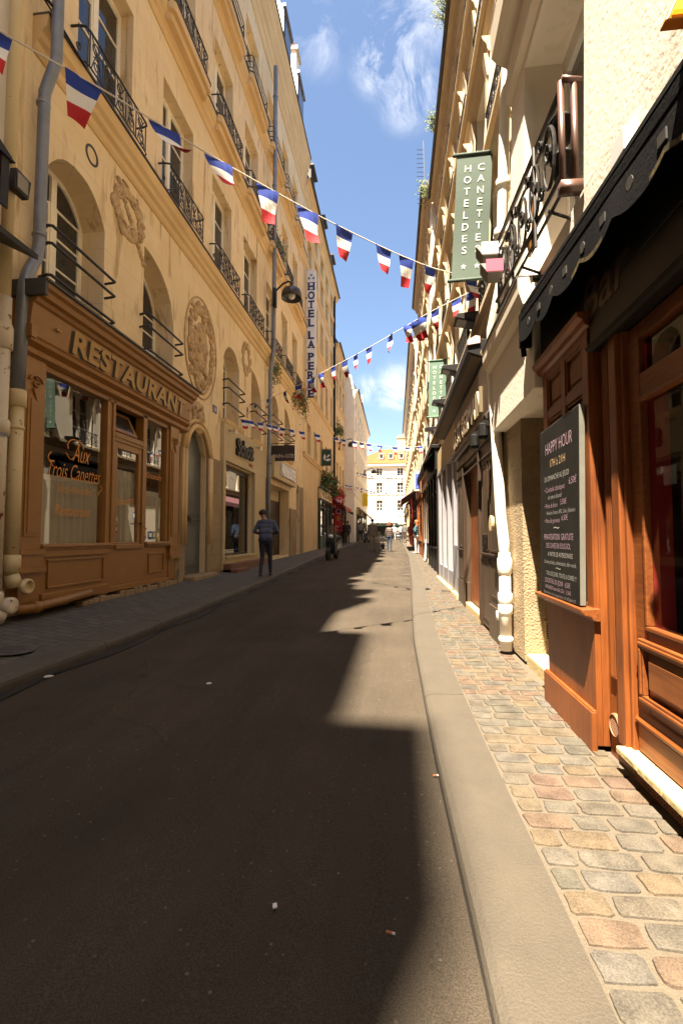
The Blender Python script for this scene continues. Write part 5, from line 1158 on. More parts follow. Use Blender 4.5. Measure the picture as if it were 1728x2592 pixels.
cw(2, '~', .09, .26, .395, .10, 0); cw(0, 'PRIVATISATION  GRATUITE', .058, .08, .348, .50, 0); cw(0, 'DES CAVES EN SOUS-SOL', .05, .12, .296, .42, 0)
cw(2, 'A PARTIR DE 40 PERSONNES', .044, .15, .245, .42, 0); cw(2, 'Soirées privées, anniversaires, after work,', .04, .08, .200, .54, .25); cw(2, '~', .07, .30, .158, .08, 0)
cw(2, 'TOUS LES JOURS, TOUTE LA SOIRÉE !!!', .04, .12, .150 - .022, .50, 0)
cw(3, '', .01, .1, .1, .1) if False else None
cw(0, 'COCKTAIL DU JOUR   6,50€', .046, .09, .085 - .004, .44, 0); cw(0, 'HEINEKEN bouteille 25cl   3,50€', .036, .10, .05 - .006, .44, 0); cw(2, 'Réservations et renseignements : 01 43 26 44 27', .028, .07, .012, .54, .2)
for m, mt in ((0, PINK), (1, AMBERC), (2, CHALK)):
    Q[m].xf(lambda x, y, z: (x, y, z)); Q[m].xf(CB); part('chalk_writing', Q[m], mt, ch)

# ---------------------------------------------------------------- right: the house over the bar
hb = thing('cream_house', 'cream rendered house above the oak bar front with a deep window recess', 'building', (4, 0, 0))
RX = 1.06
b = MB(); facade(b, -1, RX, -1.5, 4.46, 2.5, 15.2, [dict(y0=2.70, y1=4.0, z0=3.1, z1=5.15, d=.42), dict(y0=-.6, y1=.6, z0=4.2, z1=6.2, d=.4), dict(y0=2.7, y1=4.0, z0=6.5, z1=8.7, d=.3), dict(y0=-.6, y1=.6, z0=7, z1=9, d=.3), dict(y0=2.7, y1=4.0, z0=9.8, z1=11.8, d=.3)])
for y in (-1.5, 4.46): b.quad((RX, y, 2.5), (8, y, 2.5), (8, y, 15.2), (RX, y, 15.2))
b.quad((8, -1.5, 0), (8, 4.46, 0), (8, 4.46, 15.2), (8, -1.5, 15.2))
b.quad((RX, -1.5, 2.5), (RX + 5, -1.5, 2.5), (RX + 5, 4.46, 2.5), (RX, 4.46, 2.5))
b.xf(lambda x, y, z: (x + .03 * max(0, z - 3.2) * (x < 7), y, z)); part('wall', b, CREAM2, hb)
b = MB(); moulding(b, -1, RX + .05, 2.0, 4.45, [(.0, 5.22), (.05, 5.25), (.06, 5.42), (.03, 5.45), (.03, 5.60), (.12, 5.66), (.17, 5.72), (.18, 5.95)]); part('string_course', b, TRIM, hb)
b = MB(); moulding(b, -1, RX + .2, -1.5, 4.45, [(.0, 8.9), (.12, 9.0), (.15, 9.2)]); part('string_course', b, TRIM, hb)
b = MB(); moulding(b, -1, RX + .36, -1.5, 4.45, [(.0, 14.8), (.2, 15.0), (.4, 15.2)]); part('cornice', b, TRIM, hb)
b = MB(); b.prism([(RX, 15.2), (8, 15.2), (8, 17), (4, 18)], 'y', -1.5, 4.4); part('roof', b, SLATE, hb)
b = MB(); b.box(1.47, 1.52, 2.70, 4.0, 3.1, 5.15, 1)
for (ya, yb) in ((2.7, 2.78), (3.31, 3.39), (3.92, 4.0)): b.box(1.43, 1.49, ya, yb, 3.1, 5.15)
b.box(1.43, 1.49, 2.78, 3.92, 5.0, 5.15)
for k in range(12): b.box(1.20, 1.46, 2.702, 2.725, 3.9 + k * .1, 3.96 + k * .1)
part('window', b, [WHITEF, PANE_R], hb)
for (y, z, h) in ((3.35, 6.5, 2.2), (3.35, 9.8, 2.0), (0, 4.2, 2.0), (0, 7, 2)):
    add_window(hb, None, (RX + .32 + .03 * (z - 3), y, z), win_meshes(('r1', h, y > 1), -1, 1.3 if y > 1 else 1.2, h, WHITEF, PANE, lean=.03))
b = MB(); b.box(.955, 1.55, 3.34, 4.74, 2.17, 2.92); part('balcony_beam', b, CREAM2, hb, bev=.01)
b = MB(); moulding(b, -1, .955, 3.40, 4.80, [(.0, 2.78), (.05, 2.80), (.075, 2.88), (.08, 2.985), (.0, 2.99)]); o = part('balcony_gutter', b, TRIM, hb); b = MB(); b.box(.868, 1.06, 3.42, 4.82, 2.99, 3.012); part('flashing', b, LEAD, o)
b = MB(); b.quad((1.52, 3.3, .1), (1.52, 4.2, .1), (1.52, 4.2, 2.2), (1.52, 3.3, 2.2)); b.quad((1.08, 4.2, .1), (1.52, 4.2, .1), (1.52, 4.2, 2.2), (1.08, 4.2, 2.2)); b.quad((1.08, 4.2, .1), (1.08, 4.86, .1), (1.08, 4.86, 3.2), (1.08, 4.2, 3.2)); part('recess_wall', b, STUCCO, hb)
b = MB(); b.box(1.09, 1.54, 3.32, 4.2, .02, .165); part('step', b, YSILL, hb, bev=.01)
b = MB(); b.box(1.24, 1.42, 4.185, 4.199, .28, .44); [b.box(1.25, 1.41, 4.178, 4.186, .295 + k * .02, .303 + k * .02, 1) for k in range(7)]; part('air_vent', b, [BEIGE, BROWN], hb)
b = MB(); b.box(1.0, 1.06, 2.11, 2.24, 2.84, 2.95); solo('junction_box', b, SIGNW, 'small white junction box on the cream wall above the awning', 'junction box', bev=.005)
# balcony railing with its clutter
br_ = thing('balcony_railing', 'black forged balcony railing with a brown corner post in front of the deep recess', 'railing', (.95, 3.4, 3.05))
b = MB(); rx = .93
for z, r_ in ((3.72, .018), (3.62, .011), (3.22, .016), (3.12, .011)): b.tube([(rx + .03, 2.72, z), (rx - .02, 4.25, z + .02)], r_, 8)
for y in (3.15, 3.75, 4.25): b.tube([(rx - .002, y, 3.05), (rx - .002, y, 3.73)], .012, 6)
for i in range(5):
    y = 2.86 + i * .3; b.tube([(rx, y + .10 * math.cos(a * math.pi / 10), 3.42 + .18 * math.sin(a * math.pi / 10)) for a in range(21)], .011, 5)
    b.tube(spiral((rx, y, 3.46), .012, .07, 0, 1.2), .012, 5); b.tube(spiral((rx, y + .15, 3.62), .01, .05, 0, 1.2), .011, 5); b.tube(spiral((rx, y + .15, 3.30), .01, .05, 2, 1.2), .011, 5)
for z in (3.16, 3.73): b.tube([(rx - .02, 4.25, z), (1.1, 4.27, z)], .014, 6)
for y in (2.9, 3.5, 4.1): b.tube([(.93, y, 3.12), (1.07, y, 3.06)], .010, 6)
part('ironwork', b, IRON, br_)
b = MB(); b.tube([(.95, 2.70, 3.12), (.95, 2.70, 3.74)], .018, 12); b.tube([(1.02, 2.70, 3.12), (1.02, 2.70, 3.74)], .018, 12); b.tube([(.95, 2.68, 3.74), (1.06, 2.70, 3.74)], .018, 10); b.box(.93, 1.05, 2.67, 2.73, 3.08, 3.14); part('corner_post', b, IRON_D, br_, True)
b = MB(); b.add([(.97, 3.25, 3.72), (.975, 3.35, 3.72), (.97, 3.37, 3.12), (.965, 3.24, 3.1)], [(0, 1, 2, 3)]); b.add([(.972, 3.35, 3.3), (.968, 3.48, 3.26), (.972, 3.45, 3.14), (.966, 3.36, 3.12)], [(0, 1, 2, 3)]); b.xf(lambda x, y, z: (x + .012 * math.sin(z * 30), y, z)); solo('orange_cloth', b, M('orange_cloth', (.62, .24, .01), (.45, .15, .01), 12, .9), 'strip of orange cloth hanging behind the black balcony railing', 'cloth')
for i, (y, z, lb) in enumerate(((2.88, 3.52, 'black flowerpot hooked behind the railing next to the brown post, upper one'), (2.86, 3.28, 'black flowerpot hooked behind the railing next to the brown post, lower one'))):
    b = MB(); b.lathe([(.0, 0), (.05, 0), (.065, .12), (.075, .12), (.075, .14), (.06, .14), (.05, .1), (0, .1)], (1.01, y, z), n=12); solo('flowerpot', b, BLACK, lb, 'flowerpot', smooth=True)
for i, (loc, m2, lb) in enumerate((((.80, 4.18, 3.62), SIGNW, 'square white flood lamp clamped to the far end of the balcony railing'), ((.82, 4.10, 3.42), M('pink_filter', (.5, .08, .14)), 'flood lamp with a pink filter below the white one on the railing'))):
    f2 = thing('flood_lamp', lb, 'flood lamp', loc); x, y, z = loc
    b = MB(); b.prism([(-.09, -.04), (.075, -.075), (.09, .04), (-.065, .08)], 'x', x - .05, x + .08); b.xf(lambda X, Y_, Z_: (X - .5 * Z_, y + Y_ * .8, z + Z_ * .8)); part('housing', b, M('pale_housing', (.15, .135, .115), (.10, .09, .075), 8, .5), f2, bev=.006)
    b = MB(); b.box(x - .05, x + .09, y - .125, y - .112, z - .05, z + .055); part('glass', b, m2, f2); b = MB(); b.tube([(x + .08, y, z), (.925, y + .02, z - .05)], .014, 6); part('arm', b, IRON, f2)
al = thing('amber_lantern', 'glowing amber lantern with an orange frame at the top right corner', 'lantern', (.92, 1.50, 2.63))
b = MB(); b.prism([(.779, 2.634), (1.02, 2.634), (1.02, 3.05), (.970, 3.05)], 'y', 1.385, 1.42); b.box(1.0, 1.10, 1.39, 1.41, 2.75, 2.80)
part('frame', b, M('orange_frame', (.46, .15, .015), None, rough=.35), al, bev=.004)
b = MB(); b.prism([(.795, 2.646), (1.01, 2.646), (1.01, 3.03), (.975, 3.03)], 'y', 1.370, 1.384); part('amber_glass', b, AMBER, al)
# white downpipe between the two right-hand houses
p4 = thing('downpipe', 'white painted downpipe between the cream house and the hotel on the right', 'drainpipe', (1.06, 4.6, .11))
b = MB(); b.tube([(1.62, 4.66, 14.5), (1.30, 4.66, 8.0), (1.10, 4.64, 5.4), (1.03, 4.62, 3.6), (.985, 4.86, 3.25), (.985, 4.88, 2.9), (1.0, 4.84, 2.3), (1.0, 4.66, 1.35), (1.0, 4.56, 1.1), (1.0, 4.54, .9)], .05, 14)
for (x, y, z) in ((1.075, 4.635, 4.6), (1.15, 4.65, 6.2), (1.05, 4.63, 4.1)): b.lathe([(.055, -.05), (.075, -.04), (.075, .04), (.058, .06)], (x, y, z), n=14)
part('upper_pipe', b, PIPER, p4, True)
b = MB(); b.tube([(1.0, 4.54, 1.0), (1.0, 4.54, .11)], .052, 16)
for z, a in ((.92, .1), (.60, .05), (.5, .05), (.2, .0)): b.lathe([(.052, -a - .02), (.066, -a), (.066, .02), (.054, .04)], (1.0, 4.54, z), n=16)
b.tube([(1.0, 4.54, .45), (.985, 4.60, .42)], .045, 12); b.lathe([(0, -.02), (.045, -.02), (.045, .03), (0, .035)], (.96, 4.63, .41), 'x', 14)
part('cast_iron_foot', b, PIPER, p4, True)
b = MB(); b.tube([(.985, 4.83, 2.94), (.985, 4.83, 3.02)], [.09, .12], 12); part('hopper', b, PIPEC, p4, True)
b = MB(); b.lathe([(0, 0), (.075, 0), (.08, .01), (.07, .03), (0, .03)], (.93, 4.82, 1.28), 'x', 18); solo('meter_cover', b, PIPEC, 'round cream meter cover on the wall just behind the white downpipe', 'meter cover')

tb = thing('added_dark_house', 'added unseen dark brick house on the right behind the viewer, cutting bounced light', 'building', (4, -18, 0))  # added out of view, dark so little sunlight bounces onto the road
b = MB(); b.box(RX + .04, 8, -36, -1.52, -.2, 15); part('wall', b, LOW_BOUNCE, tb)
b = MB(); b.prism([(RX, 15), (8, 15), (8, 17), (4, 18)], 'y', -36, -1.52); part('roof', b, SLATE, tb)

# ---------------------------------------------------------------- right: hotel with the green banners, and the houses after it
HX = 1.12; LEAN = .060
ht, rfh, fxh = house('pale sunlit hotel on the right with green banners, moulded window hoods and white shutters', -1, HX, 4.46, 19.8, -.1, 15.5,
    [(4.0, 1.65), (6.35, 2.15), (9.5, 2.0), (12.5, 1.7)], [5.75, 7.75, 9.75, 11.75, 13.75, 15.75, 17.8], 1.0, CREAM, LEDGE, lean=LEAN, rail=r_smr, ledge=.15, cornice=.34, hoods=True, mansard=2.2, strings=True, reveal=.22)
house('tall pale house with dark gutters beyond the hotel on the right', -1, 1.2, 19.85, 31, -.1, 16.2, [(4.1, 1.7), (6.6, 2.0), (9.4, 1.9), (12.1, 1.9), (14.3, 1.2)], [21.2, 23.2, 25.2, 27.2, 29.4], 1.0, CREAM2, LEDGE, lean=.032, ledge=.12, cornice=.36, hoods=True, mansard=1.5)
house('far pale house on the right before the end of the street', -1, 1.22, 31.05, 60, -.1, 14.2, [(4.3, 1.6), (6.9, 1.8), (9.6, 1.7), (12, 1.2)], [33 + 2.5 * i for i in range(11)], 1.0, CREAM, TRIM, lean=.015, ledge=.10, cornice=.34, hoods=True, mansard=1.2)
def green_banner(label, xl, xr, y, z0, z1, mat, text_sz, tilt):
    t = thing('hotel_banner', label, 'banner', ((xl + xr) / 2, y, z0), 'hotel banners'); sk = lambda x, Y, z: (x + tilt * (z - z0) + .0, Y + .012 * math.sin((z - z0) * 4), z + (x - xl) * .03)
    b = MB(); n = 14
    for i in range(n):
        za, zb = z0 + (z1 - z0) * i / n, z0 + (z1 - z0) * (i + 1) / n; b.box(xl, xr, y, y + .006, za, zb)
    b.xf(sk); part('cloth', b, mat, t)
    b = MB(); b.tube([(xl - .05, y, z1 + .02), (xr + .16, y, z1 + .02)], .022, 8); b.tube([(xl - .05, y, z0 - .02), (xr + .16, y, z0 - .02)], .022, 8); b.xf(sk); part('rod', b, mat, t, True)
    q = MB(); w_ = xr - xl; H_ = (z1 - z0); 
    for cx, word in ((.32, 'HOTELDES'), (.70, 'CANETTES')):
        for i, c in enumerate(word):
            st_ = H_ * .094; z = z1 - H_ * .135 - i * st_ - (0 if word[0] == 'C' else H_ * .004); wd = w_ * {'L': .13, 'E': .135, 'S': .13, 'O': .20, 'N': .17, 'C': .185, 'H': .17, 'A': .19, 'T': .165, 'D': .175}[c]
            q.text(c, st_ * .86, (xl + w_ * cx - wd / 2, y - .006, z), (1, 0, 0), width=wd, bold=-.0008)
        star(q, (xl + w_ * cx, y - .006, z1 - H_ * .905), w_ * .085)
    q.xf(sk); part('lettering', q, LETW, t); return t
green_banner('large green hotel banner with white vertical letters, the nearer of the two', .70, 1.125, 5.76, 4.29, 5.84, BANNER, .1, .055)
green_banner('small pale green hotel banner with white vertical letters, the farther one', .85, 1.28, 12.0, 4.18, 5.58, BANNER2, .1, .02)
for i, y in enumerate((6.35, 8.25, 10.3, 12.9)):
    t = thing('shop_flood_lamp', ['black wedge flood lamp nearest the white downpipe, above the brown hood', 'black wedge flood lamp second from the white downpipe, beside the small banner', 'black wedge flood lamp third from the white downpipe, just past the small banner', 'black wedge flood lamp farthest from the white downpipe'][i], 'flood lamp', (1.1, y, 4.0), 'wedge flood lamps over the right-hand shops')
    b = MB(); b.prism([(.80, 4.02), (1.10, 3.95), (1.14, 4.06), (1.10, 4.10), (.82, 4.08)], 'y', y - .14, y + .14); part('housing', b, BLACK, t, bev=.008)
    b = MB(); b.add([(.83, y - .11, 4.012), (1.06, y - .11, 3.955), (1.06, y + .11, 3.955), (.83, y + .11, 4.012)], [(0, 1, 2, 3)]); part('glass', b, PANE_R, t); b = MB(); b.tube([(1.08, y, 4.03), (1.22, y, 4.03)], .02, 6); part('arm', b, BLACK, t)

# brown cafe front with metal letters
cf = thing('cafe_front', 'dark brown wooden cafe front with metal letters and an open doorway on the right', 'shopfront', (1.08, 6.5, .12))
FX = 1.03
b = MB()
b.box(FX, 1.14, 4.88, 5.36, .10, 3.0); b.box(FX - .02, 1.10, 4.87, 5.38, .06, .42); b.box(FX, 1.14, 5.82, 5.92, .12, 2.2); b.box(FX, 1.14, 7.20, 7.98, .12, 3.0); b.box(FX - .012, 1.10, 7.19, 8.0, .1, .48); b.box(FX + .002, 1.14, 5.36, 7.20, 2.16, 3.0); b.box(FX, 1.14, 5.36, 5.82, .12, 2.2)
part('frame', b, TAUPE, cf, bev=.006)
b = MB()
for (ya, yb, za, zb) in ((4.92, 5.32, .98, 2.0), (5.42, 5.78, .98, 2.0), (7.28, 7.9, .98, 2.0), (7.28, 7.9, .5, .9), (4.92, 5.32, .5, .9), (5.42, 5.78, .2, .9)):
    b.box(FX - .008, FX + .02, ya, yb, za, za + .025); b.box(FX - .008, FX + .02, ya, yb, zb - .025, zb); b.box(FX - .008, FX + .02, ya, ya + .025, za, zb); b.box(FX - .008, FX + .02, yb - .025, yb, za, zb)
for z in (.94, 2.05, 2.22): b.box(FX - .022, FX + .02, 4.88, 5.84 if z < 2 else 7.98, z, z + .022); b.box(FX - .022, FX + .02, 7.2, 7.98, z, z + .022)
for y in (5.90, 7.22): b.box(FX - .03, FX + .02, y - .03, y + .03, .15, 2.2)
part('mouldings', b, BROWN, cf, bev=.004)
b = MB(); b.box(FX - .016, FX - .004, 5.48, 5.72, 1.02, 1.17); b.box(FX - .018, FX - .015, 5.51, 5.69, 1.06, 1.12, 1); part('letter_slot', b, [CHROME, BLACK], cf)
b = MB(); b.box(1.10, 1.14, 5.9, 7.22, .12, .2); b.box(1.9, 1.95, 5.5, 7.6, .1, 3); b.box(1.16, 1.9, 7.24, 7.28, .1, 2.3); b.box(1.16, 1.9, 5.84, 5.88, .1, 2.3); b.box(1.115, 1.13, 5.9, 7.2, .2, 2.18); part('interior', b, DARK, cf)
b = MB(); b.box(1.02, 1.112, 5.9, 7.22, .02, .19); part('threshold', b, YSILL, cf, bev=.01)
b = MB(); b.box(1.112, 1.135, 6.55, 7.2, .2, 2.16); part('door_leaf', b, OAK, cf, bev=.004)
b = MB(); b.box(FX - .03, 1.14, 5.2, 8.05, 2.46, 3.12); moulding(b, -1, FX - .03, 5.15, 8.1, [(.0, 2.40), (.03, 2.41), (.045, 2.45), (.02, 2.48), (.0, 2.5)]); part('fascia', b, BROWN, cf, bev=.004)
q = MB(); q.text('LE ST GERMAIN', .42, (FX - .034, 7.95, 2.58), (0, -1, 0), width=2.45, ext=.03, bold=.006); part('lettering', q, M('brushed_metal', (.55, .44, .28), None, rough=.3, metal=.8), cf)
b = MB(); b.prism([(.86, 3.32), (1.12, 3.22), (1.14, 3.46), (.95, 3.50), (.86, 3.45)], 'y', 5.62, 10.4); part('hood', b, BLACK, cf, bev=.01)
b = MB(); b.prism([(.90, 3.285), (1.02, 3.24), (1.02, 3.25), (.90, 3.297)], 'y', 5.64, 10.38); part('hood_soffit', b, M('hood_soffit_paint', (.12, .085, .055)), cf)
b = MB(); b.prism([(.855, 3.40), (1.0, 3.42), (1.0, 3.50), (.95, 3.51), (.855, 3.46)], 'y', 5.595, 5.618); part('hood_end', b, M('pinkish_metal', (.55, .42, .38), None, rough=.4), cf)
for y in (5.05, 5.6):
    b = MB(); b.box(FX - .12, FX, y - .04, y + .04, 2.30, 2.36); b.lathe([(.03, 0), (.05, -.02), (.055, -.14), (.035, -.17), (0, -.17)], (FX - .11, y, 2.34), n=10); part('lantern', b, BLACK, cf)
b = MB()
for k in range(7): b.box(FX - .012, FX + .02, 4.94, 5.3, 2.32 + k * .085, 2.36 + k * .085)
part('louvre', b, BROWN, cf)
# pale grey front next to it
gf = thing('grey_front', 'pale grey painted shopfront with deep reveals beyond the brown cafe', 'shopfront', (1.1, 10, .15))
b = MB()
for y in (8.05, 8.75, 9.75, 10.75, 11.65): b.box(1.05, 1.30, y, y + .22, .12, 2.62)
b.box(1.04, 1.30, 8.04, 11.9, 2.62, 2.70); b.box(1.05, 1.3, 8.27, 8.75, .12, 1.0); b.box(1.06, 1.30, 8.97, 11.65, .12, .5)
part('frame', b, GREYP, gf, bev=.008)
b = MB(); b.box(1.30, 1.33, 8.05, 11.9, .12, 2.65); part('shop_pane', b, PANE, gf)
b = MB(); b.box(1.05, 1.12, 8.04, 11.9, 2.70, 3.2); part('fascia', b, BEIGE, gf)
b = MB(); b.box(.99, 1.12, 8.0, 11.95, .06, .18); part('plinth', b, YSILL, gf, bev=.01)
for (y0, y1, fm, fs, tx, tm, aw_, lb) in ((12.3, 15.6, BLACK, BLACK, None, None, (BLACKC, .45, .35), 'black shopfront with a short black awning past the grey front'),
     (15.8, 19.6, BROWN, M('cream_board', (.62, .52, .36), (.5, .3, .2), 12, .6, stretch=(1, 1, .2)), 'RESTAURANT', M('board_lettering', (.35, .12, .08)), None, 'brown wooden shopfront with a cream painted signboard on the right'),
     (20, 24.2, OAK, M('tan_board', (.42, .22, .12)), None, None, None, 'reddish brown wooden front behind the woman in white trousers'),
     (24.5, 30.8, BROWN, M('plum_board', (.12, .05, .06)), None, None, (M('plum_awning', (.14, .07, .09), (.22, .08, .08), 5, .9), .9, .5), 'dark shopfront with a plum awning on the right'),
     (31.3, 37, SHOPRED, SHOPRED, None, None, (M('grey_plum_awning', (.10, .06, .07)), .5, .4), 'bright red shopfront far down the right side'),
     (38, 46, BEIGE, BEIGE, None, None, None, 'cream shopfront far down the right side'), (47, 58, TAUPE, BEIGE, None, None, None, 'farthest shopfront on the right')):
    shopfront(lb, -1, 1.2 if y0 > 15 else 1.16, y0, y1, zr((y0 + y1) / 2), 3.2, fm, fs, tx, tm, aw_, n=3, stall=.6)
sb = thing('projecting_sign', 'small cream framed projecting sign with a blue panel on the right', 'sign', (.95, 20.6, 3.1))
b = MB(); b.box(.82, 1.2, 20.5, 20.75, 3.1, 3.95); part('box', b, TRIM, sb, bev=.01); b = MB(); b.box(.86, 1.02, 20.485, 20.5, 3.2, 3.85); part('panel', b, M('blue_panel', (.08, .12, .45)), sb)
mb_ = thing('menu_board', 'white standing menu board against the brown front on the right', 'menu board', (1.05, 17.4, .3))
b = MB(); b.prism([(1.02, .30), (1.06, .30), (1.12, 1.05), (1.09, 1.05)], 'y', 17.1, 17.7); part('board', b, SIGNW, mb_); b = MB(); b.box(1.10, 1.16, 17.12, 17.68, .3, .34); part('foot', b, BLACK, mb_)

# ---------------------------------------------------------------- bunting
def catmull(P, n):
    out = []
    for i in range(len(P) - 1):
        p0, p1, p2, p3 = (Vector(P[max(i - 1, 0)]), Vector(P[i]), Vector(P[i + 1]), Vector(P[min(i + 2, len(P) - 1)]))
        for k in range(n):
            t = k / n; out.append(.5 * (2 * p1 + (p2 - p0) * t + (2 * p0 - 5 * p1 + 4 * p2 - p3) * t * t + (3 * p1 - p0 - 3 * p2 + p3) * t ** 3))
    return out + [Vector(P[-1])]
def bunting(label, pts, flags, wd, hg, seed, cord=.006, frac=1.0):
    r_ = random.Random(seed); t = thing('bunting', label, 'bunting', pts[0], 'strings of tricolour bunting')
    C_ = catmull(pts, 12); b = MB(); b.tube(C_, cord, 5); part('cord', b, CORD, t)
    for s0 in flags:
        i = min(int(s0 * (len(C_) - 1)), len(C_) - 2); a = C_[i]; d = (C_[i + 1] - C_[i]).normalized()
        w2 = wd * (.9 + .2 * r_.random()); h2 = hg * (.9 + .2 * r_.random()); sw = r_.choice((r_.uniform(-.3, .5), r_.uniform(-.3, .5), r_.uniform(-.2, .4), r_.uniform(.5, .85))); cu = r_.uniform(-1, 1); s0 = s0 + r_.uniform(-.007, .007); i = max(0, min(int(s0 * (len(C_) - 1)), len(C_) - 2)); a = C_[i]; up = Vector((0, 0, 1)); side = d.cross(up).normalized()
        nu, nv = 4, 9; vs = []
        for v in range(nv + 1):
            f = v / nv
            for u in range(nu + 1):
                e = u / nu - .5; ww = w2 * (1 - .52 * f)
                off = side * (sw * f * f * h2 * .8 + cu * .03 * math.sin(f * 5 + e * 3) + (e * cu * .10) * f) + d * (sw * .35 * f * h2)
                p = a + d * (w2 * .5 + e * ww) - up * (f * h2 * math.sqrt(max(.15, 1 - (sw * .7 * f) ** 2))) + off
                if v == 0:
                    j = min(i, len(C_) - 2); p.z = a.z + d.z * (w2 * .5 + e * ww)
                vs.append(p)
        q = MB(); k = nu + 1
        for v in range(nv):
            m = 0 if v < 3 else 1 if v < 6 else 2
            for u in range(nu):
                q.add([vs[v * k + u], vs[v * k + u + 1], vs[(v + 1) * k + u + 1], vs[(v + 1) * k + u]], [(0, 1, 2, 3)], m)
        part('pennant', q, [BLUE, FWHITE, RED], t, True)
    return t
AP = [(-4.25, 1.1, 4.72), (-3.4, 1.92, 4.60), (-2.584, 2.703, 4.50), (-2.139, 3.131, 4.464), (-1.574, 3.675, 4.386), (-1.222, 4.013, 4.352), (-.887, 4.336, 4.33), (-.554, 4.656, 4.318), (-.017, 5.173, 4.33), (.42, 5.59, 4.37), (.678, 5.842, 4.431), (1.10, 6.25, 4.52)]
def fr_of(P, xs):
    C_ = catmull(P, 12); out = []
    for x in xs:
        j = min(range(len(C_)), key=lambda i: abs(C_[i][0] - x)); out.append(j / (len(C_) - 1))
    return out
bunting('bunting string nearest the viewer, running from the upper left corner to the white downpipe', AP, fr_of(AP, [-3.0, -2.62, -2.29, -1.92, -1.57, -1.23, -.88, -.56, -.21, .11, .40, .92]), .225, .315, 3)
BP = [(1.10, 6.142, 4.371), (.566, 6.793, 4.41), (.236, 7.199, 4.41), (-.571, 8.189, 4.402), (-1.222, 8.986, 4.426), (-2.022, 9.967, 4.446), (-3.372, 11.623, 4.58), (-4.28, 12.74, 4.70)]
bunting('second bunting string, from the white downpipe back to the stone house above the clothes shop', BP, [.015 + i * .054 for i in range(18)], .20, .28, 5)
CP = [(-4.28, 12.7, 4.43), (-4.139, 12.778, 4.414), (-3.671, 13.107, 4.38), (-3.319, 13.355, 4.326), (-2.701, 13.79, 4.267), (-1.824, 14.407, 4.199), (-1.256, 14.807, 4.157), (-.69, 15.206, 4.12), (.253, 15.869, 4.13), (1.2, 16.55, 4.315)]
bunting('third bunting string, low across the street from the stone house to the right-hand hotel', CP, [.02 + i * .052 for i in range(19)], .185, .25, 8)
DP = [(-4.3, 41.8, 7.05), (-3.319, 43.305, 7.0), (-1.982, 45.286, 6.95), (-.417, 47.604, 7.0), (1.28, 50.1, 7.2)]
bunting('distant bunting string before the end house, the higher one', DP, [.02 + i * .05 for i in range(19)], .28, .36, 9, .012)
EP = [(-4.25, 39.9, 5.55), (-3.339, 41.117, 5.45), (-1.822, 43.083, 5.25), (-.436, 44.879, 5.22), (1.28, 47.1, 5.35)]
bunting('distant bunting string before the end house, the lower one', EP, [.02 + i * .06 for i in range(16)], .28, .34, 10, .012)

# ---------------------------------------------------------------- plants
def plant(label, box, n, size, mats, seed, name='balcony_plant', flower=.0, droop=0.):
    r_ = random.Random(seed); x0, x1, y0, y1, z0, z1 = box; t = thing(name, label, 'plant', ((x0 + x1) / 2, (y0 + y1) / 2, z0)); q = MB()
    cl = [(r_.uniform(x0, x1), r_.uniform(y0, y1), r_.uniform(z0, z1), r_.uniform(.08, .22)) for _ in range(9)]
    for i in range(n):
        c = r_.choice(cl); p = Vector((c[0] + r_.gauss(0, c[3] * .7), c[1] + r_.gauss(0, c[3]), c[2] + r_.gauss(0, c[3]) - droop * abs(r_.gauss(0, 1)) * .35)); s = size * r_.uniform(.6, 1.3)
        u = Vector((r_.gauss(0, 1), r_.gauss(0, 1), r_.gauss(0, 1))).normalized(); v = u.orthogonal().normalized(); m = 2 if r_.random() < flower else (0 if r_.random() < .65 else 1)
        q.add([p - u * s, p + v * s * .5, p + u * s, p - v * s * .5], [(0, 1, 2, 3)], m)
    part('foliage', q, mats, t); return t
PM = [LEAF, LEAFY, FLOWER]
plant('trailing green plant on the first floor balcony just past the zinc downpipe', (WX + .05, WX + .32, 15.5, 16.7, 7.1, 7.6), 500, .045, PM, 1, flower=.03, droop=1)
plant('red geraniums on the last first floor balcony of the stone house', (WX + .05, WX + .35, 19.3, 20.8, 7.0, 7.8), 700, .055, PM, 2, flower=.14, droop=1)
plant('small plant on the second floor balcony of the stone house behind the street lamp', (WX + .05, WX + .3, 15.4, 16.4, 11.1, 11.6), 400, .05, PM, 3, flower=.08)
plant('leafy plant on the balcony at the far end of the hotel wall', (WX + .05, WX + .5, 32.9, 34.3, 8.2, 9.1), 300, .10, PM, 4, flower=.02)
plant('dense greenery with red flowers over the bottle green shop', (WX + .1, WX + .65, 26.6, 30.6, 4.0, 4.7), 900, .10, PM, 5, flower=.06)
plant('red flowers over the shop with the 64 banner', (WX + .1, WX + .6, 31.4, 34.5, 3.8, 4.4), 500, .12, PM, 6, flower=.4)
for i, (y, s_, lb) in enumerate(((12.6, .55, 'wispy weeds growing on the right-hand eaves, nearest clump'), (16.2, .40, 'yellow-green weeds on the right-hand eaves, middle clump'), (19.6, .6, 'drooping weeds at the far end of the right-hand eaves'))):
    t = thing('roof_weeds', lb, 'plant', (1.5, y, 15.6)); r_ = random.Random(30 + i); q = MB()
    for k in range(90):
        a = r_.uniform(0, 6.28); l = s_ * r_.uniform(.3, 1); p = Vector((1.50 + r_.uniform(-.1, .1), y + r_.uniform(-.35, .35), 15.6)); e = p + Vector((-abs(math.cos(a)) * l * .8, math.sin(a) * l * .6, l * r_.uniform(.1, .9)))
        q.tube([p, (p + e) / 2 + Vector((0, 0, l * .12)), e], [.008, .006, .003], 3, 0, False)
        q.add([e, e + Vector((.04, .02, .05)), e + Vector((0, .03, .09)), e + Vector((-.04, -.02, .05))], [(0, 1, 2, 3)], r_.choice((0, 1)))
    part('stems', q, [LEAFY, LEAF], t)
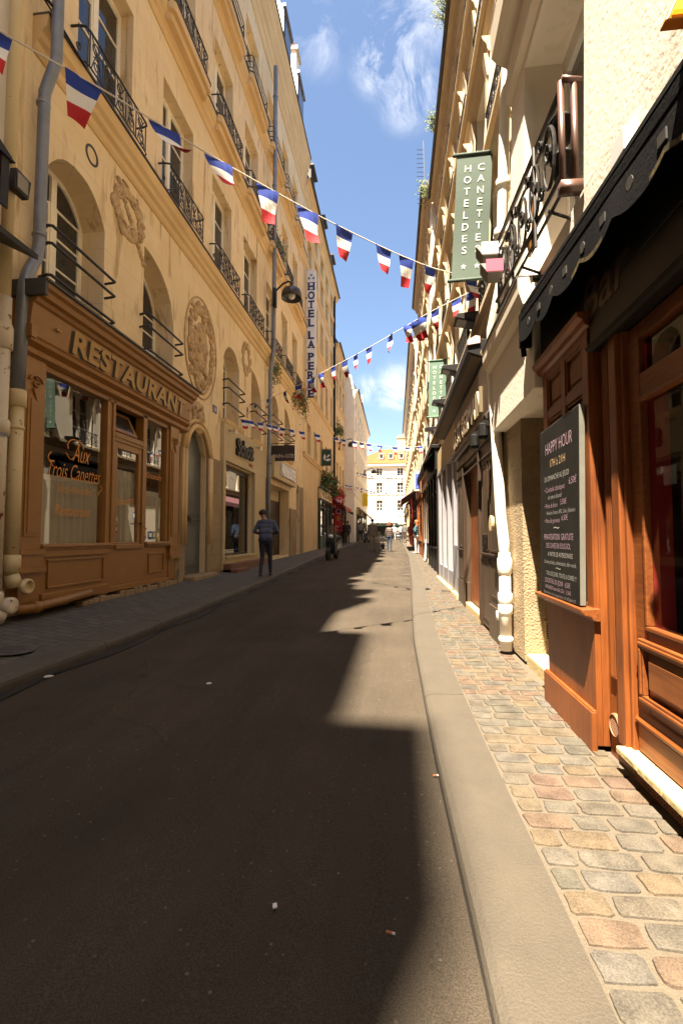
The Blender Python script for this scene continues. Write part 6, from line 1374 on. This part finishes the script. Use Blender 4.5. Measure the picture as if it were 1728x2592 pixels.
b = MB(); b.tube([(-5.4, 10.2, 21.5), (-5.0, 10.3, 24.3)], .025, 5)
for k in range(6): b.tube([(-5.1 - .0, 9.9 + .0, 23.2 + k * .2), (-4.5, 10.6, 23.25 + k * .2)], .012, 4)
solo('roof_aerial', b, IRON, 'thin television aerial on the roof of the stone house', 'aerial')
b = MB(); b.tube([(1.35, 19.9, 15.2), (1.30, 20.0, 18.3)], .02, 4)
for k in range(13): b.tube([(1.32, 20.0, 15.5 + k * .2), (1.02, 19.9, 15.44 + k * .2)], .012, 4)
solo('spiked_guard', b, IRON, 'row of iron spikes standing at the end of the right-hand eaves', 'guard spikes')

# ---------------------------------------------------------------- people
SKIN = M('skin', (.42, .24, .16), (.36, .20, .13), 12, .55)
def cap(q, a, b_, ra, rb, m, n=10):
    a = Vector(a); b_ = Vector(b_); d = b_ - a; L_ = max(d.length, 1e-4); d.normalize(); P = []; rr = []
    for i in range(4): t = math.pi / 2 * i / 4; P.append(a - d * ra * math.cos(t)); rr.append(max(ra * math.sin(t), .002))
    P.append(a); rr.append(ra); P.append(b_); rr.append(rb)
    for i in range(1, 5): t = math.pi / 2 * i / 4; P.append(b_ + d * rb * math.sin(t)); rr.append(max(rb * math.cos(t), .002))
    q.tube(P, rr, n, m)
def person(label, loc, h, head=0., mats=None, legs=((0, 0), (0, 0)), arms=None, hunch=0., headturn=(0, 0, 0), build=1., hair='short', vox=.013, hairmat=None, bag=None, female=False, bare=False):
    """local +Y is the way the person faces; arms: per side (elbow, wrist) offsets; legs: per side (knee fwd, foot fwd)"""
    k = h / 1.75; t = thing('person', label, 'person', loc); t.rotation_euler = (0, 0, head)
    segs = []                                        # (a, b, ra, rb, material)
    S_, T_, P_, F_ = 0, 1, 2, 3
    V = lambda x, y, z: Vector((x, y, z))
    pel = V(0, 0, .93); chest = V(0, .02 + hunch * .5, 1.26); neck = V(0, -.01 + hunch, 1.45); hw = .165 if female else .19
    segs += [(V(-.07, 0, .93), V(.07, 0, .93), .125, .125, P_), (V(-.06, .0, 1.02), V(.06, 0, 1.02), .115 * build, .115 * build, T_), (V(-.075, .01, 1.15), V(.075, .01, 1.15), .115 * build, .115 * build, T_), (chest + V(-.09, 0, 0), chest + V(.09, 0, 0), .125 * build, .125 * build, T_), (neck + V(-.11, -.01, -.06), neck + V(.11, -.01, -.06), .085, .085, T_), (V(0, 0, .98), chest, .12 * build, .125 * build, T_)]
    hx, hy, hz = headturn; hc = neck + V(hx, .03 + hy, .19 + hz)
    segs += [(neck - V(0, 0, .02), hc - V(0, .0, .06), .055, .052, S_), (hc + V(0, -.012, .02), hc + V(0, -.01, .03), .088, .088, S_), (hc + V(0, .035, -.04), hc + V(0, .03, -.05), .062, .055, S_), (hc + V(0, .095, -.01), hc + V(0, .105, -.03), .012, .016, S_)]
    for s in (-1, 1): segs.append((hc + V(s * .082, -.01, -.01), hc + V(s * .086, -.014, .012), .014, .018, S_))
    for i, s in enumerate((-1, 1)):
        kf, ff = legs[i]; hip = V(s * .09, 0, .90); kn = V(s * .095, kf, .50); an = V(s * .10, ff, .09)
        lo = S_ if bare else P_
        segs += [(hip, kn, .088 * build, .062, P_), (kn, an, .060, .045, lo), (an + V(0, -.03, -.045), an + V(s * .012, .15, -.05), .04, .036, F_)]
        sh = neck + V(s * hw, -.01, -.055)
        el, wr = arms[i] if arms else ((s * .06, -.02, -.30), (s * .07, .05, -.55))
        el = sh + V(*el); wr = sh + V(*wr); d = (wr - el).normalized(); pl = wr + d * .075
        segs += [(sh, el, .056 * build, .045, T_), (el, wr, .044, .034, T_), (wr, pl, .030, .036, S_)]
        sd_ = d.cross(V(0, 1, 0)); sd_ = sd_.normalized() if sd_.length > .1 else V(1, 0, 0); fw_ = sd_.cross(d).normalized()
        for f in range(4):
            o_ = sd_ * 0 + fw_ * (f - 1.5) * .020; L1_ = (.040, .048, .044, .034)[f]; a_ = pl + o_ + d * .02; b1 = a_ + d * L1_ + sd_ * -s * .010; segs += [(a_, b1, .0105, .0095, S_), (b1, b1 + d * L1_ * .7 - sd_ * s * .022, .0095, .008, S_)]
        a_ = wr + d * .03 + fw_ * .030; segs.append((a_, a_ + d * .05 + fw_ * .025, .012, .009, S_))
    q = MB()
    for a, b_, ra, rb, m in segs: cap(q, a * k, b_ * k, ra * k, rb * k, m)
    me = q.mesh('body', mats); tmp = bpy.data.objects.new('tmp', me); col.objects.link(tmp)
    md = tmp.modifiers.new('r', 'REMESH'); md.mode = 'VOXEL'; md.voxel_size = vox; sm = tmp.modifiers.new('s', 'SMOOTH'); sm.iterations = 2; sm.factor = .5
    bpy.context.view_layer.update(); me2 = bpy.data.meshes.new_from_object(tmp.evaluated_get(bpy.context.evaluated_depsgraph_get()))
    bpy.data.objects.remove(tmp); me2.name = 'body'; me2.materials.clear()
    for m in mats: me2.materials.append(m)
    import numpy as np
    co = np.empty(len(me2.polygons) * 3); me2.polygons.foreach_get('center', co); co = co.reshape(-1, 3)
    best = np.full(len(co), 1e9); idx = np.zeros(len(co), dtype=np.int32)
    for a, b_, ra, rb, m in segs:
        A = np.array(a * k); D = np.array((b_ - a) * k); L2 = max(D @ D, 1e-9); tt = np.clip(((co - A) @ D) / L2, 0, 1)
        ds = np.linalg.norm(co - A - tt[:, None] * D, axis=1) - (ra + (rb - ra) * tt) * k
        u = ds < best; best[u] = ds[u]; idx[u] = m
    me2.polygons.foreach_set('material_index', idx); me2.polygons.foreach_set('use_smooth', [True] * len(me2.polygons)); me2.update()
    o = bpy.data.objects.new('body', me2); col.objects.link(o); o.parent = t; WL[o.name] = Vector(loc)
    r_ = random.Random(int(h * 1000)); q = MB(); c = hc * k
    if hair == 'curly':
        for i in range(70):
            v = Vector((r_.gauss(0, 1), r_.gauss(-.35, 1), r_.gauss(.35, .9))).normalized(); 
            if v.y > .55 and v.z < .5: continue
            q.ball(c + Vector((v.x * .105, v.y * .10 - .01, v.z * .115 + .02)), *[.028 + .02 * r_.random()] * 3, 6, 4)
    else:
        for i in range(60):
            v = Vector((r_.gauss(0, 1), r_.gauss(-.3, 1), abs(r_.gauss(.25, .8)))).normalized()
            if v.y > .6 and v.z < .6: continue
            q.ball(c + Vector((v.x * .075, v.y * .075 - .012, v.z * .082 + .025)), .034, .034, .032, 6, 4)
        if hair == 'long':
            for i in range(26):
                q.ball(c + Vector((r_.uniform(-.07, .07), -.06 + r_.uniform(-.03, .02), -.02 - .16 * r_.random())), .032, .03, .05, 6, 4)
    oh = bpy.data.objects.new('hair', q.mesh('hair', hairmat, smooth=True)); col.objects.link(oh); oh.parent = t; WL[oh.name] = Vector(loc)
    q = MB()
    for s in (-1, 1): q.ball(c + Vector((s * .03, .075, .005)) * k, .009, .006, .006, 6, 4)
    oe = bpy.data.objects.new('eyes', q.mesh('eyes', BLACK)); col.objects.link(oe); oe.parent = t; WL[oe.name] = Vector(loc)
    return t
HB = M('black_hair', (.012, .010, .009), None, rough=.5); HA = M('auburn_hair', (.20, .055, .02), (.12, .035, .012), 40, .6); HR = M('red_hair', (.42, .12, .03), (.3, .08, .02), 40, .6); HG = M('grey_hair', (.40, .38, .35), None, rough=.7); HBR = M('brown_hair', (.06, .035, .02), None, rough=.6)
SHOE = M('dark_shoe', (.02, .018, .016), None, rough=.5); SHOEW = M('pale_shoe', (.4, .38, .34), None, rough=.6)
def cl(n, c, r=.85): return M(n, c, tuple(a * .7 for a in c), 14, r, bump=.3, bs=14)
person('man in a blue-grey shirt and dark jeans, head bowed, on the left pavement', (-3.05, 11.0, .215), 1.60, R(4), [SKIN, cl('blue_grey_shirt', (.085, .095, .15)), cl('dark_jeans', (.022, .026, .042)), SHOE],
       legs=((.03, -.16), (.10, .14)), arms=(((-.12, -.03, -.25), (.03, .19, -.32)), ((.13, -.04, -.24), (-.03, .20, -.30))), hunch=.07, headturn=(-.10, .02, -.05), build=1.06, hairmat=HB, vox=.009)
person('man in a taupe sweater and khaki trousers walking away up the middle of the road', (-1.24, 25.9, g(25.9) + .02), 1.76, R(3), [SKIN, cl('taupe_sweater', (.17, .14, .12)), cl('khaki_trousers', (.20, .17, .13)), SHOE], legs=((-.03, -.06), (.06, .08)), hairmat=HB, build=1.08)
pw = person('woman with curly auburn hair in a brown leather jacket and jeans walking away', (-.32, 25.95, g(25.9) + .02), 1.55, R(-5), [SKIN, M('brown_leather', (.06, .04, .03), (.10, .075, .06), 8, .4), cl('blue_jeans', (.04, .055, .09)), SHOE], legs=((.04, .05), (-.02, -.06)), hairmat=HA, hair='curly', female=True, build=1.15)
b = MB(); b.ball((-.66, 25.92, .62), .09, .16, .17, 10, 8); b.tube([(-.66, 25.85, .76), (-.62, 25.9, 1.0), (-.66, 25.98, .76)], .014, 6); solo('handbag', b, BLACK, 'black handbag hanging from the hand of the woman with auburn hair', 'bag', smooth=True)
person('red-haired woman in a teal top and white trousers, hand on hip', (1.0, 22.7, zr(22.7)), 1.55, R(60), [SKIN, cl('teal_top', (.03, .09, .11)), cl('white_trousers', (.62, .60, .58)), SHOEW], legs=((.02, .0), (-.02, -.03)), arms=(((-.14, -.05, -.22), (-.05, .06, -.38)), ((.05, .02, -.28), (.05, .10, -.52))), hairmat=HR, hair='long', female=True, build=1.08)
person('man in a black jacket and pale shorts in the shaded distance', (-1.45, 40, g(40)), 1.8, R(0), [SKIN, cl('black_jacket', (.018, .016, .016)), cl('pale_shorts', (.33, .28, .22)), SHOE], hairmat=HG, vox=.018, bare=True)
person('man in a grey jacket standing with a small dog on the right', (.80, 41, zr(41)), 1.7, R(-20), [SKIN, cl('grey_jacket', (.13, .12, .12)), cl('brown_trousers', (.12, .09, .075)), SHOE], hairmat=HG, vox=.018, build=1.1)
person('man with a red cap and grey shirt near the parked motorcycle on the left', (-3.12, 43, zl(43)), 1.78, R(15), [SKIN, cl('grey_shirt', (.20, .18, .17)), cl('black_trousers', (.02, .02, .022)), SHOE], hairmat=M('red_cap', (.25, .04, .03)), vox=.018)
person('dark dressed person in the shade of the left shop awnings', (-3.75, 37.5, zl(37.5)), 1.75, R(40), [SKIN, cl('dark_coat', (.03, .025, .022)), cl('dark_trousers', (.03, .026, .024)), SHOE], hairmat=HB, vox=.018)
person('second dark dressed person standing deeper in the left shade', (-4.02, 36.6, zl(36.6)), 1.72, R(-30), [SKIN, cl('brown_coat', (.04, .025, .02)), cl('dark_brown_trousers', (.03, .022, .02)), SHOE], hairmat=HBR, vox=.018)
person('young woman in a patterned top and light jeans by the red shopfront', (1.18, 37.6, zr(37.6)), 1.66, R(170), [SKIN, M('patterned_top', (.05, .05, .07), (.35, .2, .2), 30, .8), cl('light_jeans', (.20, .28, .40)), SHOEW], hairmat=HBR, hair='long', female=True, vox=.018)
person('person in white walking far off beside the parked car', (-.12, 52, g(52)), 1.75, R(10), [SKIN, cl('white_shirt', (.7, .68, .65)), cl('white_bottoms', (.6, .58, .55)), SHOE], hairmat=HG, vox=.02)
person('person in a pale top standing behind the man in the grey jacket', (.52, 44, g(44) + .05), 1.66, R(0), [SKIN, cl('cream_top', (.5, .45, .4)), cl('charcoal_trousers', (.05, .05, .055)), SHOE], hairmat=HBR, vox=.02)
# small dog
d = thing('dog', 'small dark dog standing beside the man in the grey jacket', 'dog', (1.02, 40.2, zr(40.2))); q = MB()
for a, b_, ra, rb in (((0, -.16, .24), (0, .14, .25), .075, .09), ((0, .15, .27), (0, .24, .38), .055, .045), ((0, .25, .40), (0, .27, .40), .05, .05), ((0, .29, .38), (0, .36, .37), .03, .022), ((0, -.2, .27), (0, -.28, .38), .018, .01), ((.03, .24, .44), (.04, .23, .48), .018, .008), ((-.03, .24, .44), (-.04, .23, .48), .018, .008),
      ((.05, .12, .2), (.05, .11, .10), .032, .02), ((.05, .11, .1), (.05, .13, .015), .02, .018), ((-.05, .12, .2), (-.05, .11, .10), .032, .02), ((-.05, .11, .1), (-.05, .13, .015), .02, .018),
      ((.05, -.15, .2), (.055, -.10, .15), .04, .028), ((.055, -.10, .15), (.055, -.19, .09), .024, .016), ((.055, -.19, .09), (.055, -.17, .015), .016, .016), ((-.05, -.15, .2), (-.055, -.10, .15), .04, .028), ((-.055, -.10, .15), (-.055, -.19, .09), .024, .016), ((-.055, -.19, .09), (-.055, -.17, .015), .016, .016)): cap(q, a, b_, ra, rb, 0)
me = q.mesh('coat', M('dog_coat', (.04, .028, .02), (.09, .06, .04), 20, .8)); tmp = bpy.data.objects.new('tmp', me); col.objects.link(tmp); md = tmp.modifiers.new('r', 'REMESH'); md.mode = 'VOXEL'; md.voxel_size = .012
bpy.context.view_layer.update(); me2 = bpy.data.meshes.new_from_object(tmp.evaluated_get(bpy.context.evaluated_depsgraph_get())); bpy.data.objects.remove(tmp); me2.name = 'dog_body'
o = bpy.data.objects.new('body', me2); col.objects.link(o); o.parent = d; d.rotation_euler = (0, 0, R(-70))

# ---------------------------------------------------------------- scooter, motorcycle, car (local coordinates, +Y forward)
def lp(name, mb, mats, par, smooth=False, bev=0):
    o = bpy.data.objects.new(name, mb.mesh(name, mats, smooth=smooth)); col.objects.link(o); o.parent = par
    if bev: m_ = o.modifiers.new('bevel', 'BEVEL'); m_.width = bev; m_.segments = 2
    return o
def wheel(par, x, y, r, wd, rimmat=CHROME):
    q = MB(); q.lathe([(r * .68, -wd / 2), (r * .92, -wd / 2), (r, -wd * .25), (r, wd * .25), (r * .92, wd / 2), (r * .68, wd / 2)], (x, y, r), 'x', 20); w_ = lp('wheel', q, RUBBER, par, True)
    q = MB(); q.lathe([(.0, -wd * .3), (r * .2, -wd * .35), (r * .25, -wd * .2), (r * .66, -wd * .25), (r * .68, 0), (r * .66, wd * .25), (r * .25, wd * .2), (r * .2, wd * .35), (0, wd * .3)], (x, y, r), 'x', 18); lp('rim', q, rimmat, w_, True)
def scooter(label, loc, rz, bodymat):
    t = thing('scooter', label, 'scooter', loc, 'parked two-wheelers'); t.rotation_euler = (0, R(-5), rz)
    wheel(t, 0, .62, .24, .11); wheel(t, 0, -.60, .24, .12)
    q = MB(); q.prism([(-.85, .52), (-.78, .82), (-.25, .80), (-.08, .62), (-.02, .34), (.22, .30), (.30, .30), (.24, .22), (-.05, .22), (-.15, .34), (-.45, .42), (-.78, .46)], 'x', -.16, .16); lp('body', q, bodymat, t, bev=.03)
    q = MB(); q.prism([(.22, .26), (.30, .26), (.46, .70), (.44, 1.0), (.38, 1.02), (.34, .72)], 'x', -.21, .21); lp('front_shield', q, bodymat, t, bev=.03)
    q = MB(); q.prism([(-.82, .83), (-.28, .81), (-.14, .76), (-.16, .86), (-.34, .92), (-.62, .95), (-.84, .92)], 'x', -.14, .14); lp('seat', q, RUBBER, t, bev=.03)
    q = MB(); q.tube([(0, .62, .24), (0, .46, .75), (0, .38, 1.06)], .03, 8); lp('fork', q, BLACK, t, True)
    q = MB(); q.prism([(.36, .44), (.62, .52), (.86, .42), (.88, .36), (.62, .46), (.40, .40)], 'x', -.08, .08); lp('mudguard', q, bodymat, t, bev=.01)
    q = MB(); q.tube([(-.34, .30, 1.08), (-.12, .38, 1.06), (.12, .38, 1.06), (.34, .30, 1.08)], .018, 8); lp('handlebar', q, BLACK, t, True)
    q = MB(); q.ball((0, .48, .93), .11, .07, .08, 12, 8); lp('headlight', q, LAMPG, t, True)
    for s in (-1, 1):
        q = MB(); q.tube([(s * .24, .33, 1.07), (s * .32, .36, 1.26)], .008, 5); q.ball((s * .33, .36, 1.29), .06, .02, .04, 10, 6); lp('mirror', q, BLACK, t, True)
    q = MB(); q.add([(-.24, .46, 1.02), (.24, .46, 1.02), (.20, .34, 1.42), (-.20, .34, 1.42), (-.24, .465, 1.02), (.24, .465, 1.02), (.20, .345, 1.42), (-.20, .345, 1.42)], [(0, 1, 2, 3), (4, 5, 6, 7)]); lp('windscreen', q, GLASS, t)
    q = MB(); q.box(-.05, .05, -.87, -.85, .6, .68); lp('tail_light', q, TAIL, t); q = MB(); q.box(-.1, .1, -.88, -.865, .4, .52); lp('number_plate', q, SIGNW, t)
    q = MB(); q.tube([(.14, -.2, .26), (.17, -.75, .30)], .05, 10); lp('exhaust', q, CHROME, t, True); q = MB(); q.tube([(-.1, -.1, .24), (-.2, -.16, .01)], .014, 6); lp('stand', q, BLACK, t)
    return t
sc1 = scooter('dark parked scooter with windscreen facing the viewer at the left kerb', (-2.55, 19.1, g(19.1) + .02), R(172), M('scooter_paint', (.03, .035, .04), None, rough=.25, coat=.5))
sc2 = scooter('chrome and black two-wheeler parked farther along the left kerb', (-2.55, 42.5, g(42.5) + .02), R(165), M('chrome_paint', (.20, .20, .20), None, rough=.2, metal=.6))
ct = thing('parked_car', 'dark car seen head-on at the far end of the street', 'car', (.40, 58.5, g(58.5)))
ct.rotation_euler = (0, 0, R(180)); CP_ = M('car_paint', (.02, .025, .04), None, rough=.25, coat=.6)
q = MB(); q.prism([(1.9, .28), (1.95, .55), (1.85, .80), (1.0, .95), (-1.6, .98), (-1.9, .85), (-1.92, .3)], 'x', -.82, .82); lp('body', q, CP_, ct, bev=.06)
q = MB(); q.prism([(1.0, .94), (.35, 1.42), (-1.1, 1.45), (-1.7, .97)], 'x', -.70, .70); lp('cabin', q, CP_, ct, bev=.05)
q = MB(); q.add([(-.62, .99, 1.0), (.62, .99, 1.0), (.56, .40, 1.40), (-.56, .40, 1.40)], [(0, 1, 2, 3)]); q.xf(lambda x, y, z: (x, y + .03, z + .01)); lp('windscreen', q, PANE_R, ct)
for s in (-1, 1):
    wheel(ct, s * .74, 1.2, .31, .2); wheel(ct, s * .74, -1.2, .31, .2)
    q = MB(); q.ball((s * .60, 1.88, .66), .16, .06, .08, 10, 6); lp('headlight', q, LAMPG, ct, True); q = MB(); q.ball((s * .88, .7, 1.0), .09, .05, .06, 8, 5); lp('mirror', q, CP_, ct, True)
q = MB(); q.box(-.26, .26, 1.94, 1.965, .40, .51); lp('number_plate', q, SIGNW, ct); q = MB(); q.box(-.4, .4, 1.93, 1.955, .55, .68); lp('grille', q, BLACK, ct)
